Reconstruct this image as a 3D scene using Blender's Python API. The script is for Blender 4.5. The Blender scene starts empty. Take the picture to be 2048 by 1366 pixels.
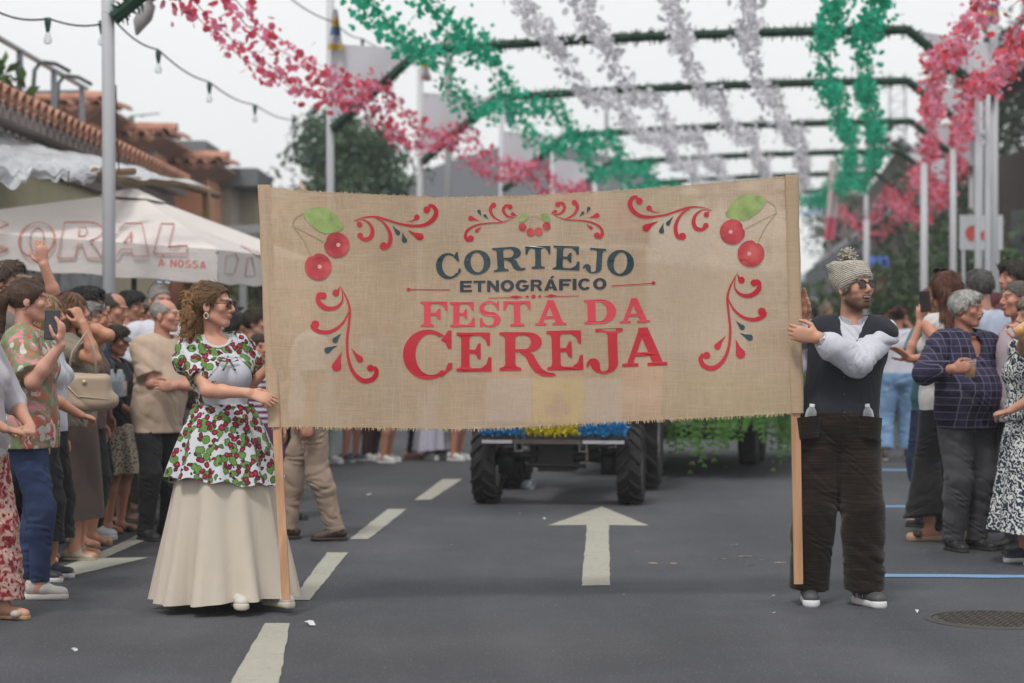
import bpy, math, random
import numpy as np
from mathutils import Vector, Matrix
from mathutils.geometry import tessellate_polygon

random.seed(7); np.random.seed(7)
SC = bpy.context.scene
COL = SC.collection
R_ = math.radians
# ---------------------------------------------------------------- camera, sky, sun, exposure
FPX = 4096.0; HORIZ = 672.0; CAMZ = 1.4
cd = bpy.data.cameras.new('camera'); cam = bpy.data.objects.new('camera', cd); COL.objects.link(cam)
cd.sensor_width = 36; cd.lens = 72; cd.clip_start = .1; cd.clip_end = 3000
cam.location = (0, 0, CAMZ); cam.rotation_euler = (R_(90) - 11 / FPX, 0, 0)
cd.dof.use_dof = True; cd.dof.focus_distance = 10.55; cd.dof.aperture_fstop = 2.1
SC.camera = cam
SUN_EL, SUN_AZ = 58, 200      # azimuth clockwise from +Y: behind the camera, a little to its left
wd = bpy.data.worlds.new('World'); SC.world = wd; wd.use_nodes = True
wn = wd.node_tree; wn.nodes.clear()
wo = wn.nodes.new('ShaderNodeOutputWorld'); wb = wn.nodes.new('ShaderNodeBackground')
sk = wn.nodes.new('ShaderNodeTexSky'); sk.sky_type = 'NISHITA'; sk.sun_disc = False
sk.sun_elevation = R_(SUN_EL); sk.sun_rotation = R_(SUN_AZ); sk.air_density = 1.2; sk.dust_density = 4
wm = wn.nodes.new('ShaderNodeMix'); wm.data_type = 'RGBA'; wm.inputs[0].default_value = .93
tc = wn.nodes.new('ShaderNodeTexCoord'); nz = wn.nodes.new('ShaderNodeTexNoise'); nz.inputs['Scale'].default_value = 2.2; nz.inputs['Detail'].default_value = 3
rp = wn.nodes.new('ShaderNodeValToRGB'); rp.color_ramp.elements[0].position = .3; rp.color_ramp.elements[1].position = .75
rp.color_ramp.elements[0].color = (.86, .88, .90, 1); rp.color_ramp.elements[1].color = (1, 1, 1, 1)
mul = wn.nodes.new('ShaderNodeMix'); mul.data_type = 'RGBA'; mul.blend_type = 'MULTIPLY'; mul.inputs[0].default_value = 1
mul.inputs[7].default_value = (11.2, 11.2, 11.0, 1)
wn.links.new(tc.outputs['Generated'], nz.inputs['Vector']); wn.links.new(nz.outputs['Fac'], rp.inputs['Fac'])
wn.links.new(rp.outputs['Color'], mul.inputs[6])
wn.links.new(sk.outputs[0], wm.inputs[6]); wn.links.new(mul.outputs[2], wm.inputs[7])
wn.links.new(wm.outputs[2], wb.inputs['Color']); wb.inputs['Strength'].default_value = .1
wn.links.new(wb.outputs[0], wo.inputs[0])
sl = bpy.data.lights.new('sun', 'SUN'); so = bpy.data.objects.new('sun', sl); COL.objects.link(so)
sl.energy = 2.0; sl.angle = R_(10); sl.color = (1, .96, .9)
_d = Vector((math.sin(R_(SUN_AZ)) * math.cos(R_(SUN_EL)), math.cos(R_(SUN_AZ)) * math.cos(R_(SUN_EL)), math.sin(R_(SUN_EL))))
so.rotation_euler = _d.to_track_quat('Z', 'Y').to_euler()
SC.view_settings.view_transform = 'Standard'; SC.view_settings.look = 'None'
SC.view_settings.exposure = .04; SC.view_settings.gamma = 1; SC.view_settings.use_curve_mapping = False
SC.cycles.use_denoising = True
SC.cycles.max_bounces = 6; SC.cycles.transparent_max_bounces = 12
SC.cycles.sample_clamp_indirect = 6

def at(px, py, d):            # a point of the place seen at a photo pixel, d metres ahead
    return Vector(((px - 1024) / FPX * d, d, CAMZ + (HORIZ - py) / FPX * d))
def gnd(px, py, z=0.0):
    d = (CAMZ - z) * FPX / (py - HORIZ)
    return Vector(((px - 1024) / FPX * d, d, z))

# ---------------------------------------------------------------- tags and linking
def tag(o, label=None, cat=None, group=None, kind=None):
    if label: o['label'] = label
    if cat: o['category'] = cat
    if group: o['group'] = group
    if kind: o['kind'] = kind
    return o
def empty(name, loc=(0, 0, 0), rz=0.0, label=None, cat=None, group=None):
    o = bpy.data.objects.new(name, None); COL.objects.link(o)
    o.location = loc; o.rotation_euler = (0, 0, rz); o.empty_display_size = .1
    return tag(o, label, cat, group)
def link(name, me, parent=None):
    o = bpy.data.objects.new(name, me); COL.objects.link(o)
    if parent: o.parent = parent
    return o
def np_mesh(name, V, Q, smooth=True):
    """V (n,3) float, Q (m,k) int -> mesh"""
    V = np.asarray(V, np.float32); Q = np.asarray(Q, np.int32)
    me = bpy.data.meshes.new(name); k = Q.shape[1] if len(Q) else 4
    me.vertices.add(len(V)); me.vertices.foreach_set('co', V.ravel())
    me.loops.add(Q.size); me.loops.foreach_set('vertex_index', Q.ravel())
    me.polygons.add(len(Q)); me.polygons.foreach_set('loop_start', np.arange(0, Q.size, k, dtype=np.int32))
    me.update(calc_edges=True); me.validate()
    if smooth: me.shade_smooth()
    return me

class MB:
    def __init__(s): s.v = []; s.f = []; s.m = []
    def add(s, vs, fs, mi=0):
        o = len(s.v); s.v.extend([tuple(v) for v in vs])
        for f in fs: s.f.append([i + o for i in f]); s.m.append(mi)
        return s
    def box(s, c, size, rot=None, mi=0):
        c = Vector(c); h = [x / 2 for x in size]
        vs = [Vector((x, y, z)) for x in (-h[0], h[0]) for y in (-h[1], h[1]) for z in (-h[2], h[2])]
        if rot is not None: vs = [rot @ v for v in vs]
        return s.add([c + v for v in vs], [(0, 1, 3, 2), (4, 6, 7, 5), (0, 4, 5, 1), (2, 3, 7, 6), (0, 2, 6, 4), (1, 5, 7, 3)], mi)
    def bar(s, a, b, w, t, up=(0, 0, 1), mi=0):
        a, b = Vector(a), Vector(b); d = (b - a); L = d.length; d.normalize(); u = Vector(up)
        x = d.cross(u)
        if x.length < 1e-4: x = d.cross(Vector((1, 0, 0)))
        x.normalize(); u = x.cross(d)
        return s.box((a + b) / 2, (w, L, t), Matrix((x, d, u)).transposed(), mi)
    def tube(s, pts, r, seg=8, mi=0, cap=True, flat=1.0):
        pts = [Vector(p) for p in pts]; n = len(pts)
        rs = list(r) if hasattr(r, '__len__') else [r] * n
        vs = []; fs = []; px_ = None
        for i, p in enumerate(pts):
            d = (pts[min(i + 1, n - 1)] - pts[max(i - 1, 0)]).normalized()
            if px_ is None:
                x = d.cross(Vector((0, 0, 1)))
                if x.length < 1e-3: x = d.cross(Vector((1, 0, 0)))
            else: x = px_ - d * px_.dot(d)
            x.normalize(); px_ = x; y = d.cross(x)
            for k in range(seg):
                a = 2 * math.pi * k / seg
                vs.append(p + (x * math.cos(a) + y * (math.sin(a) * flat)) * rs[i])
        for i in range(n - 1):
            for k in range(seg):
                k2 = (k + 1) % seg
                fs.append((i * seg + k, i * seg + k2, (i + 1) * seg + k2, (i + 1) * seg + k))
        if cap: fs.append(tuple(range(seg - 1, -1, -1))); fs.append(tuple(range((n - 1) * seg, n * seg)))
        return s.add(vs, fs, mi)
    def loft(s, rings, closed=True, cap=False, mi=0):
        n = len(rings[0]); vs = [p for r in rings for p in r]; fs = []
        for i in range(len(rings) - 1):
            for k in range(n if closed else n - 1):
                k2 = (k + 1) % n
                fs.append((i * n + k, i * n + k2, (i + 1) * n + k2, (i + 1) * n + k))
        if cap: fs.append(tuple(range(n - 1, -1, -1))); fs.append(tuple(range(len(vs) - n, len(vs))))
        return s.add(vs, fs, mi)
    def ball(s, c, r, seg=12, rings=8, mi=0, rot=None):
        c = Vector(c); r = (r, r, r) if not hasattr(r, '__len__') else r
        rg = []
        for i in range(rings + 1):
            t = math.pi * (i + .02 * (1 - 2 * i / rings)) / rings
            ring = []
            for k in range(seg):
                a = 2 * math.pi * k / seg
                v = Vector((r[0] * math.sin(t) * math.cos(a), r[1] * math.sin(t) * math.sin(a), r[2] * math.cos(t)))
                ring.append(c + (rot @ v if rot is not None else v))
            rg.append(ring)
        return s.loft(rg, cap=True, mi=mi)
    def lathe(s, prof, c=(0, 0, 0), axis='z', seg=16, mi=0, cap=False):
        c = Vector(c); rg = []
        for r, z in prof:
            ring = []
            for k in range(seg):
                a = 2 * math.pi * k / seg; x, y = r * math.cos(a), r * math.sin(a)
                ring.append(c + (Vector((x, y, z)) if axis == 'z' else Vector((z, x, y)) if axis == 'x' else Vector((x, z, y))))
            rg.append(ring)
        return s.loft(rg, cap=cap, mi=mi)
    def build(s, name, mats, parent=None, smooth=False):
        me = bpy.data.meshes.new(name); me.from_pydata(s.v, [], s.f); me.update()
        for m in (mats if isinstance(mats, (list, tuple)) else [mats]): me.materials.append(m)
        if len(me.materials) > 1: me.polygons.foreach_set('material_index', s.m)
        if smooth: me.shade_smooth()
        return link(name, me, parent)

# ---------------------------------------------------------------- materials
class NT:                     # small node helper
    def __init__(s, name):
        s.m = bpy.data.materials.new(name); s.m.use_nodes = True; s.t = s.m.node_tree; s.t.nodes.clear()
        s.out = s.n('OutputMaterial')
    def n(s, t, **kw):
        x = s.t.nodes.new('ShaderNode' + t)
        for k, v in kw.items(): setattr(x, k, v)
        return x
    def l(s, a, b): s.t.links.new(a, b)
    def setv(s, sock, v):
        if hasattr(v, 'is_linked') or isinstance(v, bpy.types.NodeSocket): s.l(v, sock)
        else:
            if isinstance(v, (tuple, list)) and len(v) == 3 and sock.type == 'RGBA': v = (*v, 1)
            sock.default_value = v
    def coord(s, scale=(1, 1, 1), rot=(0, 0, 0), kind='Object', loc=(0, 0, 0)):
        c = s.n('TexCoord'); mp = s.n('Mapping'); mp.inputs['Scale'].default_value = scale; mp.inputs['Rotation'].default_value = rot
        mp.inputs['Location'].default_value = loc
        s.l(c.outputs[kind], mp.inputs[0]); return mp.outputs[0]
    def noise(s, vec, scale=5, detail=3, rough=.5, dist=0):
        x = s.n('TexNoise'); s.l(vec, x.inputs['Vector']); x.inputs['Scale'].default_value = scale; x.inputs['Detail'].default_value = detail
        x.inputs['Roughness'].default_value = rough; x.inputs['Distortion'].default_value = dist; return x
    def vor(s, vec, scale=5, feature='F1', rnd=1.0):
        x = s.n('TexVoronoi', feature=feature); s.l(vec, x.inputs['Vector']); x.inputs['Scale'].default_value = scale
        x.inputs['Randomness'].default_value = rnd; return x
    def ramp(s, fac, stops, interp='LINEAR'):
        r = s.n('ValToRGB'); r.color_ramp.interpolation = interp; e = r.color_ramp.elements
        while len(e) < len(stops): e.new(.5)
        for i, (p, c) in enumerate(stops): e[i].position = p; e[i].color = (*c, 1) if len(c) == 3 else c
        s.l(fac, r.inputs[0]); return r.outputs[0]
    def mix(s, fac, a, b, blend='MIX'):
        x = s.n('Mix', data_type='RGBA', blend_type=blend); s.setv(x.inputs[0], fac); s.setv(x.inputs[6], a); s.setv(x.inputs[7], b); return x.outputs[2]
    def math(s, op, a, b=0.0, c=0.0):
        x = s.n('Math', operation=op); s.setv(x.inputs[0], a); s.setv(x.inputs[1], b); s.setv(x.inputs[2], c); return x.outputs[0]
    def bump(s, h, strength=.3, dist=.01):
        b = s.n('Bump'); b.inputs['Strength'].default_value = strength; b.inputs['Distance'].default_value = dist; s.l(h, b.inputs['Height']); return b.outputs[0]
    def bsdf(s, col, rough=.8, metal=0.0, normal=None, spec=.5, **kw):
        p = s.n('BsdfPrincipled'); s.setv(p.inputs['Base Color'], col); s.setv(p.inputs['Roughness'], rough); s.setv(p.inputs['Metallic'], metal)
        p.inputs['Specular IOR Level'].default_value = spec
        for k, v in kw.items(): s.setv(p.inputs[k.replace('_', ' ')], v)
        if normal is not None: s.l(normal, p.inputs['Normal'])
        return p.outputs[0]
    def done(s, sh): s.l(sh, s.out.inputs[0]); return s.m
MC = {}
def srgb(r, g, b):
    f = lambda c: (c / 255 / 12.92 if c <= 10 else ((c / 255 + .055) / 1.055) ** 2.4)
    return (f(r), f(g), f(b))
def cloth(col, scale=40, amt=.25, bump=.25, rough=.9, fold=True):
    key = ('cloth', tuple(round(c, 3) for c in col), scale, amt, bump, rough)
    if key in MC: return MC[key]
    n = NT('cloth'); v = n.coord()
    a = n.noise(v, scale * 6, 2); b = n.noise(v, 5, 4, .6)
    f = n.math('ADD', n.math('MULTIPLY', a.outputs[0], .4), n.math('MULTIPLY', b.outputs[0], .6))
    c = n.mix(f, tuple(x * (1 - amt) for x in col), tuple(min(1, x * (1 + amt)) for x in col))
    w = n.noise(n.coord((1, 1, .45)), 9, 3, .6, .8)
    hgt = n.math('ADD', n.math('MULTIPLY', w.outputs[0], 1.0), n.math('MULTIPLY', a.outputs[0], .06))
    MC[key] = n.done(n.bsdf(c, rough, normal=n.bump(hgt, bump * 1.6, .03), spec=.25, Sheen_Weight=.08)); return MC[key]
def plain(col, rough=.6, metal=0.0, amt=.12, scale=12, bump=.05, spec=.5, name='paint'):
    key = ('plain', tuple(round(c, 3) for c in col), rough, metal, amt, scale, bump)
    if key in MC: return MC[key]
    n = NT(name); v = n.coord(); a = n.noise(v, scale, 5, .6)
    c = n.mix(a.outputs[0], tuple(x * (1 - amt) for x in col), tuple(min(1, x * (1 + amt)) for x in col))
    MC[key] = n.done(n.bsdf(c, rough, metal, n.bump(a.outputs[0], bump, .02), spec)); return MC[key]

# ---------------------------------------------------------------- implicit surfaces (smooth bodies and clothes)
def V3(*a): return np.array(a, np.float32)
def pr_c(a, b, ra, rb, n=None, f=1.0, cap=False): return ('c', np.array(a, np.float32), np.array(b, np.float32), ra, rb, None if n is None else np.array(n, np.float32), f, cap)
def pr_e(c, r, R=None): return ('e', np.array(c, np.float32), np.array(r, np.float32), None if R is None else np.array(R, np.float32))
def pr_b(c, h, rad=.01, R=None): return ('b', np.array(c, np.float32), np.array(h, np.float32), rad, None if R is None else np.array(R, np.float32))
def pdist(p, X):
    if p[0] == 'c':
        _, a, b, ra, rb, n, f, cap = p
        if n is not None:
            q = X - a; t0 = q @ n; X = X + (t0 * (1 / f - 1))[..., None] * n
            bb = b + n * (((b - a) @ n) * (1 / f - 1))
        else: bb = b
        ba = bb - a; L2 = float(ba @ ba) + 1e-12; q = X - a; tt = (q @ ba) / L2; t = np.clip(tt, 0, 1)
        d = np.sqrt(((q - t[..., None] * ba) ** 2).sum(-1)) - (ra + (rb - ra) * t)
        if n is not None: d = d * (f if f < 1 else 1)
        if cap: d = np.maximum(d, (tt - 1) * math.sqrt(L2))
        return d
    if p[0] == 'e':
        _, c, r, R = p; q = X - c
        if R is not None: q = q @ R
        k0 = np.sqrt(((q / r) ** 2).sum(-1)); k1 = np.sqrt(((q / (r * r)) ** 2).sum(-1)) + 1e-9
        return k0 * (k0 - 1) / k1
    _, c, h, rad, R = p; q = X - c
    if R is not None: q = q @ R
    q = np.abs(q) - (h - rad)
    return np.sqrt((np.maximum(q, 0) ** 2).sum(-1)) + np.minimum(q.max(-1), 0) - rad
class Sdf:
    def __init__(s): s.ops = []
    def u(s, p, k=.02, infl=0.0): s.ops.append(('u', p, k, infl)); return s
    def sub(s, p, k=.005): s.ops.append(('s', p, k, 0)); return s
    def fn(s, f): s.ops.append(('f', f, 0, 0)); return s
    def ev(s, X, C=None, dc=None, diag=0):
        sh = X.shape[:-1]; d = np.full(sh, 1e3, np.float32)
        for op, p, k, infl in s.ops:
            if op == 'f': d = p(X, d); continue
            if C is not None:
                pc = pdist(p, C) - infl
                lim = (dc + 2 * diag + k) if op == 'u' else np.full(len(C), 2 * diag + k)
                m = np.nonzero(pc < lim)[0]
                if len(m) == 0: continue
                di = pdist(p, X[m]) - infl; d0 = d[m]
            else: m = None; di = pdist(p, X) - infl; d0 = d
            if op == 'u':
                h = np.clip(.5 + .5 * (di - d0) / k, 0, 1); r = di * (1 - h) + d0 * h - k * h * (1 - h)
            else:
                di = -di; h = np.clip(.5 - .5 * (di - d0) / k, 0, 1); r = di * (1 - h) + d0 * h + k * h * (1 - h)
            if m is None: d = r
            else: d[m] = r
        return d.astype(np.float32)
    def bounds(s):
        lo = np.full(3, 9e9); hi = -lo
        for op, p, k, infl in s.ops:
            if op != 'u': continue
            if p[0] == 'c':
                r = max(p[3], p[4]) * max(1, p[6]) + infl + k * .5
                for q in (p[1], p[2]): lo = np.minimum(lo, q - r); hi = np.maximum(hi, q + r)
            else:
                r = (np.linalg.norm(p[2]) if p[0] == 'b' or p[3] is not None else p[2]) + infl + k * .5
                lo = np.minimum(lo, p[1] - r); hi = np.maximum(hi, p[1] + r)
        return lo, hi
    def mesh(s, name, h, lo=None, hi=None):
        B = 8
        l2, h2 = s.bounds(); lo = np.array(lo if lo is not None else l2) - h * 2; hi = np.array(hi if hi is not None else h2) + h * 2
        nb = np.maximum(1, np.ceil((hi - lo) / (h * B)).astype(int))
        g = np.stack(np.meshgrid(*[np.arange(n) for n in nb], indexing='ij'), -1).reshape(-1, 3)
        cen = (lo + (g + .5) * (h * B) - h * .5).astype(np.float32)
        dc = s.ev(cen); diag = h * B * .87
        act = np.abs(dc) < diag * 1.35 + .012
        V = np.repeat(np.repeat(np.repeat(dc.reshape(nb), B, 0), B, 1), B, 2)
        off = np.stack(np.meshgrid(*[np.arange(B)] * 3, indexing='ij'), -1).reshape(-1, 3)
        ai = np.nonzero(act)[0]
        for c0 in range(0, len(ai), 1500):
            bi = ai[c0:c0 + 1500]
            idx = g[bi][:, None, :] * B + off[None]
            X = (lo + idx * h).astype(np.float32)
            d = s.ev(X, cen[bi], dc[bi], diag)
            V[idx[..., 0], idx[..., 1], idx[..., 2]] = d
        return nets(name, V, lo, h)
def nets(name, V, lo, h):
    S = V < 0
    cnt = np.zeros(tuple(n - 1 for n in V.shape), np.int8)
    for i in (0, 1):
        for j in (0, 1):
            for k in (0, 1): cnt += S[i:V.shape[0] - 1 + i, j:V.shape[1] - 1 + j, k:V.shape[2] - 1 + k]
    A = np.argwhere((cnt > 0) & (cnt < 8))
    ids = np.full(cnt.shape, -1, np.int32); ids[A[:, 0], A[:, 1], A[:, 2]] = np.arange(len(A))
    acc = np.zeros((len(A), 3)); num = np.zeros(len(A))
    cor = [(i, j, k) for i in (0, 1) for j in (0, 1) for k in (0, 1)]
    vals = {c: V[A[:, 0] + c[0], A[:, 1] + c[1], A[:, 2] + c[2]] for c in cor}
    for c in cor:
        for ax in range(3):
            if c[ax]: continue
            c2 = list(c); c2[ax] = 1; c2 = tuple(c2); a, b = vals[c], vals[c2]
            m = (a < 0) != (b < 0); t = np.where(m, a / np.where(m, a - b, 1), 0)
            for x in range(3): acc[:, x] += np.where(m, (c[x] + t) if x == ax else c[x], 0)
            num += m
    P = lo + (A + acc / np.maximum(num, 1)[:, None]) * h
    Q = []
    for ax in range(3):
        o1, o2 = [(1, 2), (2, 0), (0, 1)][ax]
        sl0 = [slice(None)] * 3; sl1 = [slice(None)] * 3; sl0[ax] = slice(0, -1); sl1[ax] = slice(1, None)
        E = np.argwhere(S[tuple(sl0)] != S[tuple(sl1)])
        E = E[(E[:, o1] > 0) & (E[:, o2] > 0) & (E[:, o1] < V.shape[o1] - 1) & (E[:, o2] < V.shape[o2] - 1)]
        if len(E) == 0: continue
        def gid(a, b):
            e = E.copy(); e[:, o1] -= a; e[:, o2] -= b; return ids[e[:, 0], e[:, 1], e[:, 2]]
        q = np.stack([gid(1, 1), gid(0, 1), gid(0, 0), gid(1, 0)], 1)
        fl = ~S[E[:, 0], E[:, 1], E[:, 2]]; q[fl] = q[fl][:, ::-1]
        Q.append(q)
    Q = np.concatenate(Q) if Q else np.zeros((0, 4), int)
    return np_mesh(name, P, Q[(Q >= 0).all(1)])
def wob(amp, freq, ph=0.0, zst=1.0):          # cloth creases as a gentle displacement
    def f(X, d):
        x, y, z = X[..., 0] * freq, X[..., 1] * freq, X[..., 2] * freq * zst
        w = 1.9 * np.sin(.37 * z + .5 * x + ph) + 1.3 * np.sin(.61 * y - .43 * z + 2 * ph)
        e = .5 + .5 * np.sin(.31 * z + .7 * x - .4 * y + 3 * ph)
        a = np.sin(.9 * z + .8 * x + w); b = np.sin(1.3 * z - .9 * x + .6 * y + 1.4 * w + ph)
        return d + amp * e * (1 - 2 * np.abs(a) + .6 * b)
    return f
def cut(axis, val, sign):                      # keep the side where sign*(X-val) > 0
    return lambda X, d: np.maximum(d, -sign * (X[..., axis] - val))
def cutp(pt, n):                               # remove the side the normal points to
    pt = np.array(pt, np.float32); n = np.array(n, np.float32); n = n / np.linalg.norm(n)
    return lambda X, d: np.maximum(d, (X - pt) @ n)
# ---------------------------------------------------------------- people
def nrm(v): v = np.array(v, float); return v / (np.linalg.norm(v) + 1e-9)
def rotz(a): c, s = math.cos(a), math.sin(a); return np.array([[c, -s, 0], [s, c, 0], [0, 0, 1]])
def rotx(a): c, s = math.cos(a), math.sin(a); return np.array([[1, 0, 0], [0, c, -s], [0, s, c]])
def roty(a): c, s = math.cos(a), math.sin(a); return np.array([[c, 0, s], [0, 1, 0], [-s, 0, c]])
def ik(S, T, l1, l2, hint):
    S, T = np.array(S, float), np.array(T, float); D = T - S; L = np.linalg.norm(D); d = D / L
    if L > (l1 + l2) * .995: L = (l1 + l2) * .995; T = S + d * L
    a = (l1 * l1 - l2 * l2 + L * L) / (2 * L); hgt = math.sqrt(max(1e-6, l1 * l1 - a * a))
    h = np.array(hint, float); h = nrm(h - d * (h @ d)); return S + d * a + h * hgt, T
def hand(B, W, d, n, left, s=1.0, curl=(.25, .35, .25), spread=.05, thumb=0.0, k=.004):
    d = nrm(d); n = np.array(n, float); n = nrm(n - d * (n @ d)); side = np.cross(n, d) * (1 if left else -1)
    W = np.array(W, float)
    B.u(pr_c(W + d * .005 * s, W + d * .085 * s, .029 * s, .041 * s, n, .42), .012)
    B.u(pr_e(W + d * .042 * s + side * .02 * s + n * .008 * s, (.018 * s,) * 3), .012)
    for i, (o, L, r) in enumerate(((.029, .073, .0088), (.0098, .081, .0092), (-.0098, .075, .0088), (-.028, .058, .0078))):
        p = W + d * .086 * s + side * o * s; a = 0.0
        dd = nrm(d + side * (o * spread * 30))
        for j, fr in enumerate((.45, .31, .24)):
            a += curl[j] * (1 + .12 * (i - 1.2)); v = dd * math.cos(a) + n * math.sin(a)
            q = p + v * L * fr * s; B.u(pr_c(p, q, r * (1 - .1 * j) * s, r * (.93 - .1 * j) * s), k); p = q
    p = W + d * .022 * s + side * .026 * s + n * .006 * s
    for L, r, v in ((.042, .0125, d * .62 + side * .68 + n * .3), (.034, .0105, d * .9 + side * (.3 - thumb * .5) + n * (.35 + thumb * .5)), (.027, .0092, d * .95 + side * (.05 - thumb * .6) + n * (.3 + thumb * .5))):
        q = p + nrm(v) * L * s; B.u(pr_c(p, q, r * s, r * .92 * s), .006); p = q

SKIN = None
def skin_mat():
    global SKIN
    if SKIN: return SKIN
    n = NT('skin'); a = n.n('VertexColor'); a.layer_name = 'tint'; v = n.coord()
    x = n.noise(v, 60, 4, .6); y = n.noise(v, 14, 3)
    c = n.mix(n.math('MULTIPLY', y.outputs[0], .6), a.outputs[0], n.mix(1.0, a.outputs[0], (1.0, .74, .66), 'MULTIPLY'))
    SKIN = n.done(n.bsdf(c, .48, normal=n.bump(x.outputs[0], .2, .005), spec=.4, Subsurface_Weight=.12, Subsurface_Scale=.01, Subsurface_Radius=(1, .35, .2)))
    return SKIN
def hair_mat(col):
    key = ('hair', col)
    if key in MC: return MC[key]
    n = NT('hair'); v = n.coord((1, 1, .16)); a = n.noise(v, 150, 3, .6, .6); b = n.noise(n.coord(), 22, 3)
    f = n.math('ADD', n.math('MULTIPLY', a.outputs[0], .7), n.math('MULTIPLY', b.outputs[0], .3))
    if len(col) > 3: sp = n.n('SeparateXYZ'); n.l(n.coord(), sp.inputs[0]); f = n.math('ADD', f, n.math('MULTIPLY_ADD', sp.outputs[1], 2.4, -.22)); col = col[:3]
    c = n.ramp(f, [(.3, tuple(x * .45 for x in col)), (.55, col), (.75, tuple(min(1, x * 1.7) for x in col))])
    MC[key] = n.done(n.bsdf(c, .5, normal=n.bump(a.outputs[0], .8, .012), spec=.4)); return MC[key]

TONES = {'fair': (.58, .35, .26), 'tan': (.45, .245, .165), 'dark': (.30, .155, .10), 'red': (.50, .26, .20)}
def head_ops(B, c, Rm, s=1.0, fem=False, open_mouth=False, fine=False):
    def T(p): return np.array(c) + (np.array(Rm) @ np.array(p, float)) * s
    def E(p, r, k=.012): B.u(pr_e(T(p), np.array(r) * s, Rm), k * s)
    def Cn(a, b, ra, rb, k=.01): B.u(pr_c(T(a), T(b), ra * s, rb * s), k * s)
    j = .92 if fem else 1.0
    E((0, .014, .035), (.074, .094, .082), .02); E((0, -.03, -.03), (.06 * j, .066, .078), .02)
    E((0, -.068, -.09), (.026 * j, .022, .021), .02)
    for q in (1, -1):
        Cn((q * .05 * j, .0, -.055), (q * .02 * j, -.062, -.092), .02, .017, .02)
        E((q * .043, -.062, -.014), (.024, .024, .022), .016)
        E((q * .011, -.1, -.027), (.0085, .0095, .0075), .006)
        E((q * .077, .012, -.006), (.011, .021, .031), .006)
        if fine: B.sub(pr_e(T((q * .086, .006, -.004)), np.array((.006, .012, .018)) * s, Rm), .005)
    Cn((-.036, -.083, .03), (.036, -.083, .03), .0125, .0125, .012)
    Cn((0, -.09, .02), (0, -.112, -.019), .008, .0122, .01)
    for q in (1, -1): B.sub(pr_e(T((q * .031, -.101, .012)), np.array((.018, .014, .011)) * s, Rm), .008 * s)
    for q in (1, -1): E((q * .031, -.082, .011), (.0125, .0125, .0115), .002)
    if open_mouth:
        E((0, -.094, -.047), (.027, .011, .006), .005); E((0, -.088, -.073), (.023, .012, .007), .006)
        B.sub(pr_e(T((0, -.1, -.06)), np.array((.025, .02, .0115)) * s, Rm), .003)
        B.u(pr_e(T((0, -.08, -.055)), np.array((.02, .012, .005)) * s, Rm), .002)
    else:
        E((0, -.095, -.05), (.024, .009, .0055), .005); E((0, -.0925, -.0605), (.02, .01, .0065), .005)

ARM = {  # wrist target, elbow hint, palm normal, finger direction, curl   (for the left side, x is mirrored for the right)
 'down': ((.25, -.03, .84), (.5, .8, 0), (-1, 0, 0), (0, -.1, -1), (.3, .4, .3)),
 'front': ((.12, -.27, 1.02), (1, .6, -.4), (-.2, .3, -1), (-.8, -.4, -.2), (.5, .6, .4)),
 'fold': ((-.06, -.23, 1.12), (1, .2, -.6), (0, 1, -.2), (-1, -.1, .05), (.2, .3, .2)),
 'phone': ((.10, -.34, 1.42), (.8, .1, -1), (-.8, .5, 0), (-.1, -.15, 1), (.35, .5, .3)),
 'eye': ((.12, -.20, 1.56), (.9, -.5, -.9), (-.5, .9, 0), (-.5, -.3, .8), (.5, .6, .4)),
 'cup': ((.15, -.33, 1.2), (.9, .5, -.7), (-1, 0, .1), (-.35, -.9, .25), (.7, .7, .4)),
 'drink': ((.10, -.27, 1.44), (.9, -.1, -.9), (-.9, .4, 0), (-.3, .1, .9), (.7, .7, .4)),
 'wave': ((.28, -.10, 1.92), (1, .3, -.2), (0, -1, 0), (.05, 0, 1), (.1, .1, .1)),
 'hip': ((.2, -.05, 1.02), (1, .8, 0), (-1, 0, 0), (-.5, -.6, -.6), (.4, .4, .3)),
 'out': ((.33, -.28, 1.22), (.5, .6, -1), (-.3, 0, -1), (.5, -.7, .5), (.1, .2, .1)),
 'back': ((.2, .12, .9), (.8, .5, 0), (-1, 0, 0), (-.2, .1, -1), (.4, .4, .3)),
}
SHOE = {}
def shoe_meshes(kind):
    if kind in SHOE: return SHOE[kind]
    U = Sdf(); So = Sdf(); h = .007
    def solef(X, d):   # foot outline swept in z
        y = X[..., 1]; w = .036 + .010 * np.clip((-y - .0) / .12, 0, 1); 
        return d
    zt = {'sneaker': .034, 'loafer': .018, 'sandal': .022, 'dress': .02, 'wedge': .04}[kind]
    So.u(pr_c((0, .055, zt / 2), (.0, .03, zt / 2), .036, .035), .01).u(pr_c((0, .03, zt / 2), (.004, -.125, zt / 2), .034, .044), .02)
    So.fn(lambda X, d: np.maximum(d, np.abs(X[..., 2] - zt / 2) - zt / 2 - np.clip(-X[..., 1] - .13, 0, 1) * .1))
    if kind == 'sandal' or kind == 'wedge':
        U.u(pr_c((-.04, -.10, zt + .012), (.045, -.095, zt + .012), .022, .022, (0, 0, 1), .8), .01)
        U.u(pr_c((-.03, .055, zt + .055), (.03, .055, zt + .055), .02, .02), .01)
        U.fn(lambda X, d: np.abs(d) - .006)
    else:
        U.u(pr_c((0, .052, zt + .03), (0, -.03, zt + .034), .034, .037), .02).u(pr_c((0, -.03, zt + .022), (.004, -.125, zt + .006), .037, .04, (0, 0, 1), .85), .03)
        if kind != 'loafer': U.u(pr_c((0, .045, zt + .04), (0, .04, zt + .075), .036, .038, None, 1, True), .02)
        U.fn(cut(2, zt * .75, 1))
    SHOE[kind] = (U.mesh('shoe', h), So.mesh('sole', h)); return SHOE[kind]

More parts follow.
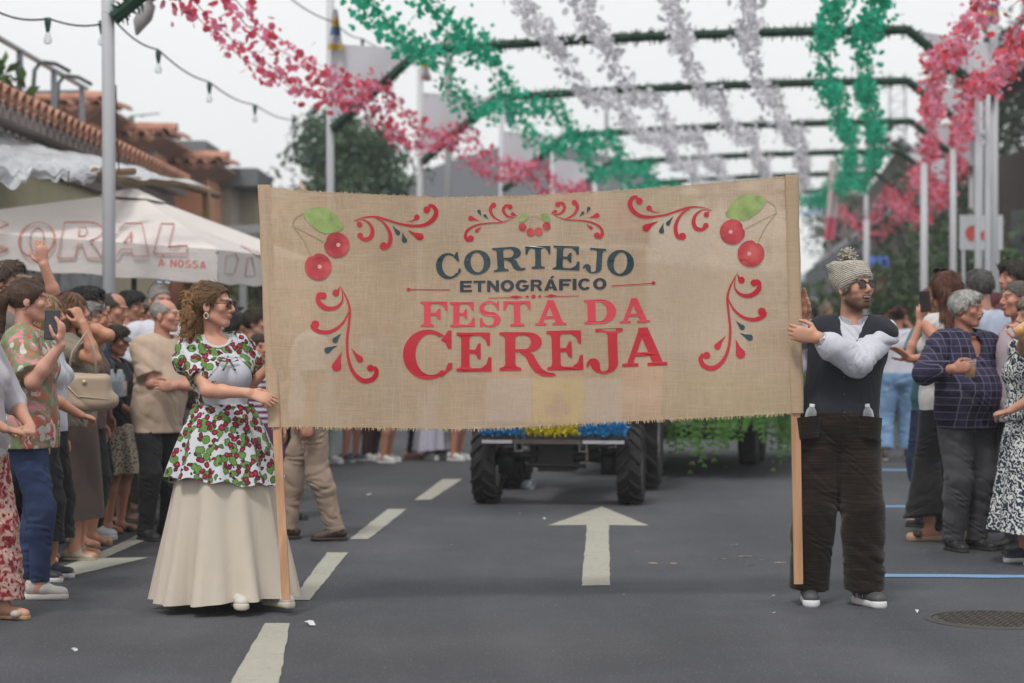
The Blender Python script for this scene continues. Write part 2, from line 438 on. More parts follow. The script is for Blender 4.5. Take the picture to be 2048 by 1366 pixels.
HAIRM = {}
def add_strands(me, style):
    """thin locks lying along the hair so that its outline breaks up"""
    R = np.random.RandomState(len(style) + 3); n = len(me.polygons)
    c = np.empty(n * 3, np.float32); me.polygons.foreach_get('center', c); c = c.reshape(-1, 3)
    nm = np.empty(n * 3, np.float32); me.polygons.foreach_get('normal', nm); nm = nm.reshape(-1, 3)
    N, L, wd, lift = {'short': (1700, .034, .0028, .006), 'mop': (2000, .045, .0032, .010), 'crop': (1500, .012, .0018, .003), 'ring': (900, .014, .002, .003), 'long': (2200, .075, .0030, .007), 'wavy': (2600, .075, .0032, .012), 'curly': (2200, .042, .0028, .013), 'bun': (1500, .045, .0026, .004), 'tail': (1600, .05, .0026, .004)}[style]
    pk = R.randint(0, n, N); p, q = c[pk], nm[pk]
    if style in ('long', 'wavy', 'curly'):
        f = np.stack([p[:, 0] * 2.5, (p[:, 1] - .0) * 3.0 + .12, -np.ones(N) * np.clip((.16 - p[:, 2]) * 7, .15, 1)], 1)
        if style == 'curly': f[:, 1] = np.where(p[:, 1] < .07, .6, f[:, 1])
    elif style in ('bun', 'tail'): f = np.stack([-p[:, 0] * 3, np.ones(N) * .5, .05 - p[:, 2] * .6], 1)
    else:
        o = np.array((.02, .05, .13)); f = p - o; f[:, 2] -= .06; f[:, 1] += .02
    f = f + R.normal(size=(N, 3)) * (.22 if style not in ('curly', 'mop') else .5) * np.linalg.norm(f, axis=1)[:, None]
    f -= q * (f * q).sum(1)[:, None]; f /= np.linalg.norm(f, axis=1)[:, None] + 1e-9; sd = np.cross(f, q)
    LL = L * (.6 + .8 * R.rand(N, 1)); W = wd * (.6 + .9 * R.rand(N, 1)); lf = lift * R.rand(N, 1) ** 2
    rows = []
    for t, w in ((0, .8), (.35, 1), (.7, .8), (1, .15)):
        ctr = p + f * LL * t + q * (.0012 + lf * t - LL * LL * t * t * 3.2) + sd * np.sin(t * 5 + R.rand(N, 1) * 0 + pk[:, None]) * (.0025 if style != 'curly' else .007)
        rows += [ctr - sd * W * w, ctr + sd * W * w]
    V = np.stack(rows, 1).reshape(-1, 3); b = np.arange(N)[:, None] * 8
    Q = np.concatenate([b + np.array((2 * i, 2 * i + 1, 2 * i + 3, 2 * i + 2)) for i in range(3)])
    nv = len(me.vertices); V0 = np.empty(nv * 3, np.float32); me.vertices.foreach_get('co', V0)
    Q0 = np.empty(n * 4, np.int32); me.loops.foreach_get('vertex_index', Q0)
    bpy.data.meshes.remove(me)
    return np_mesh('hair', np.concatenate([V0.reshape(-1, 3), V]), np.concatenate([Q0.reshape(-1, 4), Q + nv]))
def hair_mesh(style):
    if style in HAIRM: return HAIRM[style]
    S = Sdf(); h = .006
    cap = pr_e((0, .014, .038), (.083, .104, .09))
    top = cutp((0, -.088, .078), (0, -.155, -.18))
    if style in ('short', 'crop', 'mop'):
        g = {'short': .006, 'crop': -.003, 'mop': .014}[style]
        S.u(cap, .01, g)
        if style != 'crop': S.u(pr_e((0, -.055, .095), (.05, .045, .03)), .03)
        S.fn(top); S.fn(wob(.0035, 95 if style != 'mop' else 70, 1))
    elif style == 'ring':
        S.u(cap, .01, -.003); S.fn(top); S.fn(cutp((0, -.02, .075), (0, -.55, 1)))
        S.fn(wob(.002, 95, 1))
    elif style == 'long':
        S.u(cap, .01, .004); S.fn(cutp((0, -.086, .07), (0, -.2, -.12)))
        S.u(pr_c((0, .06, .02), (0, .085, -.2), .088, .075, (0, 1, 0), .62), .03)
        for q in (1, -1): S.u(pr_c((q * .068, .012, .02), (q * .08, .03, -.2), .034, .034), .03)
        S.fn(wob(.004, 60, 1, .35))
    elif style == 'curly':   # pulled back from the forehead, a loose mass of curls behind
        S.u(cap, .01, .003); S.u(pr_e((0, .06, .09), (.06, .06, .045)), .03); S.fn(cutp((0, -.078, .088), (0, -.2, -.15))); S.fn(wob(.003, 80, 1, .4))
        S.u(pr_c((0, .095, .02), (0, .105, -.12), .07, .075, (0, 1, 0), .75), .03)
        rr = random.Random(5)
        for i in range(95):
            a = rr.uniform(-1.7, 1.7); z = rr.uniform(-.215, .07); w = .085 + .035 * math.sin(min(1, max(0, (.07 - z) / .22)) * 2.6); r = rr.uniform(.013, .022)
            p = np.array((w * math.sin(a), .075 + .075 * math.cos(a), z)); S.u(pr_c(p, p + np.array((rr.uniform(-.018, .018), rr.uniform(-.01, .015), -.03)), r, r * .7), .007)
    elif style == 'wavy':   # big reddish mane seen from behind
        S.u(cap, .01, .012); S.fn(cutp((0, -.086, .07), (0, -.2, -.12)))
        S.u(pr_c((0, .06, .0), (0, .1, -.27), .105, .09, (0, 1, 0), .62), .03)
        for i in range(18):
            a = random.uniform(-1.3, 1.3); z = random.uniform(-.34, .02)
            S.u(pr_c((.1 * math.sin(a), .05 + .07 * math.cos(a), z), (.1 * math.sin(a) + random.uniform(-.02, .02), .06 + .07 * math.cos(a), z - .07), .028, .02), .014)
        S.fn(wob(.005, 55, 1, .4))
    elif style in ('bun', 'tail'):
        S.u(cap, .01, .002); S.fn(cutp((0, -.086, .072), (0, -.18, -.15)))
        if style == 'bun': S.u(pr_e((0, .115, .06), (.042, .038, .042)), .012)
        else:
            S.u(pr_c((0, .11, .05), (0, .15, -.03), .026, .032), .012).u(pr_c((0, .15, -.03), (0, .14, -.17), .032, .016), .012)
        S.fn(wob(.003, 75, 1, .5))
    HAIRM[style] = add_strands(S.mesh('hair', h), style); return HAIRM[style]
GLM = {}
def glasses_mb(up=False):
    m = MB()
    for q in (1, -1):
        c = Vector((q * .031, -.106, .008)); w, hh = .026, .019
        ring = [c + Vector((w * math.cos(a) * (1 if math.sin(a) < 0 else 1.06), .004 * abs(math.cos(a)), hh * math.sin(a) * (1.15 if math.sin(a) < 0 else .95))) for a in [2 * math.pi * k / 20 for k in range(20)]]
        m.add([v + Vector((0, .001, 0)) for v in ring] + [v + Vector((0, .004, 0)) for v in ring], [tuple(range(20)), tuple(range(39, 19, -1))] + [(k, (k + 1) % 20, 20 + (k + 1) % 20, 20 + k) for k in range(20)], 0)
        m.tube(ring + [ring[0], ring[1]], .0022, 5, 1)
        m.tube([c + Vector((q * w, .003, .006)), (q * .073, -.085, .012), (q * .082, .005, .012), (q * .08, .03, -.004)], .0022, 5, 1)
    m.tube([(-.008, -.107, .012), (0, -.11, .014), (.008, -.107, .012)], .002, 5, 1)
    return m
def P_local(root_loc, yaw, w):       # world point -> person frame
    v = Vector(w) - Vector(root_loc); return np.array(Matrix.Rotation(-yaw, 3, 'Z') @ v)

def person(label, x, y, H=1.7, yaw=0, fem=False, tone='tan', girth=1.0, hair=('short', (.05, .035, .025)), top=None, bottom=None, shoes=('sneaker', (.7, .7, .7), (.7, .7, .7)),
           arms=('down', 'down'), look=(0, 0), walk=0.0, h=.009, group=None, lean=(0, 0), twist=0, beard=None, glasses=None, legs_visible=True, cap=None, open_mouth=False,
           hero=False, shift_hip=0.0, bust=None, brow=None, belly=0.0, extra=None, wpos=None, feet=None, calf=1.0):
    yawr = R_(yaw); root = empty('person', (x, y, 0), yawr, label, 'person', group)
    s = H / 1.75; g = girth; I = {}
    lx, ly = lean
    def tr(p):           # twist and lean of the upper body
        p = np.array(p, float) * s; t = np.clip((p[2] - .95 * s) / (.5 * s), 0, 1.2)
        q = rotz(R_(twist) * min(t, 1)) @ p; q[0] += lx * t; q[1] += ly * t; return q
    sw = (.158 if fem else .180) * (1 + .35 * (g - 1))
    torso = [(pr_e(tr((0, .0, .95)), np.array((.172 if fem else .162, .118, .13)) * s * g), .05),
             (pr_e(tr((0, -.005, 1.10)), np.array((.122 if fem else .14, .098, .15)) * s * g), .06),
             (pr_e(tr((0, .0, 1.29)), np.array((.142 if fem else .168, .108, .16)) * s * (1 + .6 * (g - 1))), .06),
             (pr_c(tr((-sw + .045, .01, 1.415)), tr((sw - .045, .01, 1.415)), .055 * s, .055 * s), .06)]
    if belly: torso.append((pr_e(tr((0, -.07, 1.08)), np.array((.14, .09 + belly, .15)) * s * g), .07))
    bz = bust if bust is not None else (.07 if fem else 0)
    if bz:
        for q in (1, -1): torso.append((pr_e(tr((q * .068, -.075, 1.265)), np.array((bz, bz, bz)) * s * (1 + .3 * (g - 1))), .03))
    arms_p = []
    l1, l2 = .285 * s, .25 * s
    ra = (.042 if fem else .048) * s * (1 + .8 * (g - 1)); rf = (.025 if fem else .029) * s
    joints = {}
    for side, spec in ((1, arms[0]), (-1, arms[1])):
        S = tr((side * sw, .01, 1.40)); sp = ARM[spec] if isinstance(spec, str) else spec
        mir = isinstance(spec, str)
        M = np.array([side, 1, 1]) if mir else np.array([1, 1, 1])
        if mir:
            q = np.array(sp[0]) * M * s; t = np.clip((q[2] - .95 * s) / (.5 * s), 0, 1.2); q = rotz(R_(twist) * min(1, t)) @ q; q[0] += lx * t; q[1] += ly * t
            hint, pn, fd = (rotz(R_(twist)) @ (np.array(v) * M) for v in sp[1:4])
        else: q = np.array(sp[0]); hint, pn, fd = sp[1:4]
        E, W = ik(S, q, l1, l2, hint)
        joints[side] = (S, E, W, fd, pn, sp[4])
    hx = .088 * s
    legj = {}
    for side in (1, -1):
        hip = np.array([side * hx + shift_hip, .005, .918 * s])
        if feet: fx, fy, fyaw = feet[0 if side == 1 else 1]
        else: fx, fy, fyaw = side * .10 * s, side * walk, side * 9
        ank = np.array([fx, fy, .085 * s + (.02 if walk and side == 1 else 0)])
        K, A = ik(hip, ank, .43 * s, .415 * s, (side * .12, -1, 0)); legj[side] = (hip, K, A, R_(fyaw), fx, fy)
    # ---- body: one continuous skin
    B = Sdf()
    for p, k in torso: B.u(p, k)
    nb = tr((0, .015, 1.44)); fwd_head = .028
    hc = tr((0, -fwd_head + .012, 1.632)); Rh = rotz(R_(look[0])) @ rotx(R_(look[1]))
    hs = s ** .5 * (.97 if fem else 1.0)
    B.u(pr_c(nb, hc + (Rh @ np.array((0, .025, -.035))) * hs, (.05 if fem else .06) * s, (.046 if fem else .055) * s), .03)
    for side in (1, -1):
        S, E, W, fd, pn, cu = joints[side]
        B.u(pr_c(S, E, ra * 1.12, ra * .82), .03); B.u(pr_c(E, E + (W - E) * .35, ra * .82, ra * .84), .02); B.u(pr_c(E + (W - E) * .35, W, ra * .84, rf), .02)
        hip, K, A, fy_, *_r = legj[side]
        B.u(pr_c(hip, K, .083 * s * g, .052 * s * (1 + .5 * (g - 1))), .04)
        md = K + (A - K) * .32 + np.array((0, .012, 0)); B.u(pr_c(K, md, .051 * s, .053 * s * calf), .02); B.u(pr_c(md, A, .053 * s * calf, .034 * s), .02)
        fw = rotz(fy_) @ np.array((0, -1, 0)); B.u(pr_c(A - np.array((0, 0, .03 * s)) - fw * .02, A + fw * .13 * s - np.array((0, 0, .055 * s)), .036 * s, .026 * s), .03)
    head_ops(B, hc, Rh, hs, fem, open_mouth, hero)
    for side in (1, -1):
        S, E, W, fd, pn, cu = joints[side]; hand(B, W, fd, pn, side == 1, s * (.96 if fem else 1.04), cu, thumb=.4 if cu[0] > .4 else .1)
    me = B.mesh('body', h); me.materials.append(skin_mat())
    n = len(me.vertices); co = np.empty(n * 3, np.float32); me.vertices.foreach_get('co', co); co = co.reshape(-1, 3)
    tone_c = np.array(TONES[tone] if isinstance(tone, str) else tone) * np.array((.97, .9, .86)); C = np.ones((n, 4), np.float32); C[:, :3] = tone_c
    q = ((co - hc) @ Rh) / hs; hcol = np.array((brow or hair[1])[:3])
    def blend(mask, col): C[:, :3] = C[:, :3] * (1 - mask[:, None]) + np.array(col) * mask[:, None]
    def sst(e0, e1, v): t = np.clip((v - e0) / (e1 - e0), 0, 1); return t * t * (3 - 2 * t)
    face = (q[:, 1] < -.04) & (np.abs(q[:, 0]) < .08) & (np.abs(q[:, 2]) < .13)
    ax = np.abs(q[:, 0])
    if beard:
        m = sst(-.035, -.055, q[:, 2]) * sst(.05, -.01, q[:, 1]) * sst(-.16, -.115, q[:, 2]) * (np.linalg.norm(q, axis=1) < .16)
        m2 = sst(-.03, -.05, q[:, 2] + .25 * np.clip(ax - .03, 0, 1) * -2.2) * 0
        sb = sst(.045, .06, ax) * sst(.03, .0, q[:, 2]) * sst(-.12, -.1, q[:, 2]) * sst(.02, -.005, q[:, 1]) * sst(-.06, -.03, q[:, 1])
        mo = sst(.034, .024, ax) * sst(-.034, -.04, q[:, 2]) * face
        m = np.maximum(np.maximum(m * sst(-.052, -.075, q[:, 2] - .35 * np.clip(ax - .015, 0, .05)), sb), mo * .8)
        blend(np.clip(m, 0, 1) * beard[1], beard[0])
    if hair[0] == 'none' or hair[0] == 'ring':
        pass
    bm = face * sst(.0075, .004, np.abs(q[:, 2] - (.034 - .12 * np.clip(ax - .03, 0, 1)))) * sst(.012, .016, ax) * sst(.052, .046, ax)
    blend(bm * .85, hcol * .8)
    lz = (q[:, 2] + .055)
    lm = face * sst(1.1, .85, np.sqrt((q[:, 0] / .025) ** 2 + (lz / (.016 if open_mouth else .0115)) ** 2)) * (q[:, 1] < -.07)
    blend(lm * .75, tone_c * np.array((.85, .5, .5)))
    if open_mouth:
        tm = (face & (ax < .022) & (np.abs(lz + .003) < .010) & (q[:, 1] > -.0985)); blend(tm * 1.0, (.03, .012, .012))
        te = (face & (ax < .021) & (lz > -.003) & (lz < .009) & (q[:, 1] > -.098)); blend(te * 1.0, (.75, .7, .62))
    for sx in (1, -1):
        ed = np.sqrt((q[:, 0] - sx * .031) ** 2 + (q[:, 2] - .011) ** 2); ok = (q[:, 1] < -.084)
        dz = (q[:, 2] - .011) / .0042; dx_ = (q[:, 0] - sx * .031) / .0105; blend((ok & (dx_ ** 2 + dz ** 2 < 1)) * .7, (.42, .37, .33)); blend((ok & (ed < .005) & (np.abs(dz) < 1.1)) * 1.0, (.03, .02, .015)); blend((ok & (np.abs(dx_) < 1.15) & (np.abs(dz - 1.4 + .4 * dx_ ** 2) < .5)) * .7, tone_c * .35)
    at_ = me.color_attributes.new('tint', 'FLOAT_COLOR', 'POINT'); at_.data.foreach_set('color', C.ravel())
    body = link('body', me, root)
    # ---- clothes
    if top:
        t = dict(kind='tee', col=(.6, .6, .6), hem=.90, loose=.014, sleeve=.6, wob=.005); t.update(top)
        G = Sdf(); lo_ = t['loose'] * 1.0
        for p, k in torso: G.u(p, k, lo_)
        if t.get('straight', True):
            G.u(pr_c(tr((0, 0, 1.28)), np.array(tr((0, -.005 - belly * .5, t['hem'] - .03))), (.125 if fem else .15) * s * g, (.15 if fem else .158) * s * g + t.get('flare', 0), (0, 1, 0), .74), .05, lo_ * .6)
        if t['sleeve'] > 0:
            for side in (1, -1):
                S, E, W, *_ = joints[side]; sl_ = t['sleeve']
                if sl_ <= 1: G.u(pr_c(S, S + (E - S) * sl_, ra * 1.2 + lo_, (ra * 1.05 + lo_ * 1.3) * t.get('puff', 1), None, 1, True), .025)
                else:
                    pf = t.get('puff', 1)
                    G.u(pr_c(S, E, ra * 1.15 + lo_, (ra * .95 + lo_) * pf), .025 if pf < 1.05 else .008)
                    e = E + (W - E) * min(.97, sl_ - 1)
                    if pf > 1.05: md_ = E + (e - E) * .72; G.u(pr_c(E, md_, (ra * .95 + lo_) * pf, (ra + lo_) * pf * .85), .02); G.u(pr_c(md_, e, (ra + lo_) * pf * .85, rf * 1.25 + .006, None, 1, True), .02)
                    else: G.u(pr_c(E, e, ra * .95 + lo_, rf + lo_ * .8, None, 1, True), .02)
        G.fn(wob(t['wob'], 17, sum(map(ord, label)) % 7)); G.fn(wob(t['wob'] * .5, 38, sum(map(ord, label)) % 5))
        G.fn(cut(2, t['hem'] * s, 1))
        G.sub(pr_c(tr((0, -.02, 1.46)), hc, t.get('neck', .066) * s, .075 * s), .006)
        if t.get('vneck'): G.sub(pr_c(tr((0, -.10, 1.40)), tr((0, -.19, 1.40 - t['vneck'])), .055 * s, .012), .01)
        if t.get('open'): t['open'](G, tr, s)
        m_ = t['mat'] if 'mat' in t else cloth(t['col'])
        gm = G.mesh('top', h * .9); gm.materials.append(m_); link({'tee': 't_shirt', 'shirt': 'shirt', 'blouse': 'blouse', 'jacket': 'jacket', 'vest': 'tank_top'}[t['kind']], gm, root)
    if bottom:
        b = dict(kind='trousers', col=(.1, .1, .12), hem=.06, loose=.014, waist=1.02, wob=.005); b.update(bottom)
        if top and b['kind'] in ('trousers', 'shorts'): b['waist'] = min(b['waist'], t['hem'] + .02)
        m_ = b['mat'] if 'mat' in b else cloth(b['col'])
        if b['kind'] in ('trousers', 'shorts'):
            G = Sdf(); G.u(torso[0][0], .05, b['loose']); G.u(torso[1][0], .05, b['loose'] * .6)
            for side in (1, -1):
                hip, K, A, *_ = legj[side]; lz_ = b['loose']
                if b['kind'] == 'shorts' or b['hem'] > .45:
                    t_ = (hip[2] - b['hem'] * s) / max(.01, hip[2] - K[2]); G.u(pr_c(hip, hip + (K - hip) * min(t_, 1.0), .085 * s * g + lz_, (.066 * s + lz_) * b.get('flare', 1), None, 1, True), .03)
                else:
                    e = A.copy(); t_ = (K[2] - b['hem'] * s) / (K[2] - A[2]); e = K + (A - K) * t_
                    G.u(pr_c(hip, K, .084 * s * g + lz_, .056 * s * (1 + .5 * (g - 1)) + lz_), .03); md = K + (A - K) * .32 + np.array((0, .012, 0)); G.u(pr_c(K, md, .056 * s * (1 + .5 * (g - 1)) + lz_, .058 * s * (1 + .3 * (g - 1)) + lz_), .02); G.u(pr_c(K, e, .056 * s * (1 + .5 * (g - 1)) + lz_, (.045 * s + lz_) * b.get('flare', 1), None, 1, True), .03)
            G.fn(wob(b['wob'], 16, 3, 1.6)); G.fn(wob(b['wob'] * .6, 40, 1, 1.5)); G.fn(cut(2, b['waist'] * s, -1))
            gm = G.mesh('trousers', h); gm.materials.append(m_); link('trousers' if b['kind'] == 'trousers' else 'shorts', gm, root)
        else:
            mb = MB(); rg = []; N = 72; nf = b.get('folds', 9); z0, z1 = b['waist'] * s, b['hem'] * s; ph = random.random() * 6
            for i in range(15):
                t_ = i / 14; z = z0 + (z1 - z0) * t_; ring = []
                rx = ((.13 * s * g) * (1 - t_) + b.get('rx', .2) * t_) + .06 * s * math.sin(min(1, t_ * 3) * math.pi / 2) * (1 - t_)
                ry = ((.105 * s * g) * (1 - t_) + b.get('ry', .17) * t_) + .04 * s * math.sin(min(1, t_ * 3) * math.pi / 2) * (1 - t_)
                for k in range(N):
                    a = 2 * math.pi * k / N; f_ = 1 + b.get('amp', .06) * t_ * (math.sin(nf * a + ph + .9 * math.sin(2 * a + ph)) + .5 * math.sin((nf * 2 - 3) * a + ph * 2) + .35 * math.sin((nf + 4) * a + 3 * t_ + ph))
                    xx, yy = rx * f_ * math.cos(a), ry * f_ * math.sin(a)
                    ring.append((xx + b.get('sx', 0) * t_ + lx * (1 - t_) * .2, yy + b.get('sy', 0) * t_, z + b.get('zw', .01) * t_ * math.sin(2 * a + ph) + b.get('zf', 0) * t_ ** 3 * max(0, -math.sin(a)) ** 2))
                rg.append(ring)
            mb.loft(rg)
            mb.build('skirt', m_, root, True)
    # ---- shoes
    if shoes and legs_visible:
        k_, cu, cs = shoes; um, sm = shoe_meshes(k_)
        for side in (1, -1):
            hip, K, A, fyaw, fx, fy = legj[side]
            u2 = um.copy(); u2.materials.append(cu if not isinstance(cu, tuple) else plain(cu, .6, name='shoe_leather')); o = link('shoe', u2, root)
            o.location = (fx, fy, A[2] - .085 * s); o.rotation_euler = (0, 0, fyaw); sc = s * (.93 if fem else 1.03); o.scale = (sc, sc, sc)
            s2 = sm.copy(); s2.materials.append(cs if not isinstance(cs, tuple) else plain(cs, .7, name='rubber')); link('sole', s2, o)
    # ---- hair, cap, glasses
    HM = Matrix.Translation(Vector(hc)) @ Matrix(Rh.tolist()).to_4x4() @ Matrix.Scale(hs, 4)
    if hair[0] != 'none':
        hm = hair_mesh(hair[0]).copy(); hm.materials.append(hair_mat(hair[1])); o = link('hair', hm, root); o.matrix_local = HM
    if glasses:
        g_ = glasses_mb(); up = glasses.get('up')
        o = g_.build('sunglasses', [glasses['lens'], glasses['frame']], root, False)
        o.matrix_local = HM @ (Matrix.Translation((0, .012, .075)) @ Matrix.Rotation(R_(-38), 4, 'X') if up else Matrix.Identity(4)) @ Matrix.Translation((0, 0, .004))
    if cap:
        m = MB(); rg = []
        for i in range(8):
            t_ = i / 7 * math.pi / 2; rg.append([((.089 * math.cos(t_)) * math.cos(a), .014 + .108 * math.cos(t_) * math.sin(a), .045 + .088 * math.sin(t_)) for a in [2 * math.pi * k / 24 for k in range(24)]])
        m.loft(rg, mi=0); c_ = cap['col']
        if not cap.get('nobrim'):
            rr = [[(.075 * math.cos(a) * (1 - .12 * j), -.088 - .028 * j * math.sin(a) + .014 * 0, .052 - .008 * j - .02 * math.cos(a) ** 2) for a in [math.pi * (.02 + .96 * k / 14) for k in range(15)]] for j in range(4)]
            m.loft(rr, closed=False, mi=1); m.loft([[(p[0], p[1], p[2] - .004) for p in r] for r in rr], closed=False, mi=1)
        o = m.build('cap', [cloth(c_), cloth(cap.get('brim', c_))], root, True); o.matrix_local = HM
    I.update(root=root, joints=joints, legs=legj, hc=hc, Rh=Rh, hs=hs, HM=HM, s=s, torso=torso, tr=tr, yaw=yawr, body=body)
    return I
def to_world(I, v): return I['root'].matrix_basis @ Vector(v)
# ---------------------------------------------------------------- printed fabrics
def fab_cherry():
    n = NT('cherry_print'); v = n.coord(); w = n.noise(v, 30, 2)
    v2 = n.n('VectorMath', operation='ADD'); n.l(v, v2.inputs[0]); sc = n.n('VectorMath', operation='SCALE'); n.l(w.outputs['Color'], sc.inputs[0]); sc.inputs['Scale'].default_value = .022; n.l(sc.outputs[0], v2.inputs[1])
    a = n.vor(v2.outputs[0], 28); b = n.vor(v2.outputs[0], 23); c3 = n.vor(n.coord(loc=(.7, .1, .4)), 24)
    white = (.52, .54, .57)
    leaf = n.ramp(b.outputs['Distance'], [(.0, (.07, .17, .03)), (.30, (.13, .26, .06)), (.50, (.05, .10, .03)), (.54, white)], 'LINEAR')
    ch = n.ramp(a.outputs['Distance'], [(.0, (.55, .09, .15)), (.14, (.36, .015, .06)), (.34, (.11, .006, .015)), (.38, (.06, .015, .02))])
    msk = n.math('MULTIPLY', n.math('LESS_THAN', a.outputs['Distance'], .45), n.math('GREATER_THAN', a.outputs['Color'], .2))
    dk = n.math('MULTIPLY', n.math('LESS_THAN', c3.outputs['Distance'], .2), n.math('GREATER_THAN', c3.outputs['Color'], .5))
    col = n.mix(msk, n.mix(dk, leaf, (.03, .05, .03)), ch)
    f = n.noise(n.coord((1, 1, .3)), 10, 3)
    return n.done(n.bsdf(col, .8, normal=n.bump(f.outputs[0], .5, .03), spec=.3))
def fab_floral(base, cols, scale=9, seed=0.0):
    n = NT('floral_print'); a = n.noise(n.coord(loc=(seed, 0, 0)), scale, 3, .55, 1.2); b = n.vor(n.coord((1, 1, .8), loc=(0, seed, 0)), scale * 2.3)
    st = [(0, base), (.36, base)]
    for i, c in enumerate(cols): st += [(.40 + i * .5 / len(cols), c)]
    c1 = n.ramp(a.outputs[0], st); c2 = n.ramp(n.math('MODULO', n.math('MULTIPLY', b.outputs['Color'], 3.1), 1.0), [(0, base), (.5, cols[0]), (.7, cols[1 % len(cols)]), (.85, cols[2 % len(cols)])], 'CONSTANT')
    return n.done(n.bsdf(n.mix(n.math('LESS_THAN', n.math('ADD', b.outputs['Distance'], n.math('MULTIPLY', a.outputs[0], .5)), .58), c1, c2), .85, spec=.25))
def fab_leafprint():
    n = NT('leaf_print'); w = n.n('TexWave', wave_type='BANDS', bands_direction='DIAGONAL'); v = n.coord((1, 1, 1), (.4, .2, .9)); n.l(v, w.inputs[0])
    w.inputs['Scale'].default_value = 9; w.inputs['Distortion'].default_value = 16; w.inputs['Detail'].default_value = 3; w.inputs['Detail Scale'].default_value = 2.4
    return n.done(n.bsdf(n.ramp(w.outputs[0], [(0, (.018, .028, .05)), (.55, (.02, .03, .055)), (.6, (.6, .62, .6))], 'CONSTANT'), .85, spec=.25))
def fab_leopard():
    n = NT('leopard_print'); a = n.vor(n.coord(), 60); return n.done(n.bsdf(n.ramp(a.outputs['Distance'], [(0, (.02, .015, .012)), (.35, (.03, .02, .015)), (.42, (.42, .36, .28))]), .85, spec=.25))
def fab_plaid():
    n = NT('plaid'); c = n.n('TexCoord'); sp = n.n('SeparateXYZ'); n.l(c.outputs['Object'], sp.inputs[0])
    def ln(o, f, w): return n.math('LESS_THAN', n.math('FRACT', n.math('MULTIPLY', o, f)), w)
    xy = n.math('ADD', sp.outputs[0], n.math('MULTIPLY', sp.outputs[1], .12))
    g1 = n.math('MAXIMUM', ln(xy, 21, .09), ln(sp.outputs[2], 21, .09)); g2 = n.math('MAXIMUM', ln(xy, 10.5, .45), ln(sp.outputs[2], 10.5, .45))
    col = n.mix(g1, n.mix(g2, (.013, .013, .030), (.028, .026, .055)), (.14, .12, .18))
    f = n.noise(n.coord(), 9, 3); return n.done(n.bsdf(col, .9, normal=n.bump(f.outputs[0], .5, .03), spec=.2))
def fab_stripe(c1, c2, f=22):
    n = NT('stripes'); c = n.n('TexCoord'); sp = n.n('SeparateXYZ'); n.l(c.outputs['Object'], sp.inputs[0])
    return n.done(n.bsdf(n.mix(n.math('LESS_THAN', n.math('FRACT', n.math('MULTIPLY', sp.outputs[2], f)), .5), c1, c2), .9, spec=.2))
def fab_denim(c, light=1.9):
    n = NT('denim'); a = n.noise(n.coord(), 3.2, 3); b = n.noise(n.coord((1, 1, .3)), 160, 2); w = n.noise(n.coord((1, 1, 1)), 14, 4)
    f = n.math('ADD', n.math('MULTIPLY', a.outputs[0], .75), n.math('MULTIPLY', b.outputs[0], .25))
    return n.done(n.bsdf(n.ramp(f, [(.3, c), (.72, tuple(min(1, x * light) for x in c))]), .85, normal=n.bump(w.outputs[0], .5, .02), spec=.25))
def fab_wool():
    n = NT('brown_wool'); a = n.noise(n.coord((6, 6, 130)), 1.0, 3, .6); b = n.noise(n.coord(), 140, 2)
    col = n.ramp(n.math('ADD', n.math('MULTIPLY', a.outputs[0], .75), n.math('MULTIPLY', b.outputs[0], .25)), [(.32, (.006, .004, .003)), (.55, (.018, .011, .008)), (.75, (.06, .038, .028))])
    return n.done(n.bsdf(col, .95, normal=n.bump(a.outputs[0], .5, .008), spec=.15, Sheen_Weight=.15))
def fab_knit():
    n = NT('knit'); w = n.n('TexWave', wave_type='BANDS', bands_direction='Z'); n.l(n.coord((1, 1, 1), (.25, .1, 0)), w.inputs[0]); w.inputs['Scale'].default_value = 30; w.inputs['Distortion'].default_value = 2.5; w.inputs['Detail'].default_value = 2; w.inputs['Detail Scale'].default_value = 6
    v = n.vor(n.coord((1, 1, 1.2)), 95)
    hh = n.math('ADD', n.math('MULTIPLY', w.outputs[0], .6), n.math('MULTIPLY', v.outputs[0], .6))
    return n.done(n.bsdf(n.ramp(hh, [(.2, (.30, .27, .22)), (.6, (.56, .52, .45))]), .95, normal=n.bump(hh, 1.0, .012), spec=.1))
def fab_clear(tint=(.9, .95, .98), rough=.08, tr=.82):
    n = NT('clear_plastic'); t = n.n('BsdfTransparent'); t.inputs[0].default_value = (*tint, 1); g = n.bsdf((.75, .8, .83), rough, spec=.9)
    m = n.n('MixShader'); fr = n.n('LayerWeight'); fr.inputs[0].default_value = .35
    n.l(n.math('MULTIPLY_ADD', fr.outputs['Facing'], .75, 1 - tr), m.inputs[0]); n.l(t.outputs[0], m.inputs[1]); n.l(g, m.inputs[2]); return n.done(m.outputs[0])
CLEAR = fab_clear()
LENS = plain((.018, .008, .010), .08, 0, .1, 5, 0, .6, 'tinted_lens'); FRAME = plain((.02, .015, .015), .35, name='frame')
BLACKP = plain((.012, .012, .014), .3, name='black_plastic'); METAL = plain((.5, .5, .52), .3, .9, name='steel'); GOLD = plain((.55, .42, .25), .35, .6, name='gold')
WHITE = (.55, .56, .60)

def aspec(I_loc, yaw, px, py, d, hint, pn, fd, curl):
    M = Matrix.Rotation(-yaw, 3, 'Z'); r = lambda v: np.array(M @ Vector(v))
    return (P_local(I_loc, yaw, at(px, py, d)), r(hint), r(pn), r(fd), curl)

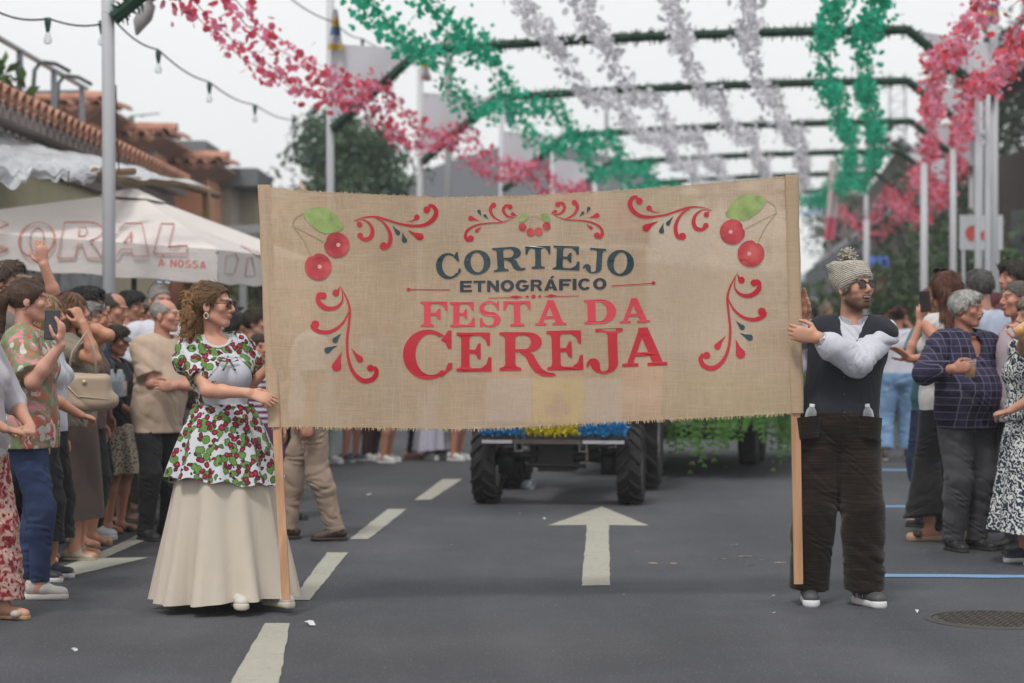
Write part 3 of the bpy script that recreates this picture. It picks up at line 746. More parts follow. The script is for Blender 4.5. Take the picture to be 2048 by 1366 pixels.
# ---------------------------------------------------------------- the man at the right pole
def hero_man():
    loc = Vector((1.70, 10.70, 0)); yaw = 0.0
    aL = aspec(loc, yaw, 1637, 676, 10.44, (.5, -.1, -1), (-.15, 1, .1), (-1, .12, .22), (.1, .5, .55))
    aR = aspec(loc, yaw, 1606, 640, 10.74, (-.8, .5, -.8), (-.6, -.6, 0), (-.05, 0, 1), (.15, .25, .2))
    WH = cloth((.49, .50, .56), 40, .1, .6)
    I = person('young bearded man in beige knitted hat and black waistcoat holding the right banner pole', loc.x, loc.y, 1.765, 0, hair=('crop', (.022, .016, .013)), tone=(.50, .30, .22),
               arms=(aL, aR), look=(31, -7), h=.0045, hero=True, open_mouth=True, beard=((.045, .028, .02), .84), lean=(.075, 0), twist=-9, girth=1.0,
               glasses=dict(lens=LENS, frame=FRAME), feet=[(.135, -.03, 22), (-.145, .03, -4)],
               top=dict(kind='shirt', mat=WH, hem=1.0, loose=.012, sleeve=1.93, puff=1.36, wob=.008, neck=.058),
               bottom=dict(mat=fab_wool(), hem=.085, loose=.050, waist=1.0, wob=.004, flare=1.1), shoes=('sneaker', (.055, .055, .06), (.6, .6, .62)), brow=(.02, .013, .01))
    root, s, tr = I['root'], I['s'], I['tr']
    # waistcoat
    G = Sdf()
    for p, k in I['torso']: G.u(p, k, .03)
    G.u(pr_c(tr((0, 0, 1.28)), tr((0, -.005, .93)), .158 * s, .182 * s, (0, 1, 0), .72), .05, .014)
    for q in (1, -1): G.u(pr_e(tr((q * .172, .005, 1.405)), (.062, .08, .05)), .03, .012)
    G.fn(wob(.004, 15, 2)); G.fn(cut(2, .975 * s, 1))
    G.sub(pr_c(tr((0, -.02, 1.47)), I['hc'], .078, .085), .008)
    for t_ in np.linspace(0, 1, 5): G.sub(pr_c(tr((0, -.12, 1.47 - .15 * t_)), tr((0, -.3, 1.47 - .15 * t_)), .07 * (1 - t_) + .008, .07 * (1 - t_) + .008), .008)
    G.sub(pr_e(tr((-.012, -.19, .955)), (.02, .12, .02)), .004)
    gm = G.mesh('waistcoat', .0055); gm.materials.append(cloth((.018, .02, .028), 60, .2, .35)); v = link('waistcoat', gm, root)
    def front(x, z, off=.004):
        X = np.array([[x, -.4 + i * .002, z] for i in range(200)], np.float32); d = G.ev(X); i = int(np.argmax(d < 0)); return Vector((x, -.4 + i * .002 - off, z))
    for z in (1.005, 1.10, 1.19):
        b = MB(); p = front(.012, z); b.lathe([(.001, -.003), (.006, -.003), (.0065, 0), (.006, .002)], p, 'y', 12); b.build('button', [plain((.03, .03, .035), .3)], v, True)
    b = MB(); b.tube([front(.0, z, -.0005) for z in np.linspace(.975, 1.27, 14)], .0018, 4); b.build('placket_edge', [plain((.008, .008, .012), .9)], v)
    for q in (1, -1):
        b = MB(); pts = [front(.075 * q + (q * .075 * t_), 1.035 + .008 * t_, .0) for t_ in (0, .5, 1)]
        for p0, p1 in zip(pts, pts[1:]): b.bar(p0, p1, .004, .026)
        b.build('pocket_flap', [cloth((.024, .026, .034), 60, .2, .2)], v)
    # collar stand and shirt button
    c = MB(); base = Vector(tr((0, -.002, 1.475))); rg = []
    for i in range(4):
        t_ = i / 3; ring = []
        for k in range(33):
            a = R_(-90 + 16 + (360 - 32) * k / 32); r = .066 + .004 * t_
            ring.append(base + Vector((r * math.cos(a), r * 1.02 * math.sin(a), -.02 + .04 * t_ - .028 * max(0, -math.sin(a)) ** 3)))
        rg.append(ring)
    c.loft(rg, closed=False); c.loft([[p * 1 + Vector((0, 0, 0)) for p in r] for r in [[base + (p - base) * .95 for p in r] for r in rg]], closed=False)
    o = c.build('collar', [WH], root, True)
    # knitted hat with pompom
    K = Sdf(); K.u(pr_e((0, .02, .05), (.092, .115, .09)), .01, .004); K.u(pr_b((0, .035, .09), (.080, .088, .052), .04), .02, .006); K.u(pr_c((-.07, .07, .125), (-.085, .095, .13), .03, .012), .025); K.u(pr_c((.07, .07, .12), (.08, .09, .12), .03, .012), .025)
    K.fn(cutp((0, -.1, .058), (0, -.16, -.2)))
    K.fn(lambda X, d: d - .006 * np.clip(1 - np.abs((X[..., 2] - .058) * .77 + (X[..., 1] + .1) * .62 - .02) / .025, 0, 1))
    km = K.mesh('knitted_hat', .004); kn = fab_knit(); km.materials.append(kn); hat = link('knitted_hat', km, root); hat.matrix_local = I['HM']
    Pm = Sdf(); rr = random.Random(3)
    for i in range(110):
        a, b_ = rr.uniform(0, 6.28), rr.uniform(-.6, 1.5); r = rr.uniform(.036, .056); dv = np.array((math.cos(a) * math.cos(b_), math.sin(a) * math.cos(b_), math.sin(b_)))
        Pm.u(pr_c(np.array((.0, .035, .172)) + dv * .012, np.array((0, .035, .172)) + dv * r, .0075, .0042), .002)
    pm = Pm.mesh('pompom', .003); pm.materials.append(kn); link('pompom', pm, hat)
    # wristwatch
    S, E, W, *_ = I['joints'][1]; ax = nrm(W - E); w = MB(); c0 = W - ax * .012
    u = nrm(np.cross(ax, (0, 0, 1))); v2 = np.cross(ax, u); u = -u if u[1] > 0 else u
    ring = [Vector(c0 + (u * math.cos(a) * 1 + v2 * math.sin(a)) * .033) for a in [2 * math.pi * k / 24 for k in range(25)]]
    w.tube(ring, .006, 6); wo_ = w.build('wristwatch', [METAL], root, True)
    dl = MB(); fc = Vector(nrm(u * .8 + v2 * .25)); cc = Vector(c0) + fc * .034; q = fc.to_track_quat('Z', 'Y').to_matrix()
    ring1 = [cc + q @ Vector((.017 * math.cos(a), .017 * math.sin(a), 0)) for a in [2 * math.pi * k / 20 for k in range(20)]]
    dl.add(ring1 + [p + fc * .008 for p in ring1], [tuple(range(20, 40))] + [(k, (k + 1) % 20, 20 + (k + 1) % 20, 20 + k) for k in range(20)]); dl.build('dial', [plain((.55, .56, .58), .25, .3)], wo_)
    # stripes and laces on the shoes
    for o in [c_ for c_ in root.children if c_.name.startswith('shoe')]:
        for q in (1, -1):
            m = MB()
            for k in range(3):
                y = -.005 - .024 * k; m.tube([(q * .018, y - .006, .096), (q * .034, y, .072), (q * .0405, y + .006, .045)], .0052, 5, flat=.5)
            m.build('stripe', [plain((.55, .55, .57), .6)], o, True)
        m = MB()
        for k in range(4): y = -.02 - .02 * k; m.tube([(-.02, y, .088 - .008 * k), (0, y - .004, .098 - .008 * k), (.02, y, .088 - .008 * k)], .0036, 5)
        m.build('laces', [plain((.5, .5, .52), .8)], o, True)
    # water bottles in the trouser pockets
    for i, (px, lab) in enumerate(((1619, 'small clear water bottle in the trouser pocket beside the banner pole'), (1738, 'small clear water bottle in the pocket of the hip away from the pole'))):
        p = at(px, 850, 10.57); m = MB(); bt = empty('water_bottle', p, 0, lab, 'bottle', 'water bottles in the trouser pockets')
        m.lathe([(.0, 0), (.028, .002), (.03, .01), (.03, .055), (.026, .075), (.014, .092), (.0125, .1)], (0, 0, 0), 'z', 16); m.build('bottle_body', [CLEAR], bt, True)
        m = MB(); m.lathe([(.0145, .094), (.0145, .108), (.012, .11), (.0, .11)], (0, 0, 0), 'z', 14); m.build('cap', [plain((.6, .62, .64), .5)], bt, True)
        bt.rotation_euler = (0, R_(8 if i == 0 else -6), 0)
        m = MB(); rg = []
        for j in range(7):
            t_ = j / 6; rg.append([P0 - loc for P0 in [at(px + 27 * u * (1 - .15 * t_), 833 + 44 * t_ + 3 * u * (1 if i else -1), 10.522 + .03 * u * u + .012 * t_ + .02 * (abs(u) > .9)) for u in np.linspace(-1, 1, 11)]])
        m.loft(rg, closed=False); m.loft([[p_ + Vector((0, .012, 0)) for p_ in r] for r in rg], closed=False); m.build('trouser_pocket', [o.data.materials[0] for o in root.children if o.name.startswith('trousers')][0], root, True)
    # the loose sleeve sags below the near elbow
    return I

# ---------------------------------------------------------------- the woman at the left pole
def hero_woman():
    loc = Vector((-1.475, 10.55, 0)); yaw = R_(22)
    aR = aspec(loc, yaw, 497, 786, 10.26, (-.6, -.1, -1), (.1, .75, -.65), (1, .05, -.3), (.12, .2, .15))
    aL = aspec(loc, yaw, 534, 738, 10.56, (.1, -.2, -1), (.6, -.5, 0), (.55, 0, .8), (.3, .4, .3))
    CH = fab_cherry(); WH = cloth((.51, .52, .59), 60, .06, .25)
    I = person('woman in cherry print peplum blouse and long cream skirt holding the left banner pole', loc.x, loc.y, 1.665, 22, fem=True, tone=(.56, .34, .25), hair=('curly', (.24, .125, .05, 1)),
               arms=(aL, aR), look=(54, 1), h=.0045, hero=True, lean=(-.055, 0), twist=4, glasses=dict(lens=plain((.06, .012, .006), .1, 0, .1, 5, 0, .6, 'tinted_lens'), frame=plain((.05, .015, .01), .35, name='frame')),
               top=dict(kind='blouse', mat=CH, hem=1.07, loose=.012, sleeve=.64, puff=1.06, neck=.085, wob=.004, straight=False), bust=.078, girth=1.04,
               bottom=dict(kind='skirt', mat=cloth((.49, .435, .365), 70, .07, .12), hem=.03, zf=.065, waist=1.06, rx=.335, ry=.31, amp=.13, folds=9, sx=-.025, sy=-.05, zw=.025),
               shoes=('sneaker', (.52, .50, .45), (.55, .5, .4)), feet=[(.20, -.20, 22), (.0, -.26, -8)], brow=(.1, .05, .03))
    root, s, tr = I['root'], I['s'], I['tr']
    def shell(name, infl, mat, fns, extra=()):
        G = Sdf()
        for p, k in I['torso']: G.u(p, k, infl)
        for p, k, f in extra: G.u(p, k, f)
        for f in fns: G.fn(f)
        m = G.mesh(name, .005); m.materials.append(mat); return link(name, m, root)
    inset = shell('bodice', .019, WH, [lambda X, d: np.maximum(d, np.sqrt(((X[..., 0] - tr((.012, 0, 1.2))[0]) / .128) ** 2 + ((X[..., 2] - 1.20 * s) / .17) ** 2) * .1 - .1), cut(1, .0, -1)])
    tee = shell('undershirt', .007, WH, [cut(2, 1.30 * s, 1), lambda X, d: np.maximum(d, -pdist(pr_c(tr((0, -.045, 1.475)), I['hc'], .062, .07), X))])
    sh = [(pr_c(tr((q * .10, .0, 1.40)), tr((q * .18, .005, 1.33)), .056, .06), .04, .008) for q in (1, -1)]
    cape = shell('capelet', .022, CH, [wob(.004, 20, 1), lambda X, d: np.maximum(d, (1.355 * s - .15 * np.clip((np.abs(X[..., 0] - .0) - .04) / .13, 0, 1) - X[..., 2])),
        lambda X, d: np.maximum(d, -pdist(pr_c(tr((0, -.055, 1.44)), I['hc'], .10, .11), X)), ], sh)
    b = MB(); p = Vector(tr((.012, -.165, 1.345)))
    for q in (1, -1):
        b.tube([p, p + Vector((q * .035, -.008, .012)), p + Vector((q * .05, -.005, -.002)), p + Vector((q * .02, -.006, -.008)), p], .004, 5); b.tube([p, p + Vector((q * .02, -.01, -.03)), p + Vector((q * .032, -.012, -.055))], .005, 5)
    b.build('bow', [CH], cape, True)
    mb = MB(); rg = []; N = 96
    for i in range(14):
        t_ = i / 13; z = (1.10 - .405 * t_) * s; ring = []
        rx, ry = .15 + .15 * t_ ** .8, .125 + .115 * t_ ** .8
        for k in range(N):
            a = 2 * math.pi * k / N; f_ = 1 + .075 * t_ ** .7 * (math.sin(10 * a + 1) + .4 * math.sin(17 * a + 2)); o_ = tr((0, 0, 1.1))
            ring.append((rx * f_ * math.cos(a) + o_[0] * (1 - t_) - .015 * t_, ry * f_ * math.sin(a) - .015, z + .018 * t_ * math.sin(a * 2 + .5) + .012 * t_ * math.sin(10 * a)))
        rg.append(ring)
    mb.loft(rg); mb.build('peplum', [CH], root, True)
    b = MB(); rg = [Vector(((.150) * math.cos(a), -.012 + .125 * math.sin(a), 1.095 * s)) + Vector((tr((0, 0, 1.1))[0], 0, 0)) for a in [2 * math.pi * k / 40 for k in range(41)]]
    b.tube(rg, .011, 6, flat=1); b.build('waistband', [CH], root, True)
    for q in (1, -1):
        e = MB(); e.tube([Vector(I['hc']) + Matrix(I['Rh'].tolist()) @ Vector((q * (.083 + .002 * math.cos(a)), .008 + .011 * math.sin(a), -.05 + .015 * math.cos(a))) for a in [2 * math.pi * k / 14 for k in range(15)]], .004, 6)
        e.build('earring', [plain((.5, .46, .36), .4)], root, True)
    return I
HM_ = hero_man(); HW_ = hero_woman()
# ---------------------------------------------------------------- the burlap banner between two wooden poles
def interp(x, pts):
    for (a, b), (c, d) in zip(pts, pts[1:]):
        if x <= c or (c, d) == pts[-1]: return b + (d - b) * (x - a) / (c - a)
TOPE = [(527, 372), (600, 381), (760, 389), (900, 395), (1060, 391), (1250, 380), (1400, 369), (1594, 351)]
BOTE = [(543, 853), (700, 855), (900, 858), (1000, 856), (1150, 848), (1300, 840), (1450, 833), (1600, 825)]
def bdep(px, py): return 10.46 - .29 * (py - 370) / 830 * max(0, 1 - (px - 530) / 420) ** 1.5 + .12 * (px - 540) / 1060 + .016 * math.sin(px * .013 + py * .004) + .005 * math.sin(px * .052 + .006 * py) * (1 if py < 520 else .5) + .006 * math.sin(py * .019 - px * .003) + .007 * math.sin(px * .031 - py * .011) + .03 * math.sin(math.pi * (px - 540) / 1060)
def bpt(px, py, off=0.0): return at(px, py, bdep(px, py) - off)
def fab_burlap(dens=1.0):
    n = NT('burlap'); v = n.coord()
    h1 = n.noise(n.coord((9, 9, 330)), 1, 3, .7); h2 = n.noise(n.coord((330, 60, 9)), 1, 3, .7)
    g1 = n.noise(n.coord((60, 60, 520)), 1, 2); g2 = n.noise(n.coord((520, 60, 60)), 1, 2); pat = n.noise(v, 3.5, 4, .6)
    s_ = n.math('MAXIMUM', h1.outputs[0], h2.outputs[0]); g = n.math('MULTIPLY', n.math('ADD', g1.outputs[0], g2.outputs[0]), .5)
    f = n.math('ADD', n.math('MULTIPLY', s_, .5), n.math('ADD', n.math('MULTIPLY', g, .3), n.math('MULTIPLY', pat.outputs[0], .2)))
    col = n.ramp(f, [(.30, (.36, .25, .16)), (.52, (.53, .395, .275)), (.74, (.64, .505, .375))])
    d = n.n('BsdfDiffuse'); n.l(col, d.inputs[0]); n.l(n.bump(f, .6, .004), d.inputs['Normal'])
    t = n.n('BsdfTranslucent'); n.l(col, t.inputs[0]); m = n.n('MixShader'); m.inputs[0].default_value = .2; n.l(d.outputs[0], m.inputs[1]); n.l(t.outputs[0], m.inputs[2])
    tr = n.n('BsdfTransparent'); m2 = n.n('MixShader')
    n.l(n.ramp(n.math('ADD', n.math('MULTIPLY', g, .6), n.math('MULTIPLY', n.math('SUBTRACT', 1.0, s_), .4)), [(.38, (0, 0, 0)), (.58, (.23 * dens,) * 3)]), m2.inputs[0])
    n.l(m.outputs[0], m2.inputs[1]); n.l(tr.outputs[0], m2.inputs[2]); return n.done(m2.outputs[0])
def fab_vinyl(c, c2=None):
    n = NT('vinyl'); a = n.noise(n.coord(), 90, 2); b = n.noise(n.coord((1, 1, 1)), 2.5, 2)
    return n.done(n.bsdf(n.mix(b.outputs[0], c, c2 or tuple(x * 1.15 for x in c)), .30, normal=n.bump(a.outputs[0], .06, .003), spec=.5))
# glyph outlines in a unit box (x right, y up); each entry: polygons = [outer, hole, ...]
def arc(cx, cy, rx, ry, a0, a1, n=18): return [(cx + rx * math.cos(R_(a0 + (a1 - a0) * i / n)), cy + ry * math.sin(R_(a0 + (a1 - a0) * i / n))) for i in range(n + 1)]
def slab(x0, x1, y, up): s_ = .09; return [(x0, y), (x1, y), (x1, y + up * s_), (x0, y + up * s_)]
def stem(x0, x1, w=.13, y0=0, y1=1): return [[(x0 - w, y0), (x1 + w, y0), (x1 + w, y0 + .07), (x1 + .03, y0 + .10), (x1, y0 + .16), (x1, y1 - .16), (x1 + .03, y1 - .10), (x1 + w, y1 - .07), (x1 + w, y1), (x0 - w, y1), (x0 - w, y1 - .07), (x0 - .03, y1 - .10), (x0, y1 - .16), (x0, y0 + .16), (x0 - .03, y0 + .10), (x0 - w, y0 + .07)]]
GL = {
 'C': [[arc(.50, .5, .50, .52, 48, 318, 30) + arc(.56, .5, .31, .43, 312, 58, 26)], [[(.76, .80), (.86, .93), (.90, 1.0), (.97, 1.0), (.97, .62), (.90, .62), (.84, .76)]], [[(.84, .155), (.70, .075), (.77, .03), (.985, .21), (.985, .33), (.90, .32)]]],
 'O': [[arc(.5, .5, .5, .52, 0, 360, 40)[:-1], arc(.5, .5, .25, .43, 0, 360, 32)[:-1]]],
 'R': [stem(.13, .34, .13), [[(.30, 1), (.60, 1)] + arc(.60, .74, .30, .26, 90, -90, 16) + [(.30, .48), (.30, .56), (.52, .56)] + arc(.52, .74, .15, .18, -90, 90, 12) + [(.30, .92)]], [[(.42, .50), (.60, .50), (.74, .42), (.80, .22), (.86, .1), (.96, .09), (1.0, .10), (1.0, .02), (.9, -.02), (.74, 0), (.62, .12), (.56, .34), (.46, .44)]]],
 'r': [stem(.10, .28, .10), [[(.26, 1), (.50, 1)] + arc(.50, .74, .25, .26, 90, -90, 16) + [(.26, .48), (.26, .56), (.44, .56)] + arc(.44, .74, .12, .18, -90, 90, 12) + [(.26, .92)]], [[(.34, .50), (.50, .50), (.60, .42), (.66, .24), (.74, .06), (.84, -.05), (.97, -.08), (1.0, -.13), (.9, -.17), (.76, -.15), (.62, -.04), (.53, .14), (.46, .36), (.38, .44)]]],
 'T': [stem(.385, .615, .15, 0, .98), [[(0, 1), (1, 1), (1, .64), (.93, .64), (.88, .80), (.78, .91), (.22, .91), (.12, .80), (.07, .64), (0, .64)]]],
 'E': [stem(.13, .36, .13), [[(.3, 1), (.93, 1), (.93, .66), (.86, .66), (.80, .82), (.66, .915), (.3, .915)]], [[(.3, 0), (.97, 0), (.97, .37), (.89, .37), (.83, .19), (.68, .085), (.3, .085)]], [[(.33, .46), (.52, .46), (.60, .32), (.67, .32), (.67, .72), (.60, .72), (.52, .56), (.33, .56)]]],
 'F': [stem(.13, .37, .13), [[(.3, 1), (.98, 1), (.98, .64), (.91, .64), (.84, .82), (.68, .915), (.3, .915)]], [[(.33, .45), (.56, .45), (.65, .30), (.73, .30), (.73, .72), (.65, .72), (.56, .55), (.33, .55)]]],
 'J': [[[(.30, 1), (1, 1), (1, .92), (.89, .90), (.85, .84), (.85, .22)] + arc(.50, .18, .35, .26, 0, -180, 18) + arc(.22, .13, .17, .17, 200, -20, 14) + [(.42, -.02)] + arc(.50, .10, .11, .12, -90, 0, 6) + [(.61, .84), (.57, .90), (.44, .92), (.30, .92)]]],
 'S': [[arc(.47, .72, .42, .30, 25, 262, 20) + arc(.46, .24, .22, .20, 85, -110, 12) + [(.30, .10), (.20, .22), (.16, .34), (.08, .34), (.08, -.02), (.15, -.02), (.20, .03)] + arc(.52, .28, .42, .30, -130, 95, 18) + arc(.46, .76, .23, .17, 262, 70, 12) + [(.66, .90), (.76, .78), (.80, .66), (.87, .66), (.87, 1.02), (.81, 1.02), (.78, .95)]]],
 'A': [[[(.40, 1), (.60, 1), (.90, .09), (1, .08), (1, 0), (.56, 0), (.56, .08), (.67, .09), (.62, .26), (.30, .26), (.25, .09), (.36, .08), (.36, 0), (0, 0), (0, .08), (.11, .09), (.37, .86)], [(.34, .36), (.585, .36), (.465, .74)]]],
 'D': [[[(0, 1), (.52, 1)] + arc(.52, .5, .48, .5, 90, -90, 26) + [(0, 0), (0, .07), (.09, .09), (.11, .15), (.11, .85), (.09, .91), (0, .93)], [(.36, .91), (.46, .91)] + arc(.46, .5, .26, .41, 90, -90, 22) + [(.36, .09)]]],
}
SANS = {  # bold extended grotesque
 'E': [[[(0, 0), (0, 1), (1, 1), (1, .80), (.30, .80), (.30, .61), (.93, .61), (.93, .41), (.30, .41), (.30, .20), (1, .20), (1, 0)]]],
 'T': [[[(.36, 0), (.36, .79), (0, .79), (0, 1), (1, 1), (1, .79), (.64, .79), (.64, 0)]]],
 'N': [[[(0, 0), (0, 1), (.27, 1), (.73, .42), (.73, 1), (1, 1), (1, 0), (.74, 0), (.27, .58), (.27, 0)]]],
 'O': [[arc(.5, .5, .5, .52, 0, 360, 32)[:-1], arc(.5, .5, .23, .30, 0, 360, 26)[:-1]]],
 'G': [[arc(.5, .5, .5, .52, 38, 360, 30) + [(1, .55), (.52, .55), (.52, .37), (.73, .37), (.70, .26)] + arc(.5, .5, .23, .30, 300, 50, 22)]],
 'R': [[[(0, 0), (0, 1), (.62, 1)] + arc(.62, .71, .32, .29, 90, -75, 12) + [(.82, .36), (1, 0), (.70, 0), (.50, .38), (.28, .38), (.28, 0)], [(.28, .80), (.58, .80)] + arc(.58, .685, .11, .115, 90, -90, 8) + [(.28, .57)]]],
 'A': [[[(0, 0), (.36, 1), (.64, 1), (1, 0), (.71, 0), (.65, .18), (.34, .18), (.29, 0)], [(.40, .37), (.60, .37), (.50, .70)]], [[(.44, 1.07), (.56, 1.30), (.80, 1.30), (.58, 1.07)]]],
 'F': [[[(0, 0), (0, 1), (1, 1), (1, .79), (.31, .79), (.31, .60), (.86, .60), (.86, .40), (.31, .40), (.31, 0)]]],
 'I': [[[(0, 0), (0, 1), (1, 1), (1, 0)]]],
 'C': [[arc(.5, .5, .5, .52, 38, 322, 30) + arc(.5, .5, .24, .31, 312, 48, 24)]],
}
class Print:     # flat print lying on the cloth; every polygon a hair above the last
    def __init__(s, base=.003): s.m = MB(); s.k = 0; s.base = base; s.sub = 14.0
    def poly(s, loops, sub=True):
        s.k += 1; off = s.base + .00025 * (s.k % 5)
        lp = []
        for L in loops:
            q = []
            for a, b in zip(L, L[1:] + L[:1]):
                n = max(1, int(math.hypot(b[0] - a[0], b[1] - a[1]) / s.sub)) if sub else 1
                q += [(a[0] + (b[0] - a[0]) * i / n, a[1] + (b[1] - a[1]) * i / n) for i in range(n)]
            lp.append(q)
        tri = tessellate_polygon([[Vector((x, y, 0)) for x, y in L] for L in lp]); fl = [p for L in lp for p in L]
        s.m.add([bpt(x, y, off) for x, y in fl], tri); return s
    def blob(s, L):          # a filled roundish shape that follows the cloth
        s.k += 1; off = s.base + .00025 * (s.k % 5); n = len(L); cx, cy = sum(p[0] for p in L) / n, sum(p[1] for p in L) / n
        s.m.loft([[bpt(cx + (x - cx) * t, cy + (y - cy) * t, off) for x, y in L] for t in (1, .75, .5, .25, .02)], cap=True)
    def glyph(s, g, box, rot=0, font=GL, skew=0.0):
        x0, y0, x1, y1 = box; cx, cy = (x0 + x1) / 2, (y0 + y1) / 2; c, n = math.cos(R_(rot)), math.sin(R_(rot))
        for pg in font[g]:
            s.poly([[(lambda X, Y: (cx + (X - cx) * c - (Y - cy) * n, cy + (X - cx) * n + (Y - cy) * c + skew * (X - cx)))(x0 + u * (x1 - x0), y1 - v * (y1 - y0)) for u, v in L] for L in pg])
    def stroke(s, pts, ws, ball=None):
        # smooth the path (Catmull-Rom) and lay a ribbon of varying width
        P = []; W = []
        for i in range(len(pts) - 1):
            p0, p1, p2, p3 = pts[max(i - 1, 0)], pts[i], pts[i + 1], pts[min(i + 2, len(pts) - 1)]
            for j in range(6):
                t = j / 6; f = lambda a, b, c, d: .5 * (2 * b + (c - a) * t + (2 * a - 5 * b + 4 * c - d) * t * t + (3 * b - a - 3 * c + d) * t ** 3)
                P.append((f(p0[0], p1[0], p2[0], p3[0]), f(p0[1], p1[1], p2[1], p3[1]))); W.append(ws[i] + (ws[i + 1] - ws[i]) * t)
        P.append(pts[-1]); W.append(ws[-1]); L = []; Rr = []
        for i, (p, w) in enumerate(zip(P, W)):
            a, b = P[max(i - 1, 0)], P[min(i + 1, len(P) - 1)]; dx, dy = b[0] - a[0], b[1] - a[1]; l = math.hypot(dx, dy) or 1
            L.append((p[0] - dy / l * w / 2, p[1] + dx / l * w / 2)); Rr.append((p[0] + dy / l * w / 2, p[1] - dx / l * w / 2))
        s.k += 1; off = s.base + .00025 * (s.k % 5); n = len(P)
        s.m.add([bpt(x, y, off) for x, y in L + Rr], [(i, i + 1, n + i + 1, n + i) for i in range(n - 1)])
        if ball: s.disc(*ball)
    def disc(s, x, y, r, ry=None): s.poly([arc(x, y, r, ry or r, 0, 360, 20)[:-1]])
    def drop(s, tip, c, r):
        a = math.degrees(math.atan2(tip[1] - c[1], tip[0] - c[0])); mx, my = (tip[0] * .45 + c[0] * .55), (tip[1] * .45 + c[1] * .55)
        px, py = -math.sin(R_(a)), math.cos(R_(a))
        s.poly([arc(c[0], c[1], r, r, a + 75, a + 285, 14) + [(mx - px * r * .52, my - py * r * .52), tip, (mx + px * r * .35, my + py * r * .35)]])

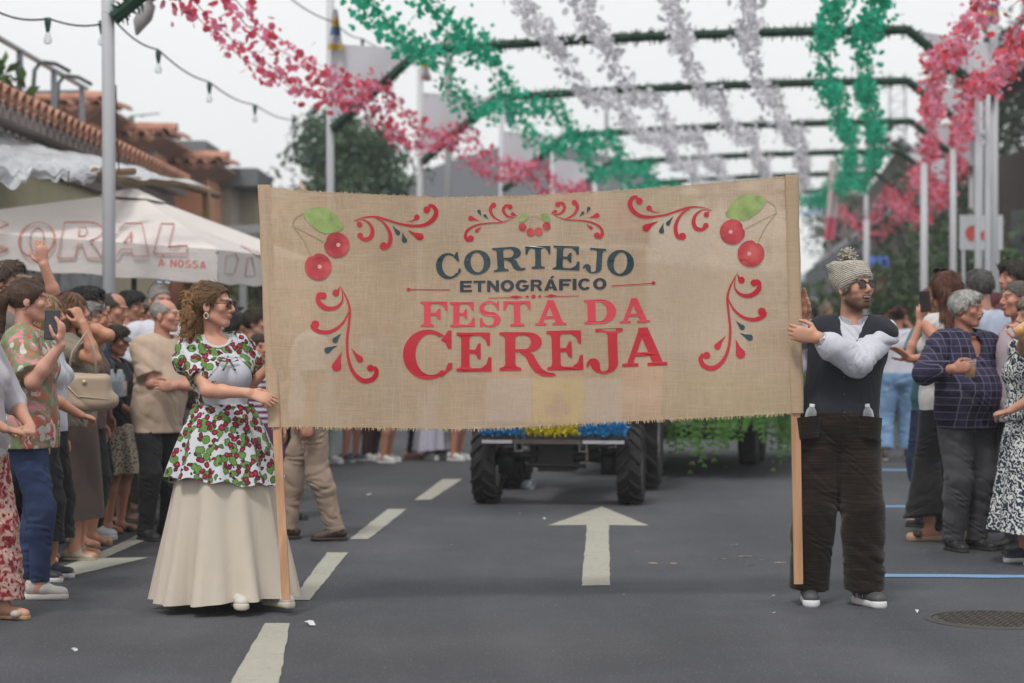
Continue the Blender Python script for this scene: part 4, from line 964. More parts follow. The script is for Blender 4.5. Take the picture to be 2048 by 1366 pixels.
def make_banner():
    root = empty('parade_banner', at(1060, 853, 10.5) * 1, 0, 'wide burlap banner with cherries and CORTEJO ETNOGRÁFICO lettering carried across the road', 'banner')
    o_ = root.location
    def fin(mb, name, m, par, smooth=False):
        org = o_ if par is root else Vector((0, 0, 0))
        mb.v = [tuple(Vector(v) - o_) for v in mb.v]; return mb.build(name, m, par, smooth)
    BUR = fab_burlap(); BUR2 = fab_burlap(.12)
    m = MB(); NX, NY = 150, 60; rg = []
    for j in range(NY + 1):
        r = []
        for i in range(NX + 1):
            px = 540 + (1592 - 540) * i / NX
            u = i / NX; yt, yb = interp(px, TOPE), interp(px, BOTE); ll = 530 + 22 * j / NY; rr_ = 1590 + 7 * j / NY; px = ll + (rr_ - ll) * u
            r.append(bpt(px, yt + (yb - yt) * j / NY))
        rg.append(r)
    m.loft(rg, closed=False); cl = fin(m, 'cloth', BUR, root, True)
    m = MB(); rr = random.Random(2)     # frayed edges
    for (E, n, s_) in ((BOTE, 620, 1), (TOPE, 380, -1)):
        for i in range(n):
            px = 545 + 1045 * rr.random(); y = interp(px, E) - s_ * 2; L = rr.uniform(3, 9) if s_ > 0 else rr.uniform(2, 5); dx = rr.uniform(-3.5, 3.5); w = rr.uniform(.5, 1.1); o = rr.uniform(-.002, .004)
            m.add([bpt(px - w, y, o), bpt(px + w, y, o), bpt(px + w * .6 + dx, y + s_ * L, o + rr.uniform(-.006, .006)), bpt(px - w * .6 + dx, y + s_ * L, o)], [(0, 1, 2, 3)])
    fin(m, 'frayed_edge', plain((.50, .39, .25), .95, name='fray'), cl)
    for (xa, ya, xb, yb, w) in ((529, 370, 549, 854, 21), (1583, 350, 1594, 826, 22)):   # sleeves sewn round the poles
        m = MB(); rg = []
        for i in range(15):
            t = i / 14; px, py = xa + (xb - xa) * t, ya + (yb - ya) * t; c = at(px, py, 10.49 - .29 * (py - 370) / 830 if xa < 900 else 10.575); hw = w / FPX * 10.5 / 2 + .004 + .002 * math.sin(i * 1.7 + xa)
            rg.append([c + Vector((hw * sx, .02 * sy, 0)) for sx, sy in ((-1.02, -1), (-.5, -1.25), (.5, -1.25), (1.02, -1), (1.02, 1), (0, 1.2), (-1.02, 1))])
        m.loft(rg); fin(m, 'pole_sleeve', BUR2, root, True)
    n = NT('pale_wood'); v = n.coord((30, 30, 1.6)); a = n.noise(v, 1, 4, .6, .6); b = n.vor(n.coord((1, 1, .6)), 4)
    PW = n.done(n.bsdf(n.mix(n.ramp(b.outputs['Distance'], [(0, (.12, .05, .02)), (.05, (1, 1, 1))]), (.2, .08, .03), n.ramp(a.outputs[0], [(.3, (.36, .19, .10)), (.7, (.52, .30, .18))])), .7, spec=.3))
    for (xa, ya, xb, yb, d, w, lab) in ((529, 371, 572, 1200, 10.49, .042, None), (1583, 351, 1597, 1168, 10.575, .046, None)):
        m = MB(); a_, b_ = at(xa, ya, d), at(xb, yb, d - (.29 if xa < 900 else 0)); m.bar(a_, b_, w, .026, (0, 1, 0)); fin(m, 'wooden_pole', PW, root)
    RED = fab_vinyl((.44, .004, .018), (.50, .010, .028)); COR = fab_vinyl((.58, .04, .065)); TEAL = fab_vinyl((.018, .045, .055)); NAVY = fab_vinyl((.022, .028, .042))
    P = Print()
    for g, bx, r in (('C', (872, 507, 921, 557), -9), ('O', (928, 501, 981, 548), -7), ('R', (986, 494, 1049, 542), -4), ('T', (1051, 492, 1101, 537), -1), ('E', (1106, 492, 1161, 540), 2), ('J', (1165, 496, 1211, 543), 4), ('O', (1214, 501, 1268, 551), 9)): P.glyph(g, bx, r)
    fin(P.m, 'cortejo_lettering', TEAL, cl)
    P = Print(); x = 920; W_ = {'I': .36}; word = 'ETNOGRÁFICO'; ws = [1.0 if c not in 'I' else .33 for c in word]; ws = [w * (1.12 if c in 'OGCÁ' else 1.0) for w, c in zip(ws, word)]; gap = .13; un = 293 / (sum(ws) + gap * (len(ws) - 1))
    for c, w in zip(word, ws):
        yb = 584 - (x - 920) * .0135 - .000022 * (x - 920) ** 2; P.glyph({'Á': 'A'}.get(c, c), (x, yb - 22.5, x + w * un, yb), 0, SANS, -.016); x += (w + gap) * un
    fin(P.m, 'etnografico_lettering', NAVY, cl)
    P = Print()
    for g, bx, r in (('F', (841, 603, 896, 653), 0), ('E', (900, 604, 951, 653), 0), ('S', (956, 603, 1004, 653), 0), ('T', (1007, 602, 1061, 652), -1), ('A', (1070, 600, 1132, 650), -1), ('D', (1168, 599, 1232, 647), -2), ('A', (1239, 596, 1299, 645), -2.5)): P.glyph(g, bx, r)
    fin(P.m, 'festa_da_lettering', COR, cl)
    P = Print()
    for g, bx, r in (('C', (806, 661, 906, 757), 0), ('E', (913, 665, 985, 743), 0), ('r', (999, 664, 1112, 741), -.5), ('E', (1094, 661, 1168, 740), -1.5), ('J', (1168, 657, 1247, 741), -2), ('A', (1243, 655, 1333, 732), -2.5)): P.glyph(g, bx, r)
    fin(P.m, 'cereja_lettering', RED, cl)
    # scrolls
    PR, PN = Print(), Print()
    def flush():
        fin(PR.m, 'red_scroll', RED, cl); PR.m = MB()
    def corner(f, m_):
        k = 1 / 3.657; q = lambda x, y: f(500 + x * k, 340 + y * k); w = lambda *a: [v * k for v in a]
        PR.stroke([q(755, 370), q(830, 346), q(920, 342), q(1010, 366), q(1100, 394), q(1200, 408), q(1280, 400), q(1338, 362), q(1362, 310), q(1340, 266), q(1305, 262)], w(1, 7, 14, 15, 15, 18, 25, 34, 34, 28, 24), (*q(1293, 290), 25 * k))
        PR.stroke([q(920, 346), q(975, 382), q(1010, 430), q(1028, 490), q(1016, 548), q(985, 568)], w(8, 13, 22, 29, 30, 30), (*q(977, 555), 27 * k))
        PR.stroke([q(765, 371), q(830, 364), q(880, 400), q(896, 450), q(880, 495), q(840, 508), q(808, 492)], w(3, 8, 20, 30, 32, 28, 24), (*q(806, 479), 21 * k))
        PR.stroke([q(780, 374), q(802, 395)], w(3, 20), (*q(802, 399), 20 * k)); PR.stroke([q(1140, 380), q(1190, 370), q(1216, 352)], w(2, 8, 20), (*q(1221, 344), 20 * k))
        PN.drop(q(1040, 402), q(1083, 460), 16 * k); PN.drop(q(1115, 450), q(1130, 513), 19 * k); PR.drop(q(1150, 438), q(1243, 488), 27 * k)
    corner(lambda x, y: (x, y), 0); flush(); corner(lambda x, y: (2132.0 - x - (0) , y - 20 + .018 * (x - 706)), 1); flush()
    def middle(f):
        k = 1 / 3.657; q = lambda x, y: f(500 + x * k, 340 + y * k); w = lambda *a: [v * k for v in a]
        PR.stroke([q(1955, 335), q(1850, 380), q(1750, 388), q(1660, 402), q(1592, 440), q(1576, 490), q(1602, 520)], w(1, 8, 9, 12, 18, 24, 24), (*q(1615, 500), 23 * k))
        PR.stroke([q(1850, 380), q(1785, 345), q(1758, 295), q(1772, 258)], w(5, 14, 24, 26), (*q(1781, 257), 19 * k)); PR.stroke([q(1935, 346), q(1880, 335), q(1852, 295), q(1870, 262), q(1900, 262)], w(3, 14, 22, 22, 20), (*q(1903, 270), 18 * k))
        PR.drop(q(1955, 335), q(1921, 322), 14 * k); PN.drop(q(1692, 340), q(1675, 302), 13 * k); PN.drop(q(1745, 362), q(1718, 334), 11 * k); PR.drop(q(1678, 372), q(1614, 353), 18 * k); PR.drop(q(1697, 412), q(1658, 445), 13 * k)
    middle(lambda x, y: (x, y)); flush(); middle(lambda x, y: (2135.5 - x, y - 6 + .01 * (x - 930))); flush()
    def side(f):
        k = 1 / 3.657; q = lambda x, y: f(500 + x * k, 560 + y * k); w = lambda *a: [v * k for v in a]
        PR.stroke([q(653, 35), q(705, 130), q(730, 220), q(722, 330), q(710, 450), q(720, 580), q(760, 680), q(830, 737), q(900, 722), q(926, 672), q(905, 636)], w(1, 12, 18, 17, 18, 20, 27, 35, 36, 33, 28), (*q(882, 644), 26 * k))
        PR.stroke([q(672, 70), q(676, 150), q(630, 200), q(560, 206), q(505, 165), q(500, 115), q(525, 98)], w(3, 11, 24, 33, 36, 32, 28), (*q(536, 114), 25 * k))
        PR.stroke([q(724, 230), q(682, 310), q(610, 368), q(530, 383), q(468, 356), q(457, 325)], w(7, 16, 24, 30, 33, 34), (*q(478, 324), 29 * k))
        PR.stroke([q(655, 50), q(645, 82)], w(3, 20), (*q(628, 93), 25 * k))
        PN.drop(q(670, 388), q(622, 440), 20 * k); PN.drop(q(642, 478), q(567, 514), 23 * k); PR.drop(q(671, 522), q(634, 632), 35 * k); PR.drop(q(740, 498), q(804, 580), 24 * k)
    side(lambda x, y: (x, y)); flush(); side(lambda x, y: (2154.5 - x, y - 25.5)); flush()
    for pts, bl in ((((818, 579), (900, 579.6)), (817, 579, 3.6)), (((1223, 571.8), (1306, 566.5)), (1307, 566, 3.6))): PR.stroke(list(pts), [1.8, 1.8], bl)
    for sx in (1, -1):
        f = lambda x: 1067 + sx * x
        PR.stroke([(f(90), 594 - sx * 2.2), (f(22), 593.6 - sx * .5)], [1.2, 1.5]); PR.poly([[(f(47), 592 - sx), (f(35), 589.5 - sx), (f(24), 592.8 - sx * .5), (f(35), 596.4 - sx)]]); PR.disc(f(12.5), 593 - sx * .4, 3, 2.4)
    PR.disc(1067, 593, 4)
    fin(PR.m, 'red_rule', RED, cl); fin(PN.m, 'dark_drops', TEAL, cl)
    # printed cherries
    G, S, Ch, Hi = Print(), Print(.0035), Print(.005), Print(.0065)
    def pair(f):
        k = 1 / 3.657; q = lambda x, y: f(500 + x * k, 340 + y * k)
        G.blob([q(*p) for p in ((385, 318), (408, 297), (440, 283), (480, 273), (520, 271), (560, 279), (600, 299), (628, 326), (645, 352), (662, 380), (686, 410), (680, 430), (660, 445), (600, 462), (550, 466), (510, 452), (470, 426), (440, 400), (415, 370))])
        S.stroke([q(545, 528), q(420, 462), q(310, 410)], [1.6, 1.3, 1.6]); S.stroke([q(445, 620), q(390, 510), q(316, 415)], [1.6, 1.3, 1.6]); S.stroke([q(310, 410), q(330, 352), q(385, 320)], [1.8, 1.6, 1.6])
        for (x, y, r, nt) in ((634, 548, 92, 200), (498, 707, 98, 245)):
            L = [q(x + r * math.cos(R_(a)) * (1 - .13 * math.exp(-((a - nt) / 12) ** 2)), y + r * math.sin(R_(a)) * (1 - .13 * math.exp(-((a - nt) / 12) ** 2))) for a in range(0, 360, 6)]
            Ch.blob(L); c = q(x + 12, y); Hi.disc(c[0], c[1], 4.2)
    pair(lambda x, y: (x, y)); pair(lambda x, y: (2138.0 - x, y - 26))
    for (x, y, r) in ((1045, 454, 8), (1061, 464, 8.2), (1077, 463, 8.2), (1093, 452, 8)): Ch.disc(x, y, r)
    for sx in (1, -1):
        f = lambda x: 1069 + sx * x
        G.poly([[(f(12), 430), (f(18), 426.5), (f(26), 428), (f(31.5), 436), (f(32), 444), (f(22), 443), (f(15), 438)]])
        S.stroke([(f(2), 431), (f(8), 444), (f(9), 457)], [.8, .8, .8]); S.stroke([(f(2), 431), (f(14), 438), (f(24), 446)], [.8, .8, .8])
    n = NT('printed_cherry'); a = n.noise(n.coord(), 9, 3); CHM = n.done(n.bsdf(n.ramp(a.outputs[0], [(.3, (.26, .012, .02)), (.5, (.45, .035, .045)), (.7, (.58, .10, .10))]), .35, spec=.5))
    n = NT('printed_leaf'); a = n.noise(n.coord((1, 1, 1), (0, .6, 0)), 14, 4); LFM = n.done(n.bsdf(n.ramp(a.outputs[0], [(.3, (.17, .25, .07)), (.6, (.30, .38, .13)), (.8, (.40, .47, .20))]), .5))
    fin(G.m, 'printed_leaves', LFM, cl); fin(S.m, 'printed_stems', plain((.30, .24, .13), .6, name='ink'), cl); fin(Ch.m, 'printed_cherries', CHM, cl); fin(Hi.m, 'printed_shine', plain((.62, .32, .32), .5, name='ink'), cl)
    return root
make_banner()
# ---------------------------------------------------------------- ground, markings
def mat_asphalt():
    n = NT('asphalt'); v = n.coord(); a = n.noise(v, 75, 4, .8); b = n.noise(v, .5, 5, .7); c3 = n.vor(v, 60); e = n.noise(n.coord((1, .12, 1)), 1.4, 4, .6)
    f = n.math('ADD', n.math('MULTIPLY', a.outputs[0], .46), n.math('MULTIPLY', b.outputs[0], .32)); f = n.math('ADD', f, n.math('MULTIPLY', e.outputs[0], .22))
    col = n.ramp(f, [(.34, (.026, .028, .034)), (.5, (.056, .058, .067)), (.66, (.11, .111, .125))])
    col = n.mix(n.math('MULTIPLY', n.math('LESS_THAN', c3.outputs['Distance'], .22), n.math('GREATER_THAN', c3.outputs['Color'], .66)), col, (.16, .16, .16))
    cr = n.vor(n.coord((1, .6, 1)), .5, 'DISTANCE_TO_EDGE'); 
    return n.done(n.bsdf(col, .82, normal=n.bump(n.math('ADD', a.outputs[0], n.math('MULTIPLY', c3.outputs['Distance'], .6)), .55, .012), spec=.35))
ASPH = mat_asphalt()
m = MB(); NX = 8
m.add([(-190, -20, 0), (190, -20, 0), (190, 330, 0), (-190, 330, 0)], [(0, 1, 2, 3)]); tag(m.build('road', ASPH), kind='structure')
def mat_roadpaint(c):
    n = NT('road_paint'); v = n.coord(); a = n.noise(v, 24, 5, .7); b = n.noise(v, 3, 3)
    f = n.math('ADD', n.math('MULTIPLY', a.outputs[0], .7), n.math('MULTIPLY', b.outputs[0], .3))
    return n.done(n.bsdf(n.ramp(f, [(.3, tuple(x * .35 for x in c)), (.42, tuple(x * .85 for x in c)), (.7, c)]), .8, normal=n.bump(a.outputs[0], .3, .01), spec=.3))
RP = mat_roadpaint((.36, .35, .30)); BP = mat_roadpaint((.16, .30, .50))
def marking(name, px, mt, label, cat, group=None):
    m = MB(); pts = [gnd(x, y, .004) for x, y in px]
    # slightly worn edges
    q = []
    for a, b in zip(pts, pts[1:] + pts[:1]):
        n = max(1, int((b - a).length / .12))
        for i in range(n): p = a + (b - a) * (i / n); q.append((p.x + random.uniform(-.004, .004), p.y + random.uniform(-.012, .012), .004))
    tri = tessellate_polygon([[Vector(p) for p in q]]); m.add(q, tri); return tag(m.build(name, mt), label, cat, group)
for i, (px, lab) in enumerate(((((440, 1400), (552, 1400), (580, 1246), (530, 1246)), 'white lane dash nearest the camera, cut by the photo edge'), (((583, 1200), (619, 1200), (696, 1105), (654, 1105)), 'white lane dash beside the woman\'s cream skirt hem'), (((699, 1078), (737, 1078), (813, 1018), (775, 1018)), 'white lane dash just behind the walker in beige trousers'), (((829, 1000), (862, 999), (925, 958), (885, 958)), 'farthest white lane dash, ending beside the tractor'))):
    marking('lane_dash', px, RP, lab, 'road marking', 'dashed lane line')
marking('road_arrow', ((1204, 1013), (1297, 1051), (1218, 1050), (1220, 1171), (1163, 1171), (1174, 1050), (1095, 1051)), RP, 'white straight ahead arrow painted on the asphalt in front of the tractor', 'road marking')
marking('road_arrow', ((185, 1112), (300, 1058), (300, 1076), (208, 1116), (296, 1115), (130, 1155), (60, 1155)), RP, 'pale arrow shaped marking at the feet of the left crowd', 'road marking')
for y0, y1, x0, lab in ((1147.5, 1153.5, 1764, 'nearest thin blue line across the right lane'), (1010, 1013.5, 1658, 'second thin blue line beyond the man\'s knitted trousers'), (938, 941, 1745, 'farthest thin blue line near the woman in light jeans')):
    marking('blue_line', ((x0, y0), (2300, y0 + 4), (2300, y1 + 4), (x0, y1)), BP, lab, 'road marking', 'blue lines on the right lane')
marking('blue_triangle', ((1749, 1155), (1766, 1168), (1745, 1168)), BP, 'small blue painted triangle beside the man\'s shoe', 'road marking')
# manhole cover
def manhole():
    c = gnd(1990, 1240); m = MB(); r = empty('manhole_cover', c, 0, 'round ribbed iron manhole cover set in the asphalt at lower right', 'manhole cover')
    m.lathe([(.0, .006), (.29, .006), (.30, .003)], seg=40); IR = plain((.05, .045, .04), .6, .3, .3, 30, .3, name='cast_iron'); m.build('cover_plate', IR, r)
    m = MB(); m.lathe([(.31, .001), (.31, .005), (.335, .005), (.34, .001)], seg=40); m.build('frame_ring', IR, r)
    m = MB()
    for i in range(-9, 10):
        for j in range(-9, 10):
            x, y = i * .03 + (.015 if j % 2 else 0), j * .03
            if math.hypot(x, y) < .275: m.box((x, y, .008), (.02, .008, .006), Matrix.Rotation(R_(45 if (i + j) % 2 else -45), 3, 'Z'))
    m.build('tread_pattern', plain((.065, .058, .052), .8, .2, .3, 30, .2, name='cast_iron_worn'), r)
manhole()
rr = random.Random(11)
for i, (px, py, s_, k) in enumerate(((738, 991, .07, 0), (1040, 1030, .03, 0), (620, 1250, .06, 0), (1545, 1226, .03, 0), (1548, 1195, .03, 0), (1720, 1225, .03, 0), (1835, 1226, .03, 0), (1560, 880, .14, 0), (1305, 1127, .06, 1), (1350, 1127, .06, 1), (1440, 1118, .07, 1), (1490, 1113, .08, 1), (1525, 1120, .07, 1), (1560, 1126, .07, 1), (1275, 1103, .05, 1), (1500, 1132, .06, 1), (1468, 1090, .05, 1), (148, 1303, .03, 0), (900, 1090, .03, 0), (1090, 1040, .03, 0), (690, 955, .04, 0), (655, 1030, .04, 0), (1450, 935, .04, 0), (1250, 1190, .02, 1), (1600, 1100, .05, 1), (1850, 1100, .04, 1))):
    p = gnd(px, py, .006); m = MB(); a = rr.uniform(0, 3.1); w = s_ * (.5 if k == 0 else .1)
    c, n_ = math.cos(a) if k == 0 else 1, math.sin(a) if k == 0 else rr.uniform(-.5, .5)
    q = [(u * s_ * c - v * w * n_, u * s_ * n_ + v * w * c, rr.uniform(0, .02 if k == 0 else .006)) for u, v in ((-.5, -.5), (0, -.6), (.5, -.4), (.55, .5), (0, .4), (-.45, .5))]
    m.add(q, [(0, 1, 4, 5), (1, 2, 3, 4)]); o = m.build('paper_scrap' if k == 0 else 'straw', plain((.5, .5, .52) if k == 0 else (.42, .32, .18), .8, name='litter')); o.location = p
    tag(o, 'small white scrap of paper lying on the asphalt' if k == 0 else 'thin pale bit of straw lying on the asphalt', 'litter', 'paper scraps on the road' if k == 0 else 'straw bits on the road')
def cup():
    m = MB(); m.lathe([(.033, 0), (.045, .11)], seg=14); m.v = [(x + .01 * math.sin(z * 60 + y * 40), y, z) for x, y, z in m.v]; o = m.build('plastic_cup', CLEAR, None, True)
    o.rotation_euler = (R_(90), 0, R_(60)); o.location = gnd(1045, 978) + Vector((0, 0, .045)); tag(o, 'crushed clear plastic cup on the asphalt under the tractor', 'cup')
cup()

# ---------------------------------------------------------------- foliage
def leaf_mat(c, c2, name='foliage'):
    n = NT(name); a = n.noise(n.coord(), 1.3, 3); g = n.n('NewGeometry'); f = n.math('ADD', n.math('MULTIPLY', a.outputs[0], .6), n.math('MULTIPLY', g.outputs['Random Per Island'], .4))
    col = n.mix(f, c, c2); d = n.bsdf(col, .6, spec=.3); t = n.n('BsdfTranslucent'); n.l(col, t.inputs[0]); mx = n.n('MixShader'); mx.inputs[0].default_value = .25; n.l(d, mx.inputs[1]); n.l(t.outputs[0], mx.inputs[2]); return n.done(mx.outputs[0])
def leaf_cloud(name, blobs, n, size, mat_, parent, seed=1, long=1.8, droop=.2):
    """leaf faces scattered near the surfaces of many overlapping clumps"""
    R = np.random.RandomState(seed); b = np.array(blobs, float); vol = b[:, 3] * b[:, 4] * b[:, 5]; pk = R.choice(len(b), n, p=vol ** .7 / (vol ** .7).sum())
    d = R.normal(size=(n, 3)); d /= np.linalg.norm(d, axis=1)[:, None]; rad = .4 + .8 * R.rand(n, 1) ** .8
    C = b[pk, :3] + d * b[pk, 3:6] * rad
    u = R.normal(size=(n, 3)); u[:, 2] -= droop; u /= np.linalg.norm(u, axis=1)[:, None]; w = np.cross(u, R.normal(size=(n, 3))); w /= np.linalg.norm(w, axis=1)[:, None] + 1e-9
    L = size * (.6 + .8 * R.rand(n, 1)); W = L / long
    V = np.stack([C - u * L * .5, C + w * W * .5, C + u * L * .5, C - w * W * .5], 1).reshape(-1, 3)
    me = np_mesh(name, V, np.arange(n * 4).reshape(-1, 4), False); me.materials.append(mat_); return link(name, me, parent)
BARK = plain((.08, .06, .045), .9, 0, .3, 8, .4, name='bark')
def tree(name, base, H, R, label, seed, c1, c2, n=9000, size=.22, group=None, nb=26, trunk=.3, conical=.0, stray=6):
    t = empty(name, base, 0, label, 'tree', group); rr = random.Random(seed); m = MB()
    m.tube([(0, 0, -.1), (.05 * R, 0, H * .25), (-.03 * R, .02, H * .55), (0, 0, H * .85)], [R * .09, R * .07, R * .05, R * .015], 8)
    bl = []
    for i in range(nb):
        z = trunk + (1 - trunk) * rr.random() ** .9; a = rr.uniform(0, 6.28); pr = math.sin(min(1, (z - trunk) / (1 - trunk) * 1.15 + .22) * math.pi * .92) if not conical else (1 - (z - trunk) / (1 - trunk)) ** .8
        r = R * pr * rr.uniform(.35, .85); s_ = R * rr.uniform(.22, .40) * (1 if not conical else .3 + .7 * pr)
        c = (r * math.cos(a), r * math.sin(a), H * z - s_ * .3); bl.append((*c, s_, s_, s_ * .8)); m.tube([(0, 0, H * max(.15, z - .25)), (c[0] * .6, c[1] * .6, c[2] - s_ * .2), c], [R * .03, R * .018, R * .006], 5)
    for i in range(stray):
        z, a = rr.uniform(trunk + .05, .98), rr.uniform(0, 6.28); r = R * rr.uniform(.8, 1.12) * math.sin(min(1, (z - trunk) / (1 - trunk) * .9 + .15) * math.pi) ** .6; bl.append((r * math.cos(a), r * math.sin(a), H * z, R * .16, R * .16, R * .12))
    m.build('trunk', BARK, t, True); leaf_cloud('crown', bl, n, size, leaf_mat(c1, c2), t, seed); return t
G1, G2 = (.022, .05, .022), (.06, .11, .045); D1, D2 = (.022, .04, .028), (.06, .085, .055)  # the D pair is lightened in the leaf colour to stand for haze
p = gnd(690, 760); d = 46
tree('leafy_tree', (at(690, 672, d).x, d, 0), 6.3, 2.5, 'dark green broad tree standing behind the white poles at left', 3, (.036, .08, .042), (.09, .155, .085), 15000, .17, nb=60, stray=22)
# far hillside, its wood paled and greyed in the colour to imitate haze
m = MB(); rg = []
for i in range(41):
    x = -180 + 9 * i; rg.append([(x, 180, -.5), (x, 200, 5 + 14 * math.exp(-((x + 80) / 70) ** 2) + 1.2 * math.sin(x * .18) + .9 * math.sin(x * .5)), (x, 255, 8 + 18 * math.exp(-((x + 80) / 70) ** 2))])
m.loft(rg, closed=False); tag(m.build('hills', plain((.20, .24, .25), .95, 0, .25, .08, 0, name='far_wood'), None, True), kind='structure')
hz = [(1985, 330, 52, 9.0, 4.0, 'dark evergreen tree looming behind the flagpoles at far right', D1, D2), (2090, 330, 48, 9.5, 4.5, 'dark tree mass at the right photo edge under the tiled eave', D1, D2), (1890, 400, 70, 7.5, 3.4, 'dull green tree behind the white banner sign', G1, G2), (1700, 400, 90, 8.5, 4.0, 'hazy tree beside the grey gabled shed', (.05, .075, .045), (.10, .13, .07)), (560, 345, 120, 10.5, 4.5, 'pale hazy tree beyond the beige house at left', (.10, .13, .12), (.17, .2, .19)), (430, 600, 40, 2.9, 1.3, 'yellow green shrub tree showing under the parasol', (.06, .08, .02), (.17, .18, .05)), (510, 600, 42, 2.8, 1.3, 'bright green shrub tree seen left of the banner', (.05, .08, .02), (.14, .17, .05))]  # the hazy trees carry distance haze in their paler leaf colours
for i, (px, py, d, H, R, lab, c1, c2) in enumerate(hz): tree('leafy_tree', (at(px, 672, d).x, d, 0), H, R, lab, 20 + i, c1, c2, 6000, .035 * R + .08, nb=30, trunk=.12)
# clipped hedge on the right
h_ = empty('hedge', (0, 0, 0), 0, 'long dark green hedge behind the right crowd', 'hedge'); bl = []; rr = random.Random(4)
for i in range(46):
    t = i / 45; x, y = 5.0 + 7.0 * t, 36 - 9 * t; top = 1.4 + (HORIZ - interp(1024 + x / y * FPX, [(1500, 600), (1760, 560), (1800, 520), (1860, 495), (1960, 475), (2300, 450)])) / FPX * y
    for k in range(3): bl.append((x + rr.uniform(-.3, .3), y + rr.uniform(-.5, .5), top * (.25 + .3 * k) , .55, .6, top * .28))
leaf_cloud('hedge_leaves', bl, 16000, .15, leaf_mat((.045, .08, .04), (.10, .16, .07)), h_, 9)
m = MB()
for x, y in ((5.5, 35.4), (7, 33.4), (8.5, 31.5), (10, 29.6), (11.5, 27.7)): m.tube([(x, y, 0), (x + .1, y, 1.2)], .05, 6)
m.build('hedge_stems', BARK, h_)

# ---------------------------------------------------------------- tiled houses on the left
TILE = None
def mat_tile():
    n = NT('clay_tile'); v = n.coord(); a = n.noise(v, 3.5, 5, .65); b = n.noise(v, 22, 3)
    f = n.math('ADD', n.math('MULTIPLY', a.outputs[0], .7), n.math('MULTIPLY', b.outputs[0], .3))
    return n.done(n.bsdf(n.ramp(f, [(.3, (.19, .11, .085)), (.46, (.40, .20, .14)), (.7, (.55, .31, .22))]), .85, normal=n.bump(b.outputs[0], .3, .02), spec=.25))
TILE = mat_tile(); PLAS = lambda c: plain(c, .9, 0, .14, 2.2, .08, .2, 'plaster')
def half_tile(m, a, b, r, seg=7, mi=0, up=1, thick=.018):
    a, b = Vector(a), Vector(b); d = (b - a).normalized(); x = d.cross(Vector((0, 0, 1))).normalized(); u = x.cross(d) * up
    ro = [[p + (x * math.cos(math.pi * k / seg) + u * math.sin(math.pi * k / seg)) * rr_ for k in range(seg + 1)] for p, rr_ in ((a, r), (b, r * .88))]
    ri = [[p + (x * math.cos(math.pi * k / seg) + u * math.sin(math.pi * k / seg)) * (rr_ - thick) for k in range(seg + 1)] for p, rr_ in ((a, r), (b, r * .88))]
    for i in (0,): m.loft(ro, closed=False, mi=mi); m.loft(ri, closed=False, mi=mi)
    vs = ro[0] + ri[0]; n = seg + 1; m.add(vs, [(k, k + 1, n + k + 1, n + k) for k in range(seg)], mi)
